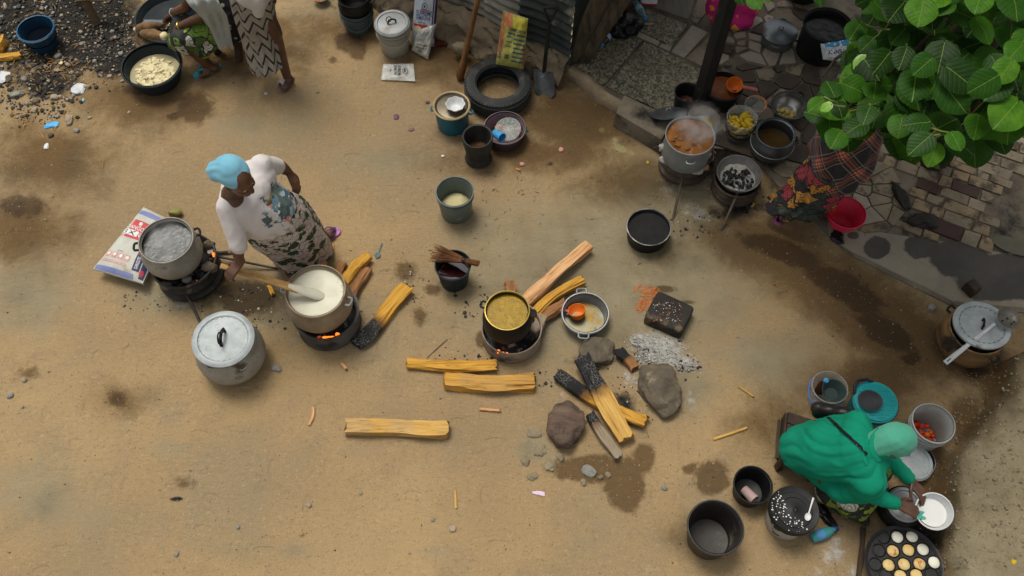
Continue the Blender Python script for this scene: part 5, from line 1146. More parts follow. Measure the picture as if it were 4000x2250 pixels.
rag = part('green_rag', solid(grid(lambda u, v: V3((-R * .98 + .05 * u + .01 * math.sin(v * 9), -.045 + .05 * v, -.012 + .03 * (1 - u) + .008 * math.sin(u * 7 + v * 5))), 8, 8)[:2], .003), M('mint_plastic', (.1, .5, .38)), wbowl)
# masa pan
mp = P(3532, 2205, .12); pan = thing('griddle_pan', (mp.x, mp.y, 0), 'black cast pan with round hollows for frying rice cakes', 'pan')
R = 296 / 2 / S(3532, 2205, .12)
IRON = M('cast_iron', (.03, .03, .03), (.016, .016, .016), 9, .5, .3, .6, 40, .004, dirt=(.1, .095, .085), ds=14, dt=.62)
part('stove_drum', lathe([(R * .8, 0), (R * .86, .08), (R * .6, .09), (0, .09)], 40), SOOT, pan)
part('plate', lathe([(0, .085), (R * .7, .085), (R * .95, .1), (R * 1.03, .115), (R * 1.03, .125), (R * .98, .122), (R * .93, .106), (0, .106)], 56, .01, 5), IRON, pan)
zz = lambda x, y: P(3200 + x / 3.22, 1900 + y / 3.22, .118) - pan.location
CAKEW = M('white_rice_cake', (.72, .71, .62), (.6, .58, .46), 12, .5, 0, .3, 40, .003); CAKEG = M('golden_rice_cake', (.56, .36, .11), (.62, .5, .24), 16, .5, 0, .4, 40, .003, dirt=(.36, .11, .012), ds=18, dt=.54)
GLOSS = M('oiled_iron', (.01, .01, .01), (.006, .006, .006), 5, .12, .2, .1)
GRP = 'rice cakes in the pan'; nth = ['by the handle side', 'x']
cells = [(815, 635, 0), (990, 632, 1), (1175, 625, 1), (760, 800, 0), (935, 808, 2), (1130, 795, 2), (1312, 787, 1), (715, 975, 0), (880, 985, 2), (1075, 975, 2), (1270, 970, 2), (1455, 950, 1), (845, 1110, 0), (1030, 1120, 2), (1230, 1110, 2), (1420, 1100, 0), (1120, 1290, 2), (940, 1270, 2), (1320, 1270, 0)]
for i, (x, y, kd_) in enumerate(cells):
    q = zz(x, y); s = .037
    part('hollow', move(lathe([(0, -.012), (s * .5, -.01), (s * .85, -.0045), (s * 1.05, .0035), (s * 1.16, .003), (s * 1.2, -.006)], 28), (q.x, q.y, .108)), GLOSS, pan)
    if kd_:
        ck = thing('rice_cake', pan.location + V3((q.x, q.y, .104)), 'white half-set rice cake in the black pan' if kd_ == 1 else 'golden browned rice cake in the black pan', 'rice cake', GRP + (' still white' if kd_ == 1 else ' browned'))
        part('cake', lathe([(0, .015), (s * .45, .0145), (s * .8, .011), (s * .96, .004), (s * .9, -.004), (0, -.006)], 26, .06, i), CAKEW if kd_ == 1 else CAKEG, ck)
# black bucket with cup, white bucket with black lid, big dark bucket, bottle
k3, R, h = vessel('bucket', 'black bucket with a pink cup lying inside', 'bucket', 2942, 1893, 148, BLK, h=.17, k=.82, lip=.006)
cu2 = thing('drinking_cup', k3.location + V3((-.005, -.03, .06)), 'pale pink plastic cup lying inside the black bucket', 'cup', None, (PI / 2 - .2, 0, .6)); part('cup', shell([(0, -.05), (.028, -.05), (.03, -.045), (.036, .05)], .002, 28), M('pale_pink_plastic', (.42, .3, .28), (.34, .23, .22)), cu2)
k4, R, h = vessel('bucket', 'white printed paint bucket with a flour-dusted black lid', 'bucket', 3101, 1994, 178, WHITEP, h=.25, k=.86, lip=.004)
part('lid', lathe([(0, h + .008), (.012, h + .014), (.03, h + .007), (R * .55, h + .007), (R * .58, h + .011), (R * .78, h + .011), (R * .81, h + .005), (R * .95, h + .007), (R * 1.07, h + .012), (R * 1.1, h + .004), (R * 1.1, h - .025), (R * 1.05, h - .025), (R * 1.04, h)], 52), BLK, k4)
rs = random.Random(14); sp = []
for i in range(75):
    a, q = rs.uniform(2.2, 5.2), R * rs.uniform(.3, 1); s = rs.uniform(.0015, .006); sp.append(move(rock((s, s, s * .4), i, 1, .4), (q * math.cos(a), q * math.sin(a), h + .012)))
part('flour_specks', join(*sp), BATTER, k4, False)['kind'] = 'stuff'
INK = M('black_print', (.02, .02, .022)); 
def curved(R0, a0, a1, z0, z1, h, Rt): return grid(lambda u, v: V3((lerp(R0, Rt, lerp(z0, z1, v) / h) * 1.006 * math.cos(lerp(a0, a1, u)), lerp(R0, Rt, lerp(z0, z1, v) / h) * 1.006 * math.sin(lerp(a0, a1, u)), lerp(z0, z1, v))), 10, 2)[:2]
for a0, a1, z0, z1 in ((-2.6, -2.2, .14, .2), (-2.15, -1.9, .16, .2), (-2.6, -2.0, .1, .12), (-2.9, -2.68, .12, .19), (-2.5, -2.1, .06, .085)): part('printed_label', curved(R * .86, a0, a1, z0, z1, h, R), INK, k4)
_p = P(3165, 1985, h + .02); spn = thing('plastic_spoon', (_p.x, _p.y, h + .016), 'white plastic spoon lying on the black bucket lid', 'spoon', None, (0, 0, 1.15))
part('bowl', xf(shell([(0, 0), (.01, .001), (.017, .005), (.019, .009)], .0015, 24), Matrix.Translation((-.06, 0, 0)) @ Matrix.Diagonal((1.35, 1, 1, 1))), BRIGHTW, spn); part('handle', tube([(-.04, 0, .008), (.0, 0, .006), (.07, 0, .01)], [.0045, .004, .0065], 8, True, .4), BRIGHTW, spn)
k5, R, h = vessel('bucket', 'large empty dark brown bucket in the lower foreground', 'bucket', 2795, 2060, 212, M('brown_black_plastic', (.042, .036, .03), (.02, .018, .016), 5, .5, 0, .3, 50, .003, dirt=(.15, .12, .085), ds=6, dt=.58), h=.27, k=.8, lip=.007, t=.006)
GLASSB = Mat('tinted_bottle'); GLASSB.set(color=(.05, .28, .3), rough=.15, alpha=.75); GLASSB = GLASSB.m
_p = P(3215, 2085, .04); bo_ = thing('drink_bottle', (_p.x, _p.y, .04), 'teal plastic bottle with a blue cap lying by the paint bucket', 'bottle', None, (0, PI / 2 - .1, .35))
part('body', lathe([(0, -.08), (.028, -.08), (.034, -.07), (.035, .02), (.03, .045), (.014, .075), (.014, .085)], 28), GLASSB, bo_); part('label', lathe([(.0355, -.045), (.036, -.043), (.036, .0), (.0355, .002)], 28), M('blue_label', (.08, .25, .5)), bo_); part('cap', lathe([(.016, .082), (.0165, .1), (0, .102)], 20), M('royal_blue_cap', (.015, .03, .22)), bo_)
# black bag rolled beside it
def crumple(name, label, px_, py_, size, z, m, seed, cat, rot=0, rough=.55):
    t_ = thing(name, P(px_, py_, z), label, cat, None, (0, 0, rot)); part('film', move(rock(size, seed, 4, rough, -.5), (0, 0, size[2] * .5)), m, t_, True, 60); return t_
crumple('plastic_bag', 'twisted black plastic bag between the bottle and skirt', 3225, 2020, (.035, .09, .025), 0, BLACKBAG, 4, 'bag', .5)
crumple('plastic_bag', 'shiny black plastic bag leaning at the weathered post', 2435, 120, (.13, .11, .09), TZ, BLACKBAG, 7, 'bag')
crumple('plastic_bag', 'crumpled black film scrap under the red basket', 3270, 930, (.05, .06, .02), .08, BLACKBAG, 9, 'bag', .3)
crumple('wet_rag', 'bundled dark wet rag on the paving', 3600, 870, (.1, .065, .045), .08, M('wet_dark_rag', (.03, .026, .02), (.014, .012, .01), 9, .55, 0, .9, 20, .01), 12, 'rag', -.1)
crumple('wet_rag', 'long dark rag rolled upright on the paving', 3518, 775, (.045, .12, .035), .08, M('rolled_dark_rag', (.028, .024, .018), (.012, .011, .009), 9, .6, 0, .9, 20, .01), 14, 'rag', .25)
# pink flowered cloth
PINKC = Mat('pink_flower_cloth'); _v = PINKC.mapv(PINKC.tc.outputs['Object'], (1, 1, 1)); _cell = PINKC.vor(9, _v); _pet = PINKC.noise(22, 3, .5, _v)
PINKC.set(color=PINKC.mix(PINKC.band(PINKC.math('ADD', _cell, PINKC.math('MULTIPLY', _pet, .5)), .56, .52), (.52, .008, .15), (.72, .32, .015)), rough=.75); PINKC.bump(PINKC.noise(12, 3), .3, .02)
pk = thing('flowered_cloth', P(2848, 92, TZ), 'bright pink cloth with yellow flowers bundled behind the black post', 'cloth')
part('bundle', fuse([ellipsoid((-.08, .04, .17), (.14, .13, .19)), ellipsoid((.12, .06, .15), (.12, .12, .17)), roundcone((-.1, -.04, .08), .08, (.12, -.03, .05), .07), roundcone((-.05, .1, .3), .12, (.1, .15, .5), .1)], .015, 8, .5, lambda v, n: .016 * mnoise.noise(V3((v.x * 14, v.y * 14, v.z * 3))) + .008 * mnoise.noise(v * 30)), PINKC.m, pk, True, 80)
# bottles, packets on the terrace
def bottle(label, px_, py_, m, capm, rot, z, L=.2, r_=.03, lab=None):
    b_ = thing('drink_bottle', P(px_, py_, z), label, 'bottle', None, rot)
    part('body', lathe([(0, -L * .5), (r_ * .85, -L * .5), (r_, -L * .46), (r_, L * .12), (r_ * .85, L * .22), (r_ * .4, L * .4), (r_ * .4, L * .47)], 28), m, b_); part('cap', lathe([(r_ * .48, L * .44), (r_ * .5, L * .53), (0, L * .53)], 20), capm, b_)
    if lab: part('label', lathe([(r_ * 1.02, -L * .18), (r_ * 1.04, -L * .17), (r_ * 1.04, L * .06), (r_ * 1.02, L * .07)], 28), lab, b_)
OILG = Mat('oil_bottle'); OILG.set(color=(.3, .2, .02), rough=.12, alpha=.85); CLRB = Mat('clear_blue_bottle'); CLRB.set(color=(.2, .4, .45), rough=.1, alpha=.55); BRWN = Mat('brown_glass'); BRWN.set(color=(.03, .012, .006), rough=.1)
LABB = M('bluewhite_label', (.2, .36, .6), (.5, .55, .62), 14)
bottle('upright bottle of yellow oil behind the black bag', 2415, 55, OILG.m, BLUEC, (-.15, .06, 0), TZ + .14, .28, .033, LABB)
bottle('brown glass bottle lying by the black bag', 2368, 150, BRWN.m, BLUEC, (PI / 2 - .1, 0, -.45), TZ + .035, .2, .034, LABB)
bottle('clear blue water bottle lying on the terrazzo', 2500, 40, CLRB.m, BLUEC, (PI / 2 - .1, 0, .35), TZ + .035, .22, .033, LABB)
bottle('dark red bottle standing beside the oil bottle', 2447, 30, M('dark_red_glass', (.07, .01, .01)), BLUEC, (-.1, .1, 0), TZ + .12, .24, .03)
pkx = thing('snack_packet', P(2535, 2, TZ + .02), 'white and red snack packet at the top of the terrace', 'packet', None, (0, 0, -.1)); part('film', rock((.075, .05, .014), 3, 3, .25, None, .4), BRIGHTW, pkx); part('red_stripe', box((0, -.05, .0), (.14, .018, .012), 0, .004), M('red_print', (.5, .02, .02)), pkx)
ch = thing('chalk_stick', P(2530, 94, TZ + .008), 'short pale stick lying on the terrazzo', 'stick'); part('stick', tube([(-.045, -.003, 0), (.0, .001, .001), (.045, .004, 0)], [.008, .009, .008], 8), TPALE, ch)
# ------------------------------------------------------------------ printed sacks and bags
def text_vf(s, size=1.0):
    cu = bpy.data.curves.new('t', 'FONT'); cu.body = s; cu.size = size; cu.align_x = 'CENTER'; cu.align_y = 'CENTER'; cu.resolution_u = 2; cu.offset = .012
    o = bpy.data.objects.new('t', cu); col.objects.link(o)
    dg = bpy.context.evaluated_depsgraph_get(); dg.update()
    me_ = bpy.data.meshes.new_from_object(o.evaluated_get(dg))
    V = [v.co.copy() for v in me_.vertices]; F = [tuple(p.vertices) for p in me_.polygons]
    bpy.data.objects.remove(o); bpy.data.curves.remove(cu); bpy.data.meshes.remove(me_)
    x0, x1 = min(v.x for v in V), max(v.x for v in V); y0, y1 = min(v.y for v in V), max(v.y for v in V)
    return [V3(((v.x - x0) / (x1 - x0) - .5, (v.y - y0) / (y1 - y0) - .5, 0)) for v in V], F      # unit box
class Sack:
    def __init__(s, name, label, cat, TL, TR, BL, BR, N, thick, mats, bulge=.04, seed=0, group=None, crease=.008, pw=4, film=False):
        s.c = [V3(q) for q in (TL, TR, BL, BR)]; s.N = V3(N).normalized(); s.th = thick; s.bu = bulge; s.seed = seed; s.cr = crease; s.pw = pw
        base = sum(s.c, V3()) / 4
        s.root = thing(name, (base.x, base.y, min(q.z for q in s.c)), label, cat, group)
        f = grid(lambda u, v: s.at(u, v), 28, 36); b = grid(lambda u, v: s.at(u, v, 0, -1), 28, 36)
        n = len(f[0]); V = f[0] + b[0]; F = [q[::-1] for q in f[1]] + [tuple(i + n for i in q) for q in b[1]]
        m, k = 29, 37
        rim = [i for i in range(m)] + [j * m + m - 1 for j in range(1, k)] + [(k - 1) * m + i for i in range(m - 2, -1, -1)] + [j * m for j in range(k - 2, 0, -1)]
        for a, c_ in zip(rim, rim[1:] + rim[:1]): F.append((c_, a, a + n, c_ + n))
        s.body = part('sack_body', (V, F), mats, s.root, True, 60)
    def at(s, u, v, dz=0.0, side=1):
        p = s.c[0].lerp(s.c[1], u).lerp(s.c[2].lerp(s.c[3], u), v)
        e = max(0.0, (1 - abs(2 * u - 1) ** s.pw)) * max(0.0, (1 - abs(2 * v - 1) ** (s.pw * 1.5)))
        w_ = mnoise.noise(V3((u * 4 + s.seed, v * 5, side))) * s.cr + mnoise.noise(V3((u * 11, v * 9 + s.seed, side * 3))) * s.cr * .5
        return p + s.N * (side * (s.th / 2 + 0) * (.25 + .75 * e) + side * s.bu * e + w_ * (.3 + .7 * e) + dz * side) - s.root.location
    def patch(s, name, u0, u1, v0, v1, m, dz=.0015, nu=10, nv=8):
        f = grid(lambda u, v: s.at(lerp(u0, u1, u), lerp(v0, v1, v), dz), nu, nv); return part(name, (f[0], [q[::-1] for q in f[1]]), m, s.root, True, 80)
    def ring(s, name, cu, cv, ru, rv, m, dz=.002, inner=0.0, n=20, star=0.0):
        V, F = [], []
        for i in range(n):
            a = 2 * PI * i / n; q = 1 - (star if i % 2 else 0)
            V.append(s.at(cu + ru * q * math.cos(a), cv + rv * q * math.sin(a), dz)); V.append(s.at(cu + ru * inner * math.cos(a), cv + rv * inner * math.sin(a), dz))
        for i in range(n):
            j = (i + 1) % n; F.append((2 * i, 2 * i + 1, 2 * j + 1, 2 * j))
        return part(name, (V, F), m, s.root, True, 80)
    def text(s, str_, cu, cv, wu, hv, m, rot=0, dz=.003):
        V, F = text_vf(str_)
        out = []
        for v in V:
            x, y = v.x, v.y
            if rot == 180: x, y = -x, -y
            if rot in (90, -90):
                k_ = 1 if rot == 90 else -1; u, w_ = cu - k_ * y * wu, cv - k_ * x * hv
            else: u, w_ = cu + x * wu, cv - y * hv
            out.append(s.at(u, w_, dz))
        return part('printed_lettering', (out, F), m, s.root, False)
INKR = M('red_ink', (.52, .07, .085), (.44, .055, .07), 8, .7); INKN = M('navy_ink', (.05, .055, .13), (.035, .04, .1), 8, .7); INKB = M('blue_ink', (.19, .22, .42), (.15, .175, .35), 8, .7); INKW = M('white_ink', (.66, .66, .62), (.58, .58, .55), 8, .7); INKP = M('purple_ink', (.06, .035, .13), (.045, .025, .1), 8, .6); INKK = M('dark_ink', (.035, .04, .06)); INKC = M('light_blue_ink', (.22, .42, .58)); INKRB = M('bright_red_ink', (.5, .03, .035)); INKLR = M('faded_red_ink', (.6, .3, .27))
SACKW = M('woven_white_sack', (.48, .485, .43), (.39, .395, .345), 6, .7, 0, .5, 60, .003, dirt=(.33, .29, .22), ds=5, dt=.6)
sk1 = Sack('cement_sack', 'half-empty red and white printed cement sack lying behind the left pot', 'sack', P(562, 812, .06), P(668, 862, .06), P(366, 1052, .1), P(560, 1110, .1), (0, 0, 1), .08, SACKW, .035, 3)
sk1.patch('blue_stripe', .02, .98, .06, .14, INKB); sk1.patch('red_panel', .015, .985, .23, .5, INKR); sk1.patch('blue_stripe', .02, .8, .94, .995, INKB)
sk1.ring('printed_emblem', .42, .275, .07, .03, INKW, .0025, 0, 16, .35); sk1.text('DANGOTE', .42, .345, .62, .055, INKW); sk1.patch('white_box', .08, .5, .385, .465, INKW, .0025); sk1.text('3X', .27, .425, .34, .07, INKN); sk1.ring('printed_seal', .66, .425, .15, .05, INKW, .0025, 0, 36, .1); sk1.ring('printed_seal', .66, .425, .1, .034, INKLR, .0035, .8)
for i in range(4): sk1.patch('warning_box', .1 + i * .14, .21 + i * .14, .74, .82, INKLR, .0018); sk1.ring('warning_mark', .155 + i * .14, .775, .035, .022, INKW, .003)
sk1.text('CAUTION', .36, .715, .14, .014, INKN); sk1.patch('red_caption', .06, .6, .855, .885, INKLR); sk1.text('FOLLOW SAFETY RULES', .33, .87, .5, .014, INKW)
sk1.patch('navy_label', .74, .88, .58, .9, INKN, .0018); sk1.text('DANGOTE', .81, .79, .07, .16, INKW, 90); sk1.text('3X', .81, .645, .11, .09, INKR, 90, .0045); sk1.patch('navy_label', .9, .985, .75, .97, INKN, .0018); sk1.ring('red_badge', .93, .9, .035, .045, INKR, .003)
yb_ = thing('cloth_scrap', P(690, 838, .0), 'small olive cloth scrap sticking out behind the left pot', 'cloth'); part('cloth', move(rock((.06, .03, .03), 8, 3, .5), (0, 0, .03)), M('olive_cloth', (.24, .22, .06)), yb_)

NF = V3((.12, -.75, .5))
SEMW = M('glossy_white_sack', (.44, .47, .5), (.36, .39, .42), 5, .35, 0, .4, 30, .004)
sk2 = Sack('semolina_sack', 'tall white and blue striped semolina sack standing by the wall', 'sack', P(1628, -95, .6), P(1718, -85, .6), P(1607, 172, .03), P(1696, 180, .03), NF, .1, SEMW, .03, 5)
for i in range(9): sk2.patch('stripe', .06 + i * .075, .075 + i * .075, .05, .66, INKC, .001)
sk2.patch('purple_side', .78, .99, .02, .98, INKP, .0012); sk2.patch('white_line', .84, .87, .02, .98, INKW, .002)
sk2.text('SUPREME', .42, .5, .68, .075, INKN); sk2.text('SEMOLINA', .4, .57, .62, .06, INKN); sk2.text('10x1kg', .34, .64, .3, .035, INKN)
sk2.ring('printed_emblem', .42, .4, .13, .05, INKN, .0022, .82); sk2.ring('printed_emblem', .42, .4, .05, .025, INKN, .0022, 0, 12, .3); sk2.patch('red_arc', .25, .6, .445, .458, INKRB, .003)
sk2.patch('red_band', .03, .6, .665, .7, INKRB, .002); sk2.ring('dish_picture', .2, .74, .13, .05, M('cream_ink', (.6, .5, .3)), .0025); sk2.ring('dish_picture', .45, .73, .12, .045, M('brown_ink', (.3, .1, .03)), .0024)
CLRBAG = Mat('clear_film'); CLRBAG.set(color=(.62, .63, .6), rough=.18, alpha=.5); CLRBAG.bump(CLRBAG.noise(22, 4), .7, .012); CLRBAG = CLRBAG.m
sk3 = Sack('flour_bag', 'clear bag of cream flour leaning against the striped sack', 'bag', P(1634, 118, .26), P(1704, 92, .26), P(1606, 196, .01), P(1672, 232, .01), NF, .05, CLRBAG, .02, 7, None, .012)
fl_ = grid(lambda u, v: sk3.at(.04 + u * .92, lerp(.42 + .06 * math.sin(u * 5), .98, v), -.004), 14, 14); fb2 = grid(lambda u, v: sk3.at(.04 + u * .92, lerp(.42 + .06 * math.sin(u * 5), .98, v), -.004, -1), 14, 14)
nn_ = len(fl_[0]); part('flour', (fl_[0] + fb2[0], [q[::-1] for q in fl_[1]] + [tuple(i + nn_ for i in q) for q in fb2[1]]), M('cream_flour', (.62, .57, .42), (.54, .49, .35), 8, .8, 0, .3), sk3.root, True, 80)
sk3.text('SUPREME', .46, .72, .62, .07, INKK, 180); sk3.text('SEMOLINA', .44, .62, .62, .07, INKK, 180); sk3.ring('printed_emblem', .42, .84, .13, .055, INKK, .003, .8); sk3.ring('printed_emblem', .42, .84, .06, .03, INKK, .003, 0, 12, .4)
sk4 = Sack('plastic_bag', 'empty clear printed flour bag lying flat on the earth', 'bag', P(1497, 250, .02), P(1615, 249, .02), P(1489, 311, .02), P(1622, 317, .02), (0, 0, 1), .01, CLRBAG, .012, 9, None, .018)
sk4.text('SUPREME', .54, .5, .1, .55, INKK, -90); sk4.text('SEMOLINA', .42, .5, .09, .55, INKK, -90); sk4.text('1kg', .27, .5, .06, .2, INKK, -90); sk4.ring('printed_emblem', .72, .5, .085, .2, INKK, .003, .82); sk4.ring('printed_emblem', .71, .5, .045, .11, INKK, .003, 0, 12, .4)
SEMOV = M('lime_sack', (.4, .39, .1), (.29, .3, .07), 5, .5, 0, .5, 40, .004, dirt=(.28, .3, .12), ds=8, dt=.62)
sk5 = Sack('semovita_sack', 'crumpled lime and orange flour sack standing on the tyre', 'sack', P(1966, 42, .62), P(2062, 72, .62), P(1937, 250, .19), P(2044, 270, .19), (.1, -.7, .6), .09, SEMOV, .03, 11, None, .03)
sk5.root.name = 'flour_sack'
INKO = M('orange_ink', (.45, .17, .07), (.34, .12, .05), 8, .6); INKY = M('yellow_ink', (.46, .4, .04), (.34, .31, .03), 8, .5); INKT = M('teal_ink', (.05, .11, .16), (.04, .08, .12), 8, .6)
sk5.patch('orange_side', .0, .14, .02, .97, INKO, .001); sk5.patch('orange_corner', .12, .38, .0, .26, INKO, .0014); sk5.patch('orange_side', .9, .99, .55, .98, INKO, .001); sk5.patch('yellow_top', .4, .97, .03, .24, INKY, .0014)
sk5.text('SEMOVITA', .62, .28, .66, .06, INKK, 0, .004); sk5.text('SEMOVITA', .075, .7, .07, .36, INKN, 90)
for i in range(7): sk5.patch('printed_lines', .5 if i else .25, .95, .345 + i * .085, .375 + i * .085, INKT, .0025)
for i in range(3): sk5.patch('printed_lines', .2, .44, .42 + i * .09, .435 + i * .09, INKT, .0025)
for i in range(7): sk5.patch('bar_code', .24 + i * .022, .252 + i * .022, .76, .85, INKK, .003, 2, 3)
sk6 = Sack('plastic_bag', 'white and blue printed plastic bag tucked under the leaves', 'bag', P(3205, 172, .36), P(3325, 150, .36), P(3215, 232, .3), P(3330, 246, .3), (-.1, -.45, .8), .04, M('white_film_bag', (.6, .62, .62), (.48, .5, .52), 6, .4, 0, .6, 25, .006), .03, 13, None, .02)
sk6.patch('blue_top', .1, .98, .02, .34, M('cyan_ink', (.03, .25, .48)), .0015); sk6.text('EN PENNY', .55, .62, .8, .24, INKN, 180)

# ------------------------------------------------------------------ tools against the wall
ps_a, ps_b = P(1797, 300, .035), P(1867, 0, .78); ps_d = ps_b - ps_a
pe = thing('pestle', (ps_a.x, ps_a.y, 0), 'long brown wooden pestle leaning on the shack wall', 'pestle')
part('pole', tube(rel(pe, [ps_a - ps_d.normalized() * .03, ps_a, ps_a + ps_d * .06, ps_a + ps_d * .16, ps_a + ps_d * .24, ps_a + ps_d * .6, ps_b, ps_a + ps_d * 1.45]), [.02, .033, .036, .034, .024, .0215, .021, .03], 16), PESTLE, pe)
sv_a, sv_b = P(2124, 285, .10), P(2153, 24, .78)
sh_ = thing('shovel', (sv_a.x, sv_a.y, 0), 'worn shovel with a black D handle leaning on the wall', 'shovel')
BLKPAINT = M('chipped_black_paint', (.02, .02, .02), (.012, .012, .012), 6, .5, 0, .4, 40, .003, dirt=(.35, .3, .18), ds=12, dt=.66); BLADE = M('scraped_steel', (.17, .175, .18), (.07, .072, .075), 6, .5, .6, .5, 35, .004, dirt=(.35, .36, .36), ds=9, dt=.58)
sl_ = lambda p: p - sh_.location
part('shaft', tube([sl_(sv_a), sl_(sv_a.lerp(sv_b, .8))], [.016, .015], 12), BLKPAINT, sh_)
g0 = sv_a.lerp(sv_b, .8); ax = (sv_b - sv_a).normalized(); sd2 = V3((1, 0.15, 0)).normalized()
part('grip', join(tube([sl_(g0 - ax * .02), sl_(g0 + ax * .05 + sd2 * .03), sl_(g0 + ax * .13 + sd2 * .055)], .011, 10), tube([sl_(g0 - ax * .02), sl_(g0 + ax * .05 - sd2 * .03), sl_(g0 + ax * .13 - sd2 * .055)], .011, 10), tube([sl_(g0 + ax * .13 + sd2 * .06), sl_(g0 + ax * .13 - sd2 * .06)], .014, 10)), BLKPAINT, sh_)
bt0 = P(2122, 280, .13); bt1 = P(2128, 382, .0)
def blade(u, v):
    w_ = lerp(.085, .09, min(v * 3, 1)) * (1 if v < .7 else 1 - .35 * ((v - .7) / .3) ** 2); s_ = (u - .5) * 2
    p = bt0.lerp(bt1, v) + V3((s_ * w_ * .95, s_ * w_ * -.25, 0)); return sl_(p + V3((0, .02, .0)) + V3((0, -1, .6)) * (.03 * s_ * s_ - .012 + .01 * (1 - v)))
part('blade', solid(grid(blade, 14, 16)[:2], .003), BLADE, sh_)
dk_ = thing('iron_bar', P(1740, 130, .0), 'short black iron bar lying at the foot of the wall', 'bar'); part('bar', tube([(-.09, .09, .03), (.07, -.03, .02)], .014, 8), SOOT, dk_)
mt = thing('metal_scrap', P(1500, 10, .01), 'small bent black wire frame on the earth at the top', 'scrap'); part('wire', tube([(-.06, .03, .01), (.05, -.02, .012), (.06, .03, .01), (-.05, -.03, .01), (-.06, .03, .01)], .007, 6), SOOT, mt)
rs_ = part('red_cloth', rock((.075, .05, .03), 3, 3, .5), M('maroon_cloth', (.1, .022, .015))); rs_.location = P(1720, 165, .02); tag(rs_, 'dark maroon cloth scrap beside the striped sack', 'cloth')

# ------------------------------------------------------------------ firewood
def wood(name, c1, c2, c3, char=0.0, gray=0.0):
    m = Mat(name); uv = m.tc.outputs['UV']; u = m.sep(uv)[0]
    v = m.mapv(m.tc.outputs['Object'], (2.2, 34, 34)); n1 = m.noise(1.6, 6, .65, v, .5); n2 = m.noise(3.5, 4, .6, v)
    c_ = m.ramp(n1, [(.3, c3), (.48, c2), (.68, c1)])
    c_ = m.mix(m.math('MULTIPLY', m.band(n2, .57, .68), .75), c_, tuple(x * .4 for x in c3))
    if gray: c_ = m.mix(m.math('MULTIPLY', m.band(m.noise(7, 4), .4, .6), gray), c_, (.25, .21, .165))
    if char:
        vo = m.vor(34, m.mapv(m.tc.outputs['Object'], (1, 1.6, 1.6)), 'DISTANCE_TO_EDGE')
        cc = m.mix(m.math('MULTIPLY', m.band(vo, .05, .0), m.band(m.noise(8, 3), .45, .6)), (.01, .01, .01), (.2, .195, .185))
        bu = m.math('ADD', u, m.math('MULTIPLY', m.math('SUBTRACT', m.noise(12, 4), .5), .22)); msk = m.band(bu, char + .02, char - .02)
        c_ = m.mix(m.math('MULTIPLY', m.band(bu, char + .16, char), .85), c_, (.09, .04, .015)); c_ = m.mix(msk, c_, cc)
    m.set(color=c_, rough=.8, spec=.3); m.bump(m.math('ADD', n1, m.math('MULTIPLY', n2, .6)), .8, .008)
    return m.m
W_YEL = ((.6, .335, .055), (.46, .235, .03), (.22, .095, .012)); W_OR = ((.66, .43, .24), (.55, .3, .13), (.33, .12, .04)); W_DK = ((.34, .165, .065), (.24, .11, .042), (.12, .055, .024)); W_PALE = ((.6, .375, .11), (.49, .285, .07), (.27, .14, .03)); W_GR = ((.33, .26, .165), (.24, .18, .11), (.11, .08, .05))
WCACHE = {}
def log(label, ax_, ay_, bx_, by_, wpx, pal, za=.03, zb=.03, char=0.0, gray=0.0, seed=0, hfrac=.75, name='firewood_log', bend=.1, cat='firewood', group='split firewood logs'):
    A, B = P(ax_, ay_, za), P(bx_, by_, zb); W = wpx / S((ax_ + bx_) / 2, (ay_ + by_) / 2, (za + zb) / 2); Hh = W * hfrac
    dz_ = min(za, zb); L = (B - A).length
    x = (B - A).normalized(); y = V3((0, 0, 1)).cross(x).normalized(); z = x.cross(y)
    o = bpy.data.objects.new(name, None); rr_ = random.Random(seed + 100)
    ns, nc = 26, 14
    prof = []
    corners = [rr_.uniform(.75, 1.1) for _ in range(nc)]
    V, F, UV = [], [], []
    for i in range(ns + 1):
        t = i / ns
        for j in range(nc):
            a = 2 * PI * j / nc; cx, cy = math.cos(a), math.sin(a)
            sx, sy = math.copysign(abs(cx) ** .55, cx) * W / 2, math.copysign(abs(cy) ** .6, cy) * Hh / 2
            q = corners[j] * (1 + .34 * mnoise.noise(V3((t * 2.6 + seed, j * .9, 1))) + .07 * mnoise.noise(V3((t * 9 + seed, j * 1.7, 5))))
            xx = t * L + ((.035 * mnoise.noise(V3((j * 1.3, seed, 9))) * (1 if i in (0, ns) else 0)))
            be = bend * W * math.sin(t * PI * 1.3 + seed)
            V.append(V3((xx, sx * q + be, sy * q))); UV.append((t, j / nc))
    for i in range(ns):
        for j in range(nc):
            k_ = (j + 1) % nc; F.append((i * nc + j, (i + 1) * nc + j, (i + 1) * nc + k_, i * nc + k_))
    F.append(tuple(range(nc))); F.append(tuple(ns * nc + j for j in range(nc))[::-1])
    key = (pal, char, gray)
    if key not in WCACHE: WCACHE[key] = wood('split_wood_%d' % len(WCACHE), *pal, char, gray)
    me_ = mesh(name, V, F, WCACHE[key], True, UV, None, 32); o = bpy.data.objects.new(name, me_); col.objects.link(o)
    o.matrix_world = Matrix(((x.x, y.x, z.x, A.x), (x.y, y.y, z.y, A.y), (x.z, y.z, z.z, A.z + 0), (0, 0, 0, 1)))
    return tag(o, label, cat, group)
log('lone yellow split log lying apart in the open foreground', 1353, 1677, 1750, 1675, 66, W_PALE, .035, .035, gray=.3, seed=1)
log('upper yellow log of the pair lying side by side below the fire', 1591, 1427, 1940, 1424, 46, W_YEL, .03, .03, seed=2, bend=.2)
log('lower broad yellow log of the pair lying side by side', 1738, 1490, 2088, 1500, 70, W_YEL, .035, .035, gray=.22, seed=3)
log('yellow log with a burnt black end near the porridge pot', 1380, 1342, 1605, 1135, 58, W_YEL, .025, .035, .38, seed=4, bend=.3)
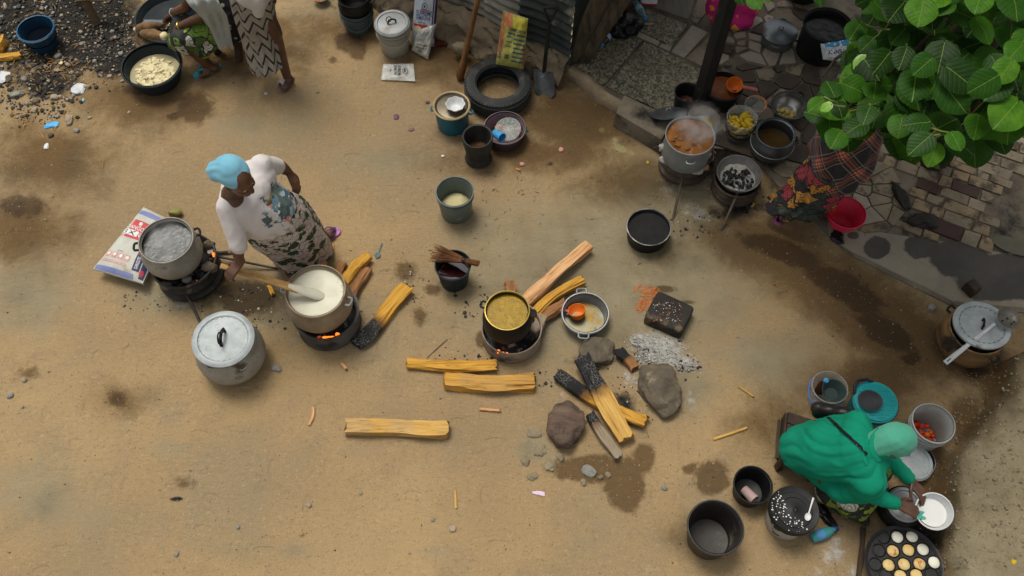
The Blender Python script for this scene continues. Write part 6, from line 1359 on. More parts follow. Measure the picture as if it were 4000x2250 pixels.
log('pale orange split log sticking out longest behind the yellow soup pot', 2040, 1185, 2302, 962, 50, W_OR, .11, .05, seed=5)
log('mustard split log beside the pale orange one behind the soup pot', 2085, 1225, 2272, 1090, 38, W_YEL, .09, .04, seed=6, bend=.3)
log('brown split log between the soup pot and the casserole', 2095, 1262, 2205, 1182, 42, W_DK, .08, .04, seed=7)
log('charred stub leaning on the side of the drum stove', 2075, 1315, 2118, 1240, 46, W_GR, .15, .07, .1, .6, seed=8)
log('short brown stub behind the rim of the soup pot', 1995, 1160, 1992, 1105, 44, W_DK, .09, .05, seed=9)
log('short pale stub poking out behind the porridge pot', 1240, 1065, 1268, 998, 46, W_OR, .08, .04, seed=10)
log('small red-brown stub behind the porridge pot rim', 1315, 1085, 1342, 1032, 38, W_DK, .08, .04, seed=11)
log('yellow split log pushed into the porridge stove', 1340, 1112, 1438, 1000, 48, W_YEL, .08, .04, seed=12)
log('brown bark-covered log lying against the porridge stove', 1368, 1165, 1432, 1048, 40, W_DK, .06, .03, seed=13)
log('broad pale log with a charred end lying across the fire stones', 2268, 1400, 2455, 1712, 78, W_PALE, .10, .05, .38, seed=14, hfrac=.55)
log('half-charred log crossing under the broad pale one', 2172, 1470, 2522, 1650, 52, W_YEL, .04, .04, .32, seed=15, bend=.3)
log('greyed weathered log with an ashy tip by the fire stones', 2305, 1618, 2412, 1788, 42, W_GR, .04, .035, .22, .5, seed=16)
log('small charred red wedge of wood beside the ash', 2418, 1365, 2478, 1440, 46, W_DK, .06, .03, .5, seed=17)
log('broken wood chip beside the stirring paddle', 1052, 1118, 1066, 1150, 16, W_YEL, .012, .012, seed=18, name='wood_chip', cat='wood chip', group='wood chips and sticks')
log('thin orange stick standing out alone left of the lone log', 1222, 1592, 1212, 1662, 12, W_OR, .01, .01, seed=19, name='wood_chip', cat='wood chip', group='wood chips and sticks', bend=.4)
log('pale stick lying under the pair of yellow logs', 1878, 1600, 1954, 1602, 12, W_OR, .01, .01, seed=20, name='wood_chip', cat='wood chip', group='wood chips and sticks')
log('thin pale splinter in the lower middle of the yard', 1778, 1915, 1782, 1985, 7, W_PALE, .006, .006, seed=21, name='wood_chip', cat='wood chip', group='wood chips and sticks')
log('long pale splinter right of the fire stones', 2786, 1716, 2915, 1672, 10, W_PALE, .008, .008, seed=22, name='wood_chip', cat='wood chip', group='wood chips and sticks')
log('short pale splinter above the woman in green', 2888, 1508, 2940, 1548, 8, W_PALE, .008, .008, seed=23, name='wood_chip', cat='wood chip', group='wood chips and sticks')
log('small red chip near the covered pot', 1335, 1420, 1352, 1442, 12, W_OR, .01, .01, seed=24, name='wood_chip', cat='wood chip', group='wood chips and sticks')
log('thin dark twig above the pair of logs', 1668, 1395, 1742, 1328, 5, W_GR, .006, .006, seed=25, name='wood_chip', cat='wood chip', group='wood chips and sticks')
log('yellow wood offcut cut by the picture edge near the blue bucket', -40, 235, 82, 212, 32, W_YEL, .03, .03, seed=26)
log('chunky yellow wood block at the picture edge', -25, 205, -5, 150, 60, W_YEL, .05, .05, seed=27)
log('thin wood splinter by the broken bark behind the porridge pot', 1296, 985, 1300, 955, 14, W_PALE, .01, .01, seed=28, name='wood_chip', cat='wood chip', group='wood chips and sticks')
# bench whose forked leg shows at the top
bn = thing('rough_bench', P(375, 92, 0), 'rough wooden bench of which one log leg shows at the top', 'bench')
BENCHW = M('rough_brown_wood', (.14, .095, .05), (.08, .055, .03), 7, .9, 0, .8, 30, .008)
l0, l1 = P(380, 92, 0), P(330, -5, .22)
part('leg', tube(rel(bn, [l0, l0.lerp(l1, .5), l1]), [.036, .034, .04], 12), BENCHW, bn)
part('seat', tube(rel(bn, [P(298, -12, .25), P(345, -20, .26), P(420, -16, .26)]), [.05, .06, .055], 12, True, .5), M('bench_ochre', (.27, .165, .05), (.18, .11, .035)), bn)
part('leg', tube(rel(bn, [P(250, -70, 0), P(290, -60, .24)]), [.035, .035], 12), BENCHW, bn); part('leg', tube(rel(bn, [P(470, -60, 0), P(440, -60, .24)]), [.035, .035], 12), BENCHW, bn)
# dark stick by the left stove, wooden edging by the pan
log('charred stick lying behind the left stove', 812, 992, 900, 985, 12, W_GR, .02, .02, .9, .5, seed=31, name='wood_chip', cat='wood chip', group='wood chips and sticks')
log('dark plank edge set in the earth beside the frying pan', 3372, 2062, 3352, 2290, 20, ((.06, .037, .022), (.04, .025, .015), (.02, .013, .009)), .02, .02, seed=32, name='edging_board', cat='board', group='edging')

# ------------------------------------------------------------------ fire stones
def stone(name, label, px_, py_, wpx, hpx, hh, m, seed, cat, rz=0, facet=.15, rough=.3, group=None):
    s = S(px_, py_, hh); t_ = obj(name, None)
    me_ = mesh(name, *rock((wpx / 2 / s, hpx / 2 / s / .95, hh), seed, 4, rough, -.35, facet), m, True, None, None, 50)
    bpy.data.objects.remove(t_); o = bpy.data.objects.new(name, me_); col.objects.link(o)
    p = P(px_, py_, hh * .4); o.location = (p.x, p.y, hh * .35 + ground_z(p.x, p.y)); o.rotation_euler = (0, 0, rz)
    return tag(o, label, cat, group)
stone('hearth_stone', 'rounded grey-brown hearth stone just below the casserole', 2330, 1378, 138, 116, .075, STONE, 3, 'stone', .1)
stone('hearth_stone', 'large ridged dark hearth stone right of the charred logs', 2580, 1520, 150, 190, .09, STONE, 6, 'stone', .3, .1, .4)
stone('hearth_stone', 'reddish burnt stump used as a hearth stone left of the logs', 2212, 1660, 150, 180, .11, STUMP, 9, 'stone', -.2, .1, .4)
gs = stone('grinding_block', 'black square grinding stone dotted with orange crumbs', 2610, 1236, 158, 126, .08, STONE_BLK, 14, 'stone', -.5, .84, .13)
stone('rubble_stone', 'flat grey stone in the damp patch under the fire', 2300, 1840, 56, 38, .02, PEBBLE_G, 21, 'stone', -.6, .3, .3, 'loose rubble stones')
CLOD = M('grey_mud_clod', (.25, .205, .132), (.15, .122, .08), 9, .95, 0, 1.0, 45, .01)
ST_LBL = 'small loose stone in the rubble round the burnt stump'
for i, (x, y, w_, h_) in enumerate([(2085, 1690, 60, 40), (2110, 1760, 60, 45), (2150, 1820, 50, 40), (2080, 1860, 45, 30), (2050, 1800, 40, 35), (2190, 1785, 45, 30), (2375, 1855, 25, 22), (2345, 1865, 22, 18), (2280, 1885, 30, 22), (2470, 1800, 40, 35), (2370, 1895, 30, 25), (2130, 1640, 40, 40)][:9]):
    stone('rubble_stone', ST_LBL, x, y, w_ * .9, h_ * .9, .01 + .003 * (i % 3), CLOD, 40 + i, 'stone', i, .1, .55, 'stones round the burnt stump')
YARD = [(40, 1545, 30, 26), (95, 1485, 22, 22), (88, 1590, 14, 12), (1080, 1440, 48, 30), (1207, 1973, 22, 24), (1408, 1927, 18, 16), (1690, 2030, 16, 18), (1495, 1610, 8, 8), (1768, 2065, 30, 30), (690, 2165, 22, 20), (1410, 1215, 10, 8), (3560, 1140, 12, 8), (3632, 1210, 34, 34), (1240, 360, 12, 10), (505, 440, 16, 14), (2595, 1905, 26, 22), (350, 460, 20, 14), (620, 1560, 8, 8), (930, 2060, 20, 16), (1600, 2160, 14, 10), (1720, 1555, 10, 9)]
for i, (x, y, w_, h_) in enumerate(YARD): stone('yard_pebble', 'single small stone lying loose on the bare yard earth', x, y, w_ * .85, h_ * .85, .007 + w_ * .0002, PEBBLE if i % 3 else PEBBLE_G, 80 + i, 'stone', i, .25, .35, 'loose stones on the yard')
HEAP = [(212, 380, 32, 24), (225, 218, 30, 24), (35, 310, 40, 22), (340, 340, 26, 16), (100, 115, 18, 16), (345, 120, 14, 12), (315, 125, 16, 14), (440, 125, 18, 14), (480, 105, 20, 12), (300, 237, 16, 12), (370, 240, 18, 16), (355, 270, 14, 12), (265, 252, 20, 14), (282, 285, 18, 16), (120, 190, 16, 12), (102, 180, 14, 14), (65, 370, 50, 24), (140, 395, 30, 26), (105, 405, 20, 14), (95, 310, 22, 20), (205, 402, 14, 10), (235, 378, 16, 14), (475, 215, 20, 16), (290, 245, 14, 10), (22, 25, 30, 12), (165, 30, 12, 10), (60, 60, 14, 10), (240, 60, 14, 14), (410, 65, 12, 10), (440, 155, 18, 14), (270, 470, 46, 26), (300, 510, 24, 18), (200, 530, 22, 16), (135, 430, 24, 18), (180, 260, 18, 10)]
for i, (x, y, w_, h_) in enumerate(HEAP): stone('heap_stone', 'small grey stone scattered on the dark ash heap', x, y, w_, h_, .012 + w_ * .0003, (PEBBLE, PEBBLE_G, STONE)[i % 3], 140 + i, 'stone', i, .3, .35, 'stones on the ash heap')

# ------------------------------------------------------------------ ash, crumbs, gravel
def scatter(name, label, n, place, sizes, mats, wts, seed, sub=1, flat=.6, lift=.3):
    r_ = random.Random(seed); V, F, fm = [], [], []
    if sub not in _ICO: _ICO[sub] = ico(sub)
    base = [rock((1, 1, flat), i + seed, sub, .5, None, .2) for i in range(10)]
    for i in range(n):
        x, y, z = place(r_); s = r_.uniform(*sizes) * (1 if r_.random() < .85 else 1.7); a = r_.uniform(0, 6.3); bv, bf = base[r_.randrange(10)]
        ca, sa = math.cos(a), math.sin(a); q = len(V); ex_ = r_.uniform(.6, 1.1)
        V += [V3((x + (v.x * ca - v.y * sa * ex_) * s, y + (v.x * sa + v.y * ca * ex_) * s, z + v.z * s + s * lift)) for v in bv]
        F += [tuple(k_ + q for k_ in f) for f in bf]; k_ = r_.choices(range(len(mats)), wts)[0]; fm += [k_] * len(bf)
    o = obj(name, mesh(name, V, F, mats, False, None, fm)); return tag(o, label, None, None, 'stuff')
def around(items, z=None):
    def f(r_):
        cx, cy, rx, ry = r_.choices([i[:4] for i in items], [i[2] * i[3] for i in items])[0]
        a, q = r_.uniform(0, 2 * PI), math.sqrt(r_.random()) * (1 if r_.random() < .8 else 1.4)
        p = P(cx + rx * q * math.cos(a), cy + ry * q * math.sin(a)); return p.x, p.y, (ground_z(p.x, p.y) if z is None else z)
    return f
scatter('ash_lumps', 'white ash and grey cinders heaped in the hearth', 2200, around([(2580, 1360, 95, 50), (2500, 1330, 45, 30), (2680, 1420, 55, 30), (2530, 1390, 50, 30)]), (.0015, .006), [ASHY, PEBBLE_G, CHARCOAL], (.8, .13, .07), 3)
scatter('cinders', 'black charcoal crumbs strewn round the fires', 520, around([(2450, 1500, 160, 120), (2680, 1440, 70, 50), (2140, 1480, 80, 40), (2720, 860, 130, 60), (1800, 1400, 120, 40), (1620, 1120, 60, 60), (2900, 760, 100, 60), (900, 1180, 140, 60), (1050, 1250, 150, 60), (1830, 1180, 80, 60), (560, 1180, 120, 40)]), (.0025, .009), [CHARCOAL, SOOT, ASHY], (.7, .15, .15), 5)
CRUMB = M('orange_crumb', (.55, .17, .03), (.4, .1, .02), 20, .8)
scatter('food_crumbs', 'orange food crumbs spilt beside the grinding stone', 420, around([(2540, 1165, 34, 34), (2510, 1130, 36, 14), (2565, 1140, 16, 14), (2500, 1200, 20, 20), (2530, 1200, 30, 20)]), (.0025, .006), [CRUMB], (1,), 6)
scatter('stone_crumbs', 'pale and orange crumbs dotting the grinding stone', 90, lambda r_: (lambda p: (p.x, p.y, .112))(P(2608 + r_.uniform(-55, 60), 1212 + r_.uniform(-32, 42), .115)), (.002, .004), [CRUMB, BRIGHTW, M('pink_crumb', (.5, .25, .2))], (.4, .35, .25), 7)
def anywhere(r_):
    while True:
        x, y = r_.uniform(-60, 4060), 2300 * r_.random() ** .7
        if 2200 < x and y < 250 + (x - 2200) * .62 and y < 1260: continue
        p = P(x, y); return p.x, p.y, ground_z(p.x, p.y)
scatter('gravel', 'fine grit and pebbles on the yard earth', 6500, anywhere, (.0012, .0042), [PEBBLE, PEBBLE_G, BLACKSOIL, TPALE], (.66, .16, .13, .05), 8, 1)
scatter('rubble', 'stony refuse and cinders on the dark ash heap', 3000, around([(230, 110, 300, 180), (150, 330, 190, 150), (420, 180, 110, 130), (60, 60, 150, 120)]), (.003, .0125), [PEBBLE_G, BLACKSOIL, STONE, PEBBLE, CHARCOAL, TPALE], (.09, .45, .15, .06, .22, .03), 9, 1)
scatter('bank_rubble', 'crumbly earth clods on the bank at the side', 1300, lambda r_: (lambda p: (p.x, p.y, ground_z(p.x, p.y)))(P(r_.uniform(3660, 4050), r_.uniform(1450, 2260))), (.002, .0075), [M('bank_clod', (.24, .19, .12), (.16, .125, .08)), PEBBLE_G], (.95, .05), 10, 1)
# straw and chips on the heap
rq = random.Random(44); sv_ = []
for i in range(150):
    x, y = rq.gauss(150, 130), rq.gauss(260, 140)
    if x < -40 or y < -20 or x > 520: continue
    p = P(x, y, .012); p.z += ground_z(p.x, p.y); a = rq.uniform(0, PI); L = rq.uniform(.012, .045); d = V3((math.cos(a), math.sin(a), rq.uniform(-.15, .15))) * L
    sv_.append(tube([p - d, p, p + d], [.0015, .0035, .0012], 5))
o = part('wood_shavings', join(*sv_), M('shaving_wood', (.45, .24, .06), (.3, .15, .035))); tag(o, 'orange wood shavings strewn over the ash heap', None, None, 'stuff')
# dry leaf curls and twigs on the swept yard
sv_ = []
for i in range(130):
    x, y = rq.choice([(rq.gauss(1900, 110), rq.gauss(780, 110)), (rq.gauss(2150, 250), rq.gauss(650, 120)), (rq.gauss(2450, 200), rq.gauss(950, 150)), (rq.gauss(1700, 200), rq.gauss(1000, 140))])
    p = P(x, y, .004); p.z += ground_z(p.x, p.y); a = rq.uniform(0, 2 * PI); L = rq.uniform(.004, .02); d = V3((math.cos(a), math.sin(a), 0)) * L; e = V3((-d.y, d.x, 0)) * rq.uniform(-.8, .8)
    sv_.append(tube([p - d, p - d * .3 + e * .4, p + d * .4 + e * .3, p + d], [.001, .0022, .002, .001], 5))
o = part('dry_litter', join(*sv_), M('dry_leaf_bits', (.07, .05, .033), (.04, .03, .02))); tag(o, 'dark dry leaf curls swept over the yard', None, None, 'stuff')
# single litter pieces
def litter(name, label, px_, py_, size, m, seed, cat, rz=0, z=.006):
    p = P(px_, py_, 0); o = part(name, rock(size, seed, 3, .5, None, .2), m); o.location = (p.x, p.y, z + ground_z(p.x, p.y)); o.rotation_euler = (0, 0, rz); return tag(o, label, cat)
FILMW = M('thin_white_film', (.55, .57, .58), (.42, .44, .46), 8, .35, 0, .8, 20, .01)
litter('plastic_bag', 'crumpled thin white plastic bag on the ash heap edge', 308, 352, (.055, .06, .02), FILMW, 3, 'bag')
litter('plastic_bag', 'small clear plastic bag at the picture edge by the heap', 15, 305, (.05, .06, .02), FILMW, 6, 'bag')
litter('wrapper', 'flat sky blue wrapper on the heap edge', 203, 490, (.06, .03, .008), BLUEC, 5, 'wrapper', .25)
litter('wrapper', 'tiny pale turquoise wrapper near the white bag', 326, 393, (.012, .016, .006), M('pale_turquoise', (.2, .5, .55)), 8, 'wrapper')
litter('wrapper', 'small white and yellow foil wrapper on the heap', 240, 248, (.016, .018, .006), M('foil_wrapper', (.65, .5, .1), (.65, .65, .65), 30), 9, 'wrapper')
litter('paper_scrap', 'white paper scrap below the blue wrapper', 183, 573, (.018, .024, .008), BRIGHTW, 10, 'paper', 0)
litter('paper_scrap', 'pale pink paper strip below the fire stones', 2107, 1928, (.042, .015, .003), M('pink_paper', (.62, .5, .6), (.56, .42, .54)), 11, 'paper', -.2)
litter('eggshell', 'white shell fragment between the blue pot and the mortar', 1730, 612, (.013, .011, .007), BRIGHTW, 12, 'shell'); litter('bottle_cap', 'round pale bottle cap by the pink slipper', 1040, 368, (.013, .013, .004), BRIGHTW, 13, 'cap')
litter('flower', 'fallen pink blossom between the tyre and the stockpot', 2192, 586, (.02, .02, .008), M('pink_petal', (.55, .25, .2)), 14, 'flower'); litter('flower', 'small pink petals near the black mortar', 2040, 642, (.018, .018, .008), M('pale_pink_petal', (.5, .24, .2)), 15, 'flower')
litter('dry_leaf', 'curled orange dry leaf right of the mortar', 2024, 664, (.02, .01, .008), M('orange_leaf', (.4, .17, .04)), 16, 'leaf', -.4); litter('onion_skin', 'purple onion skin left of the blue pot', 1548, 458, (.02, .026, .006), M('onion_purple', (.14, .07, .1)), 17, 'peel'); litter('onion_skin', 'mauve onion skin with a white scrap below the first', 1606, 507, (.022, .016, .006), M('onion_mauve', (.2, .12, .14)), 18, 'peel'); litter('onion_skin', 'small purple peel above the blue pot', 1671, 402, (.017, .012, .006), M('onion_dark', (.12, .05, .07)), 19, 'peel')
litter('plantain_peel', 'small yellow cube of food on the bank', 3898, 2233, (.016, .02, .014), PLANT, 20, 'food'); litter('wrapper', 'yellow foil scrap on the earth by the black basin', 2530, 635, (.01, .012, .005), PLANT, 21, 'wrapper'); litter('wrapper', 'shiny yellow scrap beside the floral skirt hem', 2944, 800, (.012, .01, .006), PLANT, 22, 'wrapper')
tsp = thing('plastic_spoon', P(1480, 985, .006), 'dull teal plastic spoon lying on the earth', 'spoon', None, (0, 0, 1.35)); TSP = M('dull_teal_plastic', (.1, .16, .165)); part('bowl', xf(shell([(0, 0), (.012, .002), (.02, .008)], .002, 24), Matrix.Translation((-.03, 0, 0)) @ Matrix.Diagonal((1.4, 1, 1, 1))), TSP, tsp); part('handle', tube([(-.005, 0, .006), (.04, 0, .005), (.08, 0, .006)], [.005, .004, .006], 8, True, .4), TSP, tsp)
# ------------------------------------------------------------------ people
J = P
def hand(wrist, d, back, thumb=1, curl=.35, s=1.0, spread=.05):
    x = V3(d).normalized(); z = (V3(back) - x * V3(back).dot(x)).normalized(); y = z.cross(x) * thumb
    w_ = V3(wrist); out = [roundcone(w_ - x * .02, .024 * s, w_ + x * .02, .022 * s)]
    for i, (off, L) in enumerate(((-.031, .058), (-.0105, .07), (.0105, .077), (.031, .07))):
        k = w_ + x * (.088 - .004 * abs(i - 2)) * s + y * off * s
        out.append(roundcone(w_ + x * .012 * s + y * off * .55 * s, .0145 * s, k, .0115 * s))
        p, a = k, curl * .6
        for f, r0, r1 in ((.45, .0098, .0092), (.3, .0092, .0085), (.25, .0085, .0075)):
            dd = (x * math.cos(a) - z * math.sin(a) + y * (off * spread * 30)).normalized(); q = p + dd * (L * f * s * 1.15)
            out.append(roundcone(p, r0 * s, q, r1 * s, 10)); p = q; a += curl
    p = w_ + x * .02 * s + y * .022 * s
    for dd, L, r0, r1 in ((x * .55 + y * .75 - z * .25, .04, .015, .0125), (x * .85 + y * .4 - z * .35, .032, .0125, .0105), (x * .95 + y * .1 - z * .4, .026, .0105, .008)):
        q = p + dd.normalized() * L * s; out.append(roundcone(p, r0 * s, q, r1 * s, 10)); p = q
    return out
def foot(heel, toe, s=1.0, side=1):
    h_, t_ = V3(heel), V3(toe); x = (t_ - h_).normalized(); y = V3((-x.y, x.x, 0)); L = (t_ - h_).length
    out = [roundcone(h_ + x * .03 + V3((0, 0, .03)), .033 * s, h_ + x * L * .62 + V3((0, 0, .022)) + y * .008, .03 * s), roundcone(h_ + x * .03 + V3((0, 0, .03)), .033 * s, h_ + x * L * .62 + V3((0, 0, .02)) - y * .014, .026 * s)]
    for i in range(5):
        o = (.032 - i * .0165) * side; b_ = h_ + x * (L * (.72 - .035 * abs(i - .5))) + y * o + V3((0, 0, .014)); out.append(roundcone(b_ - x * .04, .016 if i == 0 else .012, b_ + x * (L * (.2 - .022 * i)), .0125 if i == 0 else .009, 10))
    return out
def head(c, f, u, s=1.0):
    f = V3(f).normalized(); u = (V3(u) - f * V3(u).dot(f)).normalized(); r_ = f.cross(u); c = V3(c)
    m = Matrix((f, r_, u)).transposed()
    L = lambda a, b, d: c + (f * a + r_ * b + u * d) * s
    out = [ellipsoid(L(-.005, 0, .025), (.1 * s, .08 * s, .1 * s), m), ellipsoid(L(.025, 0, -.04), (.07 * s, .066 * s, .085 * s), m), ellipsoid(L(.055, 0, -.09), (.035 * s, .04 * s, .03 * s), m)]
    out += [roundcone(L(.092, 0, .005), .009 * s, L(.108, 0, -.03), .014 * s), ellipsoid(L(.098, .014, -.034), (.012 * s, .011 * s, .01 * s), m), ellipsoid(L(.098, -.014, -.034), (.012 * s, .011 * s, .01 * s), m)]
    out += [roundcone(L(.088, -.02, -.062), .008 * s, L(.088, .02, -.062), .008 * s), roundcone(L(.086, -.018, -.073), .0085 * s, L(.086, .018, -.073), .0085 * s)]
    out += [roundcone(L(.085, .015, .022), .011 * s, L(.075, .05, .018), .01 * s), roundcone(L(.085, -.015, .022), .011 * s, L(.075, -.05, .018), .01 * s), ellipsoid(L(.06, .042, -.03), (.03 * s, .025 * s, .025 * s), m), ellipsoid(L(.06, -.042, -.03), (.03 * s, .025 * s, .025 * s), m)]
    for q in (1, -1): out.append(ellipsoid(L(-.005, .082 * q, -.012), (.02 * s, .01 * s, .034 * s), m))
    return out, L
EYE = M('eye_white', (.6, .57, .52)); PUP = M('pupil', (.01, .008, .007), None, 5, .2)
def eyes(root, L):
    for q in (1, -1):
        e = part('eye', ellipsoid(L(.077, .03 * q, .0) - root.location, (.012, .012, .012)), EYE, root); part('pupil', ellipsoid(L(.086, .03 * q, -.001) - root.location, (.0055, .0055, .0055)), PUP, e)
def cloth_loft(root, name, rings, m, folds=9, amp=.012, nu=72, sub=10, seed=0, uvs=(1, 1), cap=False, thick=.0):
    # rings: (centre, rx, ry, rotz, tiltx)
    V, F, UV = [], [], []
    n = len(rings) - 1; T = n * sub
    for k in range(T + 1):
        t = k / sub; i = min(int(t), n - 1); f = t - i
        p0, p1, p2, p3 = rings[max(i - 1, 0)], rings[i], rings[i + 1], rings[min(i + 2, n)]
        def cr(a, b, c_, d): return .5 * ((2 * b) + (c_ - a) * f + (2 * a - 5 * b + 4 * c_ - d) * f * f + (3 * b - a - 3 * c_ + d) * f ** 3)
        c_ = V3([cr(p0[0][q], p1[0][q], p2[0][q], p3[0][q]) for q in range(3)]); rx = cr(p0[1], p1[1], p2[1], p3[1]); ry = cr(p0[2], p1[2], p2[2], p3[2]); rz = cr(p0[3], p1[3], p2[3], p3[3]); tx = cr(p0[4], p1[4], p2[4], p3[4]); ty = cr(p0[5], p1[5], p2[5], p3[5])
        g_ = k / T
        for j in range(nu):
            a = 2 * PI * j / nu
            w_ = amp * (.25 + .75 * g_) * (math.sin(folds * a + 2 * mnoise.noise(V3((math.cos(a) * 2, math.sin(a) * 2, g_ * 1.5 + seed))) * 2.5) + mnoise.noise(V3((math.cos(a) * 3, math.sin(a) * 3, g_ * 3 + seed)))) + .4 * amp * mnoise.noise(V3((math.cos(a) * 9, math.sin(a) * 9, g_ * 12 + seed)))
            x, y = (rx + w_) * math.cos(a), (ry + w_) * math.sin(a)
            X, Y = x * math.cos(rz) - y * math.sin(rz), x * math.sin(rz) + y * math.cos(rz)
            V.append(V3((c_.x + X, c_.y + Y, c_.z + X * tx + Y * ty)) - root.location); UV.append((j / nu * uvs[0], g_ * uvs[1]))
    for k in range(T):
        for j in range(nu):
            q = (j + 1) % nu; F.append((k * nu + j, (k + 1) * nu + j, (k + 1) * nu + q, k * nu + q))
    me_ = mesh(name, V, F, m, True, None, None, 80)
    l = me_.uv_layers.new(name='uv')
    d = []
    for fi, f in enumerate(F):
        k, j = divmod(fi, nu)
        for (kk, jj) in ((k, j), (k + 1, j), (k + 1, j + 1), (k, j + 1)): d += [jj / nu * uvs[0], kk / T * uvs[1]]
    l.data.foreach_set('uv', np.array(d, dtype=np.float32))
    return obj(name, me_, root)
def R5(c_, rx, ry=None, rz=0, tx=0, ty=0): return (c_, rx, ry if ry else rx, rz, tx, ty)
def slipper(root, heel, toe, sole_m, strap_m, wide=.045, band=False, z=0.0):
    h_, t_ = V3((heel[0], heel[1], z)), V3((toe[0], toe[1], z)); x = (t_ - h_).normalized(); y = V3((-x.y, x.x, 0)); L = (t_ - h_).length
    V = []; n = 26
    out = [(L * (.5 - .53 * math.cos(a)), wide * math.sin(a) * (.82 + .22 * (.5 - .5 * math.cos(a)))) for a in [2 * PI * i / n for i in range(n)]]
    poly = [h_ + x * a + y * b for a, b in out]
    vf = prism([(p.x, p.y) for p in poly], z + .001, z + .019, .004)
    s = part('slipper', (rel(root, vf[0]), vf[1]), sole_m, root)
    a0 = h_ + x * L * .8 + V3((0, 0, .02))
    if band:
        part('strap', (lambda g_: (rel(root, g_[0]), g_[1]))(solid(grid(lambda u, v: h_ + x * (L * (.52 + .24 * v)) + y * (wide * 1.0 * math.cos(PI * u)) + V3((0, 0, .012 + .068 * math.sin(PI * u))), 12, 4)[:2], .004)), strap_m, s)
    else:
        for q in (1, -1): part('strap', tube(rel(root, bez(a0, a0 + V3((0, 0, .06)), h_ + x * L * .55 + y * q * wide * .9 + V3((0, 0, .085)), h_ + x * L * .35 + y * q * wide * .85 + V3((0, 0, .012)), 8)), .008, 8, True, .6), strap_m, s)
    return s
def wrinkle(a, b, sx=(8, 8, 8), s2=(22, 22, 22)): return lambda v, n: a * mnoise.noise(V3((v.x * sx[0], v.y * sx[1], v.z * sx[2]))) + b * mnoise.noise(V3((v.x * s2[0], v.y * s2[1], v.z * s2[2])))
def fused(root, name, pieces, m=None, voxel=.008, smooth=6, disp=None, parent=None, hem=None):
    if isinstance(m, float): m, voxel, smooth, disp = None, m, voxel, smooth
    vf = fuse(pieces, voxel, int(smooth), .5, disp)
    if hem: vf = (vf[0], [q for q in vf[1] if all(vf[0][i].z > hem(vf[0][i]) for i in q)])
    return part(name, (rel(root, vf[0]), vf[1]), m, parent or root, True, 80), vf
from mathutils.bvhtree import BVHTree
def on_surface(vf, pts, lift=.004):
    bv = BVHTree.FromPolygons([tuple(v) for v in vf[0]], vf[1]); o = V3((0, 0, CAM_H)); out = []
    for x, y in pts:
        d = (P(x, y, 0) - o).normalized(); h_ = bv.ray_cast(o, d)
        if h_[0] is not None: out.append(h_[0] + h_[1] * lift)
    return out
def fabric(name, c, c2, rough=.85, sc_=5, bs=260): return M(name, c, c2, sc_, rough, 0, .25, bs, .001, .3, sheen=.15)

# ---- woman stirring the porridge
LEAFPRINT = Mat('leaf_print_cotton'); _u = LEAFPRINT.tc.outputs['UV']
_e = LEAFPRINT.vor(1.0, LEAFPRINT.mapv(_u, (24, 16, 1), rot=(0, 0, .5)), 'DISTANCE_TO_EDGE'); _c1 = LEAFPRINT.vor(1.0, LEAFPRINT.mapv(_u, (17, 11, 1), (.3, .2, 0)), 'F1')
_sp = LEAFPRINT.noise(1.0, 3, .6, LEAFPRINT.mapv(_u, (60, 42, 1)), rnd=False); _zone = LEAFPRINT.noise(1, 3, .5, LEAFPRINT.mapv(_u, (4, 4, 1)), rnd=False)
_leafm = LEAFPRINT.math('MULTIPLY', LEAFPRINT.band(LEAFPRINT.math('ADD', _c1, LEAFPRINT.math('MULTIPLY', LEAFPRINT.math('SUBTRACT', _sp, .5), .95)), .5, .46), LEAFPRINT.band(_zone, .36, .44))
_col = LEAFPRINT.mix(LEAFPRINT.band(_e, .035, .015), LEAFPRINT.ramp(_zone, [(.3, (.42, .35, .31)), (.7, (.54, .47, .43))]), (.035, .03, .03))
_col = LEAFPRINT.mix(_leafm, _col, LEAFPRINT.ramp(_sp, [(.44, (.008, .012, .008)), (.55, (.018, .06, .01)), (.7, (.05, .14, .02))]))
LEAFPRINT.set(color=_col, rough=.8); LEAFPRINT = LEAFPRINT.m
w1 = thing('person', (J(1190, 990, 0).x, J(1190, 990, 0).y, 0), 'standing woman in white blouse and blue headwrap stirring the porridge', 'person')
hc = J(928, 700, 1.45); f1, u1 = V3((.78, -.52, -.22)), V3((-.12, .0, 1))
hp, HL = head(hc, f1, u1)
nb = J(908, 758, 1.24)
shR, elR, wrR = J(888, 808, 1.19), J(922, 940, .98), J(936, 1028, .845)
shL, elL, wrL = J(1018, 645, 1.22), J(1098, 652, .97), J(1128, 672, .90)
ws, hipc = J(1050, 805, .9), J(1075, 830, .78)
ank1, ank2 = J(1258, 925, .07), J(1135, 1060, .06)
body = hp + [roundcone(HL(-.02, 0, -.06), .055, nb, .062), ellipsoid(nb + V3((.0, -.02, -.015)), (.075, .075, .045)), roundcone(nb, .07, J(985, 760, 1.08), .13), roundcone(J(985, 760, 1.08), .13, ws, .14), roundcone(ws, .14, hipc, .15), roundcone(nb + V3((0, 0, -.07)), .05, shR, .05), roundcone(nb + V3((0, .02, -.08)), .045, shL, .05),
              roundcone(shR, .055, elR, .045), roundcone(elR, .045, elR.lerp(wrR, .35), .043), roundcone(elR.lerp(wrR, .35), .043, wrR, .029), roundcone(shL, .055, elL, .044), roundcone(elL, .043, elL.lerp(wrL, .4), .04), roundcone(elL.lerp(wrL, .4), .04, wrL, .028),
              roundcone(hipc, .12, J(1180, 900, .45), .08), roundcone(J(1180, 900, .45), .075, ank1, .045), roundcone(hipc, .12, J(1110, 950, .42), .08), roundcone(J(1110, 950, .42), .075, ank2, .045)]
ax_p = (pb - pa).normalized()
body += hand(wrR, J(905, 1062, .82) - wrR, V3((-.15, -.25, 1)), -1, .75)
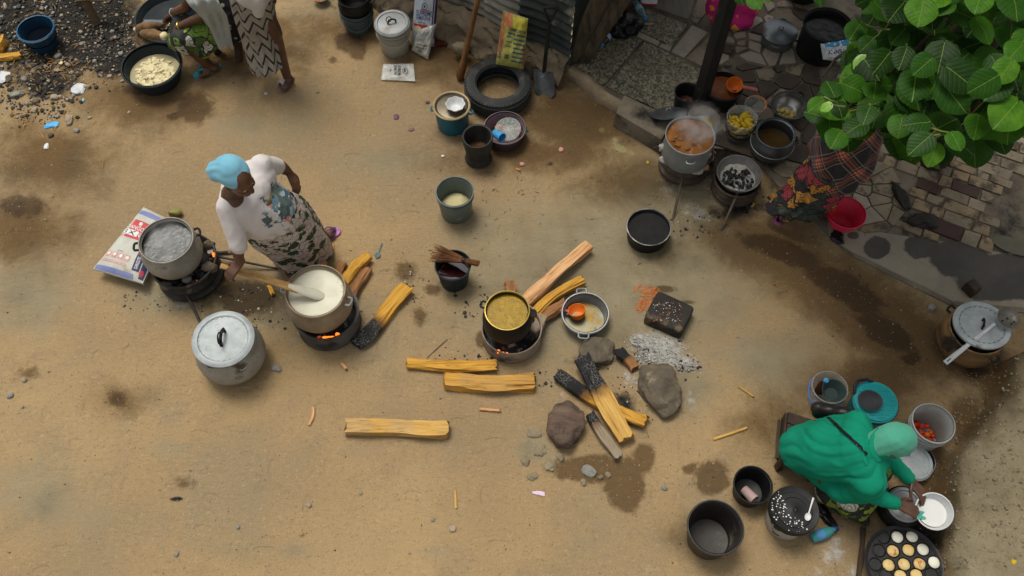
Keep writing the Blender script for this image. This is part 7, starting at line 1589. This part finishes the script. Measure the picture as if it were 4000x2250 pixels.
body += hand(wrL, J(1148, 708, .86) - wrL, V3((.6, .3, 1)), 1, .4)
body += foot(J(1243, 937, .022), J(1322, 905, .022)) + foot(J(1140, 1010, .022), J(1140, 1078, .022), 1, -1)
body += [roundcone(ank1, .042, J(1252, 933, .05), .036), roundcone(ank2, .042, J(1138, 1030, .05), .036)]
fused(w1, 'body', body, SKIN, .0065, 4); eyes(w1, HL)
BLOUSE = Mat('white_blouse'); _o = BLOUSE.tc.outputs['Object']
pc = J(1050, 800, .98) - w1.location
_rel = BLOUSE.mapv(_o, (1, 1, 1), (-pc.x, -pc.y, -pc.z)); _d = nd(BLOUSE.nt, 'ShaderNodeVectorMath', {0: BLOUSE.mapv(_rel, (5.4, 6.2, 5.0), rot=(0, 0, .6))}, operation='LENGTH').outputs['Value']
_pn = BLOUSE.noise(13, 4, .6, _o, 1.0, rnd=False); _pv = BLOUSE.vor(21, nd(BLOUSE.nt, 'ShaderNodeVectorMath', {0: _o, 1: nd(BLOUSE.nt, 'ShaderNodeVectorMath', {0: nd(BLOUSE.nt, 'ShaderNodeTexNoise', {'Vector': _o, 'Scale': 16.0}).outputs['Color'], 'Scale': .06}, operation='SCALE').outputs[0]}, operation='ADD').outputs[0], 'F1', 'Color')
_pf = BLOUSE.sep(_pv)[0]
_pm = BLOUSE.band(BLOUSE.math('ADD', _d, BLOUSE.math('MULTIPLY', BLOUSE.math('SUBTRACT', _pn, .5), 1.7)), .98, .9)
_fl = BLOUSE.ramp(_pf, [(.0, (.05, .08, .07)), (.25, (.12, .24, .3)), (.42, (.3, .42, .47)), (.58, (.07, .11, .11)), (.74, (.04, .07, .12)), (.86, (.24, .19, .05)), (.93, (.55, .2, .18))], 'CONSTANT')
_rose = nd(BLOUSE.nt, 'ShaderNodeVectorMath', {0: BLOUSE.mapv(_o, (18, 18, 18), (-18 * (J(1072, 848, .93) - w1.location).x, -18 * (J(1072, 848, .93) - w1.location).y, -18 * (J(1072, 848, .93) - w1.location).z))}, operation='LENGTH').outputs['Value']
_base = BLOUSE.ramp(BLOUSE.noise(4, 4), [(.35, (.52, .475, .46)), (.65, (.6, .575, .57))])
_cc = BLOUSE.mix(_pm, _base, _fl); _cc = BLOUSE.mix(BLOUSE.band(BLOUSE.math('ADD', _rose, BLOUSE.math('MULTIPLY', _pn, .9)), 1.25, 1.1), _cc, BLOUSE.ramp(_pn, [(.35, (.5, .12, .1)), (.6, (.7, .4, .36))]))
BLOUSE.set(color=_cc, rough=.85, sheen=.1); BLOUSE.bump(BLOUSE.noise(300, 2), .15, .001); BLOUSE = BLOUSE.m
cuffR, cuffL = J(931, 958, .965), J(1080, 650, 1.02)
_, bl = fused(w1, 'blouse', [roundcone(J(935, 800, 1.12), .13, J(1000, 700, 1.13), .13), roundcone(J(965, 780, 1.08), .17, J(1035, 815, .93), .19), roundcone(J(1035, 815, .93), .19, J(1060, 832, .86), .18), roundcone(J(945, 820, 1.08), .12, J(1010, 850, .92), .15), roundcone(shR, .07, J(940, 790, 1.13), .12), roundcone(shL, .068, J(985, 725, 1.13), .12), roundcone(shR, .07, shR.lerp(cuffR, .5), .063), roundcone(shR.lerp(cuffR, .5), .063, cuffR, .057), roundcone(shL, .068, cuffL, .056), roundcone(nb + V3((0, .06, -.03)), .085, J(985, 740, 1.15), .12)], .009, 16, lambda v, n: .008 * (.5 - abs(mnoise.noise(V3((v.x * 7, v.y * 7, v.z * 5))))) + .006 * (.4 - abs(mnoise.noise(V3((v.x * 18, v.y * 16, v.z * 9))))))
# hollow at the neckline: collar skin shows
cloth_loft(w1, 'skirt', [R5(J(1052, 812, .92), .178, .17, .6), R5(J(1076, 845, .76), .225, .21, .6), R5(J(1106, 892, .55), .235, .21, .6), R5(J(1150, 942, .3), .225, .2, .6), R5(J(1185, 988, .05), .215, .19, .6)], LEAFPRINT, 7, .013, 84, 12, 3, (1.0, 1.0))
WRAP = fabric('sky_blue_headwrap', (.2, .47, .6), (.13, .36, .49), .7)
_, hw = fused(w1, 'headwrap', [ellipsoid(HL(-.032, 0, .062), (.104, .096, .082), Matrix((f1.normalized(), f1.normalized().cross(u1).normalized(), u1)).transposed()), roundcone(HL(-.05, 0, .07), .09, J(850, 668, 1.5), .064)], .008, 14, lambda v, n: .004 + .0025 * math.sin((v - hc).dot(V3((.2, 1, .5))) * 130 + 4 * mnoise.noise(v * 8)) * sstep(.0, .12, (hc - v).x))
PURPLE = M('purple_slipper', (.2, .08, .3), (.5, .2, .4), 18, .5, 0, .1); slipper(w1, J(1240, 938), J(1330, 903), PURPLE, M('violet_strap', (.13, .05, .2)), .05, False, .002); slipper(w1, J(1140, 1005), J(1140, 1086), PURPLE, M('violet_strap_dark', (.13, .05, .2)), .045, False, .002)
# ---- woman in green at the frying pan
GREEN = Mat('emerald_jersey'); _n = GREEN.noise(3, 4); GREEN.set(color=GREEN.ramp(_n, [(.3, (.004, .19, .11)), (.7, (.008, .25, .148))]), rough=.9, spec=.1); GREEN.bump(GREEN.noise(320, 2), .12, .001); GREEN = GREEN.m
GREEN2 = fabric('emerald_cap_jersey', (.075, .35, .24), (.045, .285, .185))
WAXG = Mat('green_wax_print'); _o = WAXG.tc.outputs['Object']; _dd = nd(WAXG.nt, 'ShaderNodeVectorMath', {0: _o, 1: nd(WAXG.nt, 'ShaderNodeVectorMath', {0: nd(WAXG.nt, 'ShaderNodeTexNoise', {'Vector': _o, 'Scale': 7.0}).outputs['Color'], 'Scale': .14}, operation='SCALE').outputs[0]}, operation='ADD').outputs[0]
_e = WAXG.vor(9, _dd, 'DISTANCE_TO_EDGE'); _q = WAXG.sep(WAXG.vor(9, _dd, 'F1', 'Color'))[0]; _in = WAXG.vor(9, _dd, 'F1')
_cc = WAXG.ramp(_q, [(0, (.012, .014, .012)), (.22, (.12, .22, .015)), (.5, (.05, .11, .012)), (.68, (.2, .3, .02)), (.86, (.42, .42, .36))], 'CONSTANT')
_cc = WAXG.mix(WAXG.band(WAXG.math('FRACT', WAXG.math('MULTIPLY', _in, 5.0)), .25, .15), _cc, (.02, .03, .015)); _cc = WAXG.mix(WAXG.band(_e, .07, .04), _cc, (.01, .012, .012))
WAXG.set(color=_cc, rough=.75); WAXG = WAXG.m
g0_ = J(3250, 1800, 0); w2 = thing('person', g0_, 'seated woman in an emerald hijab pouring batter from a bowl', 'person')
hip, mid, upb, nk, hd = J(3155, 1735, .33), J(3240, 1745, .5), J(3345, 1765, .64), J(3420, 1742, .70), J(3490, 1728, .76)
s1_, s2_ = J(3350, 1660, .62), J(3392, 1880, .58); e1, w1_ = J(3450, 1772, .44), J(3560, 1878, .37); e2, w2_ = J(3385, 1925, .42), J(3503, 1968, .37)
kn1, kn2 = J(3425, 1840, .38), J(3330, 1945, .3); an1, an2 = J(3395, 1935, .06), J(3240, 1945, .06)
hf, hu = V3((.75, -.3, -.75)), V3((.6, 0, .7))
hp2, HL2 = head(hd, hf, hu)
body = hp2 + [roundcone(hd, .055, nk, .055), roundcone(nk, .06, upb, .1), roundcone(upb, .1, mid, .1), roundcone(mid, .1, hip + V3((.04, -.03, -.05)), .09), roundcone(upb, .07, s1_, .05), roundcone(upb, .07, s2_, .05), roundcone(s1_, .05, e1, .042), roundcone(e1, .04, w1_, .027), roundcone(s2_, .05, e2, .042), roundcone(e2, .04, w2_, .027), roundcone(hip + V3((.04, -.03, -.06)), .085, kn1, .065), roundcone(kn1, .06, an1, .038), roundcone(hip + V3((.04, -.03, -.06)), .085, kn2, .065), roundcone(kn2, .06, an2, .038)]
body += hand(w1_, J(3598, 1925, .36) - w1_, V3((.35, .1, 1)), -1, .45) + hand(w2_, J(3578, 1997, .37) - w2_, V3((-.2, .1, 1)), 1, .55)
body += foot(J(3380, 1930, .022), J(3430, 1985, .022)) + foot(J(3225, 1925, .022), J(3300, 1975, .022))
fused(w2, 'body', body, SKIN, .0065, 4); eyes(w2, HL2)
gd = (upb - hip).normalized()
_gx = gd.cross(V3((0, 0, 1))).normalized(); _gy = gd.cross(_gx)
def gfold(v, n):
    t = V3((v.x, v.y, v.z)) - hip; a = t.dot(gd); s_ = t.cross(gd); q = v - nk; th = math.atan2(q.dot(_gy), q.dot(_gx)); dl = q.length; fo = math.sin(7.5 * th + 4.5 * mnoise.noise(v * 3)); return .009 * sstep(.06, .28, dl) * (abs(fo) ** .7 * 2 - 1) * sstep(.05, .45, abs(mnoise.noise(V3((th * 1.3, dl * 2.2, 1))) * 2)) + .005 * (.5 - abs(mnoise.noise(V3((s_.x * 19 + a * 5, s_.y * 19 - a * 4, a * 5)))))
cape = fused(w2, 'hijab', [roundcone(hip + V3((.0, -.01, -.06)), .165, mid + V3((0, -.01, -.04)), .182), roundcone(mid + V3((0, -.01, -.04)), .182, upb + V3((0, 0, -.06)), .165), roundcone(upb + V3((0, 0, -.03)), .135, nk, .09), roundcone(nk, .09, hd, .09), roundcone(s1_, .085, upb, .135), roundcone(s2_, .1, upb, .135), roundcone(s2_, .1, J(3372, 1905, .42), .1), roundcone(J(3372, 1905, .42), .1, J(3290, 1905, .33), .1), roundcone(J(3290, 1900, .33), .09, J(3205, 1840, .26), .09), roundcone(s2_, .085, mid, .13), roundcone(s1_, .07, J(3235, 1690, .4), .1), roundcone(J(3185, 1710, .26), .11, J(3195, 1815, .22), .115), roundcone(nk + V3((.02, -.06, -.1)), .09, J(3425, 1800, .5), .07)], .009, 26, gfold, hem=lambda v: .2 + .03 * mnoise.noise(v * 5))[1]
cap_m = Matrix((hf.normalized(), hf.normalized().cross(hu).normalized(), hf.normalized().cross(hu).normalized().cross(hf.normalized()))).transposed()
_, capv = fused(w2, 'hijab_cap', [ellipsoid(HL2(-.01, 0, .03), (.112, .095, .112), cap_m), roundcone(HL2(-.03, 0, .03), .098, nk + V3((0, 0, .01)), .088)], .008, 5, wrinkle(.005, .003, (9, 9, 9), (26, 26, 26)))
_, slv = fused(w2, 'sleeves', [roundcone(s1_, .06, e1, .058), roundcone(e1, .056, w1_.lerp(e1, .12), .044), roundcone(s2_, .06, e2, .06), roundcone(e2, .058, w2_.lerp(e2, .1), .046)], .008, 5, lambda v, n: .004 * mnoise.noise(V3((v.x * 40, v.y * 40, v.z * 20))))
_, skt = fused(w2, 'wrapper_skirt', [roundcone(hip, .13, kn1, .085), roundcone(kn1, .085, J(3420, 1925, .1), .075), roundcone(hip, .13, kn2, .09), roundcone(kn2, .09, J(3310, 1985, .07), .065), roundcone(J(3310, 1985, .07), .06, J(3375, 2035, .045), .04), roundcone(J(3230, 1920, .1), .08, J(3375, 2030, .05), .045), roundcone(kn1, .08, J(3350, 2000, .1), .07), roundcone(kn2, .08, J(3400, 1950, .15), .06)], .01, 6, wrinkle(.014, .006, (8, 8, 8), (20, 20, 20)))
hf_ = on_surface(join(cape, capv), [(3462, 1648), (3432, 1672), (3412, 1705), (3404, 1740), (3410, 1775), (3432, 1802)], .0)
part('hood_fold', tube(rel(w2, hf_), [.006, .016, .02, .02, .016, .006], 10, True, .6), GREEN, w2, True, 80)
hf_ = on_surface(join(cape, capv), [(3440, 1628), (3400, 1660), (3378, 1705), (3372, 1760), (3385, 1815)], .0)
part('hood_fold', tube(rel(w2, hf_), [.004, .011, .015, .012, .004], 10, True, .6), GREEN, w2, True, 80)
sp1 = on_surface(join(cape, capv), [(3238, 1632), (3262, 1655), (3290, 1682), (3318, 1708), (3345, 1732), (3362, 1748), (3385, 1775)], .005)
part('bag_strap', tube(rel(w2, sp1), .014, 8, True, .35, (0, 0, 1)), BLACKBAG, w2)
bgp = J(3252, 1612, .40); bag = thing('shoulder_bag', (bgp.x, bgp.y, .0), 'black shoulder bag slung at the back of the woman in green', 'bag')
part('pouch', fuse([roundcone((-.09, .03, .4), .045, (.1, -.02, .42), .04), roundcone((-.06, .03, .33), .045, (.09, .0, .34), .04)], .01, 6, .5, lambda v, n: .006 * mnoise.noise(v * 20)), M('black_leather', (.018, .016, .016), (.01, .009, .009), 8, .35, 0, .5, 40, .003, dirt=(.3, .28, .26), ds=9, dt=.69), bag, True, 80)
# wooden stool under her
stl = thing('wooden_stool', J(3120, 1725, 0), 'dark wooden box stool with worn planks under the woman in green', 'stool')
cs = [J(3078, 1607, .22), J(3225, 1655, .22), J(3205, 1838, .22), J(3062, 1792, .22)]
for i in range(4):
    a, b_ = i / 4 + .008, (i + 1) / 4 - .008; q = [cs[0].lerp(cs[3], a), cs[1].lerp(cs[2], a), cs[1].lerp(cs[2], b_), cs[0].lerp(cs[3], b_)]
    part('seat_plank', prism(ccw([(p.x - stl.location.x, p.y - stl.location.y) for p in q]), .2, .222 + .002 * (i % 2), .003), DARKWOOD, stl, False)
def board(p, q, z0, z1, t): 
    d = (q - p); d.z = 0; c_ = (p + q) / 2 - stl.location; return box((c_.x, c_.y, (z0 + z1) / 2), (d.length, t, z1 - z0), math.atan2(d.y, d.x), .003)
part('side_board', board(cs[0], cs[3], .08, .198, .02), DARKWOOD, stl, False); part('side_board', board(cs[1], cs[2], .08, .198, .02), DARKWOOD, stl, False); part('end_board', board(cs[3].lerp(cs[2], .06), cs[2].lerp(cs[3], .06), .1, .197, .02), DARKWOOD, stl, False); part('end_board', board(cs[0].lerp(cs[1], .06), cs[1].lerp(cs[0], .06), .1, .197, .02), DARKWOOD, stl, False)
for c_ in cs: p = c_.lerp(sum(cs, V3()) / 4, .1) - stl.location; part('leg', box((p.x, p.y, .1), (.04, .04, .199), .2, .004), DARKWOOD, stl, False)
log('loose dark board lying against the wooden stool', 3045, 1640, 3035, 1790, 14, ((.1, .075, .05), (.06, .045, .03), (.03, .022, .015)), .1, .1, seed=41, name='loose_board', cat='board', group='edging', hfrac=1.2)

# ---- woman peeling yam at the top
w3 = thing('person', J(820, 180, 0), 'seated woman in green wax print peeling yam over the tray', 'person')
hipA, knA, anA = J(885, 95, .42), J(708, 150, .42), J(818, 258, .07); hipB, knB, anB = J(870, 60, .42), J(715, 75, .42), J(770, 165, .07)
ch3, nk3, hd3 = J(815, -30, .72), J(790, -110, .86), J(765, -165, .98)
sa, ea, wa = J(812, 8, .84), J(806, 56, .66), J(696, 105, .5); sb, eb, wb2 = J(760, -50, .84), J(728, 28, .62), J(672, 52, .46)
hp3, HL3 = head(hd3, (-.7, -.45, -.55), (-.3, -.1, 1))
body = hp3 + [roundcone(hd3, .055, nk3, .055), roundcone(nk3, .06, ch3, .11), roundcone(ch3, .12, J(875, 75, .45), .14), roundcone(nk3, .055, sa, .045), roundcone(nk3, .055, sb, .045), roundcone(sa, .052, ea, .043), roundcone(ea, .042, wa, .028), roundcone(sb, .052, eb, .043), roundcone(eb, .042, wb2, .028), roundcone(hipA, .1, knA, .065), roundcone(knA, .06, anA, .04), roundcone(hipB, .1, knB, .065), roundcone(knB, .06, anB, .04)]
body += hand(wa, J(656, 130, .35) - wa, V3((-.1, -.3, 1)), 1, .45) + hand(wb2, J(640, 76, .34) - wb2, V3((.0, .2, 1)), -1, .6)
body += foot(J(858, 262, .022), J(768, 300, .022)) + foot(J(790, 160, .022), J(715, 195, .022)) + [roundcone(anA, .04, J(838, 266, .045), .036)]
fused(w3, 'body', body, SKIN, .0065, 4); eyes(w3, HL3)
fused(w3, 'wrapper_skirt', [roundcone(hipA, .13, knA, .085), roundcone(hipB, .13, knB, .085), roundcone(knA, .085, J(740, 185, .27), .075), roundcone(J(740, 185, .27), .075, J(795, 205, .22), .06), roundcone(knA, .085, J(690, 178, .28), .05), roundcone(knB, .085, J(690, 165, .3), .07), roundcone(J(760, 120, .42), .1, J(780, 195, .26), .075), roundcone(hipA, .12, J(800, 190, .28), .06)], .01, 5, wrinkle(.014, .006, (8, 8, 8), (20, 20, 20)))
FLORAL_BW = Mat('black_floral_cotton'); _v = FLORAL_BW.vor(16); _n = FLORAL_BW.noise(40, 3); FLORAL_BW.set(color=FLORAL_BW.mix(FLORAL_BW.band(FLORAL_BW.math('ADD', _v, FLORAL_BW.math('MULTIPLY', _n, .45)), .5, .45), (.012, .012, .014), (.42, .42, .36)), rough=.8)
fused(w3, 'dress', [roundcone(J(880, 60, .5), .15, J(850, 0, .62), .14), roundcone(J(890, 90, .42), .145, J(900, 115, .36), .13)], .01, 5, wrinkle(.012, .005))
fused(w3, 'top', [roundcone(J(745, 30, .55), .06, J(790, -20, .7), .12), roundcone(J(790, -20, .7), .13, nk3, .1), roundcone(sb, .07, J(742, -10, .66), .06)], .01, 5, wrinkle(.008, .004))
DENIM = fabric('denim_blue_knit', (.05, .16, .29), (.03, .1, .2)); SHAWL = fabric('pale_grey_shawl', (.34, .37, .35), (.25, .275, .26))
sc_pts = [J(768, -40, 1.0), J(800, 15, .95), J(835, 60, .8), J(858, 110, .56), J(872, 155, .42), J(884, 190, .32)]
def shf(u, v):
    p = along(sc_pts, v); w_ = lerp(.11, .055, v); s_ = (u - .5) * 2
    return p + V3((s_ * w_, s_ * w_ * .25, .02 + .018 * math.sin(u * 17 + v * 2) - .03 * s_ * s_ + .012 * mnoise.noise(V3((u * 4, v * 7, 3))))) - w3.location
part('shawl', solid(grid(shf, 40, 40)[:2], .004), SHAWL, w3, True, 80)
for c in w3.children:
    n_ = c.name.split('.')[0]
    m_ = {'wrapper_skirt': WAXG, 'dress': FLORAL_BW.m, 'top': DENIM}.get(n_)
    if m_: c.data.materials.clear(); c.data.materials.append(m_)
TURQ = M('turquoise_rubber', (.02, .36, .42), (.015, .28, .34), 6, .5, 0, .1); slipper(w3, J(862, 258), J(758, 303), TURQ, TURQ, .045, False, .002); slipper(w3, J(792, 158), J(708, 198), TURQ, TURQ, .045, False, .002)
BANGLE = M('bangle_brass', (.6, .45, .1), None, 8, .3, .9, .1)
wd3 = (wa - ea).normalized(); q1 = ea.lerp(wa, .93); x3 = wd3.cross(V3((0, 0, 1))).normalized(); y3 = wd3.cross(x3)
part('bracelet', tube([q1 + (x3 * math.cos(t) + y3 * math.sin(t)) * .033 - w3.location for t in [2 * PI * i / 16 for i in range(17)]], .005, 6), BANGLE, w3)
wd3 = (wb2 - eb).normalized(); q1 = eb.lerp(wb2, .9); x3 = wd3.cross(V3((0, 0, 1))).normalized(); y3 = wd3.cross(x3)
part('bracelet', tube([q1 + (x3 * math.cos(t) + y3 * math.sin(t)) * .034 - w3.location for t in [2 * PI * i / 16 for i in range(17)]], .004, 6), ALU_BRIGHT, w3)
ws3 = thing('wooden_stool', J(905, 175, 0), 'dark forked wooden stool under the yam peeler', 'stool')
part('seat', rel(ws3, []) and None or (lambda vf: (rel(ws3, vf[0]), vf[1]))(tube([J(850, 75, .3), J(900, 80, .3), J(945, 90, .3)], [.09, .12, .09], 14, True, .3)), DARKWOOD, ws3)
for a, b_ in (((925, 120, .28), (935, 235, 0)), ((860, 110, .28), (848, 205, 0)), ((930, 60, .28), (960, 140, 0)), ((865, 60, .28), (850, 120, 0))): part('leg', tube(rel(ws3, [J(*a), J(*a).lerp(J(*b_), .5), J(*b_)]), [.04, .034, .03], 12), DARKWOOD, ws3)

# ---- walking woman at the top
w4 = thing('person', J(1060, 290, 0), 'walking woman in a beige chevron skirt and pink slippers', 'person')
CHEV = Mat('chevron_print'); _s = CHEV.sep(CHEV.tc.outputs['UV'])
_zig = CHEV.math('ABSOLUTE', CHEV.math('SUBTRACT', CHEV.math('FRACT', CHEV.math('MULTIPLY', _s[0], 9.0)), .5)); _vv = CHEV.math('FRACT', CHEV.math('SUBTRACT', CHEV.math('MULTIPLY', _s[1], 8.0), CHEV.math('MULTIPLY', _zig, 1.6)))
_hat = CHEV.band(CHEV.math('FRACT', CHEV.math('ADD', CHEV.math('MULTIPLY', _s[1], 85.0), CHEV.math('MULTIPLY', _zig, 30.0))), .45, .55)
_blk = CHEV.math('MULTIPLY', CHEV.band(_vv, .3, .26), CHEV.band(CHEV.noise(1, 2, .5, CHEV.mapv(CHEV.tc.outputs['UV'], (7, 6, 1)), rnd=False), .38, .42))
_cc = CHEV.mix(CHEV.math('MULTIPLY', _hat, .6), CHEV.ramp(CHEV.noise(6, 3), [(.35, (.25, .22, .175)), (.65, (.36, .325, .265))]), (.12, .1, .08)); _cc = CHEV.mix(_blk, _cc, (.012, .012, .012)); CHEV.set(color=_cc, rough=.8); CHEV = CHEV.m
hp4c = J(975, -45, .95); an4, an4b = J(1122, 300, .08), J(1005, 235, .08)
hp4, HL4 = head(J(985, -290, 1.52), (.2, -1, -.1), (0, -.1, 1)); nk4, ch4 = J(985, -240, 1.36), J(980, -160, 1.2)
body = hp4 + [roundcone(HL4(0, 0, -.05), .055, nk4, .055), roundcone(nk4, .06, ch4, .12), roundcone(ch4, .12, hp4c, .13), roundcone(nk4, .055, J(920, -215, 1.3), .05), roundcone(nk4, .055, J(1060, -215, 1.3), .05), roundcone(J(920, -215, 1.3), .05, J(890, -120, 1.02), .042), roundcone(J(890, -120, 1.02), .042, J(910, -50, .8), .03), roundcone(J(1060, -215, 1.3), .05, J(1085, -120, 1.02), .042), roundcone(J(1085, -120, 1.02), .042, J(1070, -50, .8), .03), roundcone(hp4c, .11, J(1070, 130, .5), .07), roundcone(J(1070, 130, .5), .062, an4, .036), roundcone(hp4c, .11, J(995, 110, .45), .07), roundcone(J(995, 110, .45), .062, an4b, .036)]
body += hand(J(910, -50, .8), (0, -.2, -1), (-1, 0, 0), 1, .4) + hand(J(1070, -50, .8), (0, -.2, -1), (1, 0, 0), -1, .4) + foot(J(1143, 308, .022), J(1092, 360, .022)) + foot(J(1020, 225, .022), J(985, 265, .022)) + [roundcone(an4, .036, J(1135, 312, .05), .033)]
fused(w4, 'body', body, SKIN, .0065, 4); eyes(w4, HL4)
cloth_loft(w4, 'skirt', [R5(J(972, -60, .98), .15, .14, .3), R5(J(985, 20, .78), .165, .15, .3), R5(J(1012, 130, .5), .15, .14, .5), R5(J(1043, 250, .25), .13, .145, .5, .15, 0)], CHEV, 6, .014, 72, 14, 8, (1, 1))
WHITEC = fabric('white_cotton', (.52, .52, .49), (.42, .42, .395))
fused(w4, 'tunic', [roundcone(ch4, .145, J(985, -40, .98), .15), roundcone(J(1010, -10, .98), .07, J(1008, 45, .82), .05), roundcone(J(920, -215, 1.3), .07, J(895, -130, 1.05), .06), roundcone(J(1060, -215, 1.3), .07, J(1083, -130, 1.05), .06), roundcone(nk4, .08, ch4, .14)], .01, 5, wrinkle(.01, .004, (9, 9, 4)))
for c in w4.children:
    if c.name.startswith('tunic'): c.data.materials.clear(); c.data.materials.append(WHITEC)
PKS = M('pale_pink_slipper', (.64, .54, .54), (.54, .44, .44), 9, .55, 0, .2); slipper(w4, J(1147, 303), J(1088, 363), M('tan_sole', (.3, .2, .14)), PKS, .045, True, .002); slipper(w4, J(1024, 221), J(982, 268), M('tan_sole_dark', (.3, .2, .14)), PKS, .045, True, .002)

# ---- person in plaid beneath the leaves
w5 = thing('person', J(3110, 850, 0), 'person in plaid wrap and floral skirt under the leaves', 'person')
PLAID = Mat('plaid_wool'); _s = PLAID.sep(PLAID.mapv(PLAID.tc.outputs['UV'], (1.5, .8, 1), rot=(0, 0, .7)))
def bandset(x, per):
    f_ = PLAID.math('FRACT', PLAID.math('MULTIPLY', x, per)); wide = PLAID.math('MULTIPLY', PLAID.band(f_, .12, .15), PLAID.band(f_, .42, .39)); st_ = PLAID.math('MULTIPLY', wide, PLAID.band(PLAID.math('FRACT', PLAID.math('MULTIPLY', f_, 9.0)), .25, .4))
    thin = PLAID.math('ADD', PLAID.band(PLAID.math('ABSOLUTE', PLAID.math('SUBTRACT', f_, .06)), .022, .01), PLAID.band(PLAID.math('ABSOLUTE', PLAID.math('SUBTRACT', f_, .5)), .022, .01)); return st_, thin
s_a, t_a = bandset(_s[0], 4.5); s_b, t_b = bandset(_s[1], 4.5)
_sum = PLAID.math('ADD', s_a, s_b); _cc = PLAID.mix(PLAID.math('MULTIPLY', PLAID.math('MULTIPLY', _sum, _sum), .3, clamp=True), (.007, .006, .008), (.5, .14, .08)); _cc = PLAID.mix(PLAID.math('MULTIPLY', PLAID.math('ADD', t_a, t_b, clamp=True), .5, clamp=True), _cc, (.3, .22, .18)); PLAID.set(color=_cc, rough=.9, sheen=.1); PLAID = PLAID.m
WAXO = Mat('orange_wax_print'); _u = WAXO.tc.outputs['UV']; _dn = nd(WAXO.nt, 'ShaderNodeVectorMath', {0: WAXO.mapv(_u, (1, 1, 1)), 1: nd(WAXO.nt, 'ShaderNodeVectorMath', {0: nd(WAXO.nt, 'ShaderNodeTexNoise', {'Vector': _u, 'Scale': 12.0}).outputs['Color'], 'Scale': .12}, operation='SCALE').outputs[0]}, operation='ADD').outputs[0]
_m = WAXO.mapv(_dn, (9, 6, 1)); _q = WAXO.sep(WAXO.vor(1, _m, 'F1', 'Color'))[0]; _f = WAXO.vor(1, _m); _st = WAXO.math('FRACT', WAXO.math('MULTIPLY', _f, 7.0))
_cc = WAXO.ramp(_q, [(0, (.02, .02, .022)), (.2, (.44, .2, .025)), (.45, (.035, .05, .042)), (.62, (.3, .035, .045)), (.78, (.06, .075, .06)), (.9, (.5, .25, .04))], 'CONSTANT'); _cc = WAXO.mix(WAXO.band(_st, .3, .2), _cc, (.012, .01, .012)); _cc = WAXO.mix(WAXO.band(WAXO.vor(1, _m, 'DISTANCE_TO_EDGE'), .07, .04), _cc, (.01, .01, .01)); WAXO.set(color=_cc, rough=.8); WAXO = WAXO.m
hp5, HL5 = head(J(3375, 330, 1.5), (-.3, -.9, -.5), (0, -.3, 1)); nk5, ch5, ps5 = J(3370, 385, 1.34), J(3345, 460, 1.15), J(3290, 610, .8)
body = hp5 + [roundcone(HL5(0, 0, -.05), .055, nk5, .055), roundcone(nk5, .06, ch5, .13), roundcone(ch5, .13, ps5, .15), roundcone(nk5, .055, J(3300, 400, 1.28), .05), roundcone(nk5, .055, J(3450, 400, 1.28), .05), roundcone(J(3300, 400, 1.28), .05, J(3255, 480, 1.02), .042), roundcone(J(3255, 480, 1.02), .04, J(3215, 520, .85), .03), roundcone(J(3450, 400, 1.28), .05, J(3460, 490, 1.02), .042), roundcone(J(3460, 490, 1.02), .04, J(3420, 560, .85), .03), roundcone(ps5, .11, J(3160, 720, .42), .07), roundcone(J(3160, 720, .42), .06, J(3080, 830, .07), .038), roundcone(ps5, .11, J(3215, 740, .42), .07), roundcone(J(3215, 740, .42), .06, J(3160, 835, .07), .038)]
body += hand(J(3215, 520, .85), (-.5, -.5, -.4), (0, 0, 1), 1, .4) + hand(J(3420, 560, .85), (-.4, -.7, -.4), (0, 0, 1), -1, .4) + foot(J(3100, 838, .022), J(3035, 868, .022)) + foot(J(3165, 838, .022), J(3135, 885, .022))
fused(w5, 'body', body, SKIN, .0065, 4); eyes(w5, HL5)
cloth_loft(w5, 'skirt', [R5(J(3265, 640, .72), .17, .16, .2), R5(J(3215, 700, .5), .19, .18, .2), R5(J(3168, 760, .3), .21, .18, .2), R5(J(3125, 796, .15), .25, .165, .2)], WAXO, 8, .02, 96, 14, 5, (1, 1))
cloth_loft(w5, 'plaid_wrap', [R5(J(3368, 395, 1.33), .09, .1, .2), R5(J(3350, 440, 1.2), .19, .16, .2), R5(J(3325, 520, 1.0), .225, .19, .2), R5(J(3300, 600, .8), .225, .2, .2, .2, 0), R5(J(3272, 675, .6), .205, .19, .2, .35, 0)], PLAID, 6, .012, 84, 12, 9, (1, 1))
PKB = M('black_footbed', (.015, .012, .014)); PKE = M('pink_rubber', (.5, .13, .34), (.4, .09, .27), 6, .5, 0, .1)
for hh_, tt_ in ((J(3108, 834), J(3026, 872)), (J(3168, 832), J(3132, 892))): slipper(w5, hh_, tt_, PKE, PKE, .05, False, .002); s_ = slipper(w5, hh_.lerp(tt_, .05), hh_.lerp(tt_, .93), PKB, PKE, .04, False, .006)
for c in w2.children:
    n_ = c.name.split('.')[0]; m_ = {'hijab': GREEN, 'hijab_cap': GREEN2, 'sleeves': GREEN, 'wrapper_skirt': WAXG}.get(n_)
    if m_: c.data.materials.clear(); c.data.materials.append(m_)
for c in w1.children:
    n_ = c.name.split('.')[0]; m_ = {'blouse': BLOUSE, 'headwrap': WRAP}.get(n_)
    if m_: c.data.materials.clear(); c.data.materials.append(m_)
# every 'slipper' sole above that was laid for a lining keeps its own strap
print('objects', len(bpy.data.objects), 'tiles', ntile)
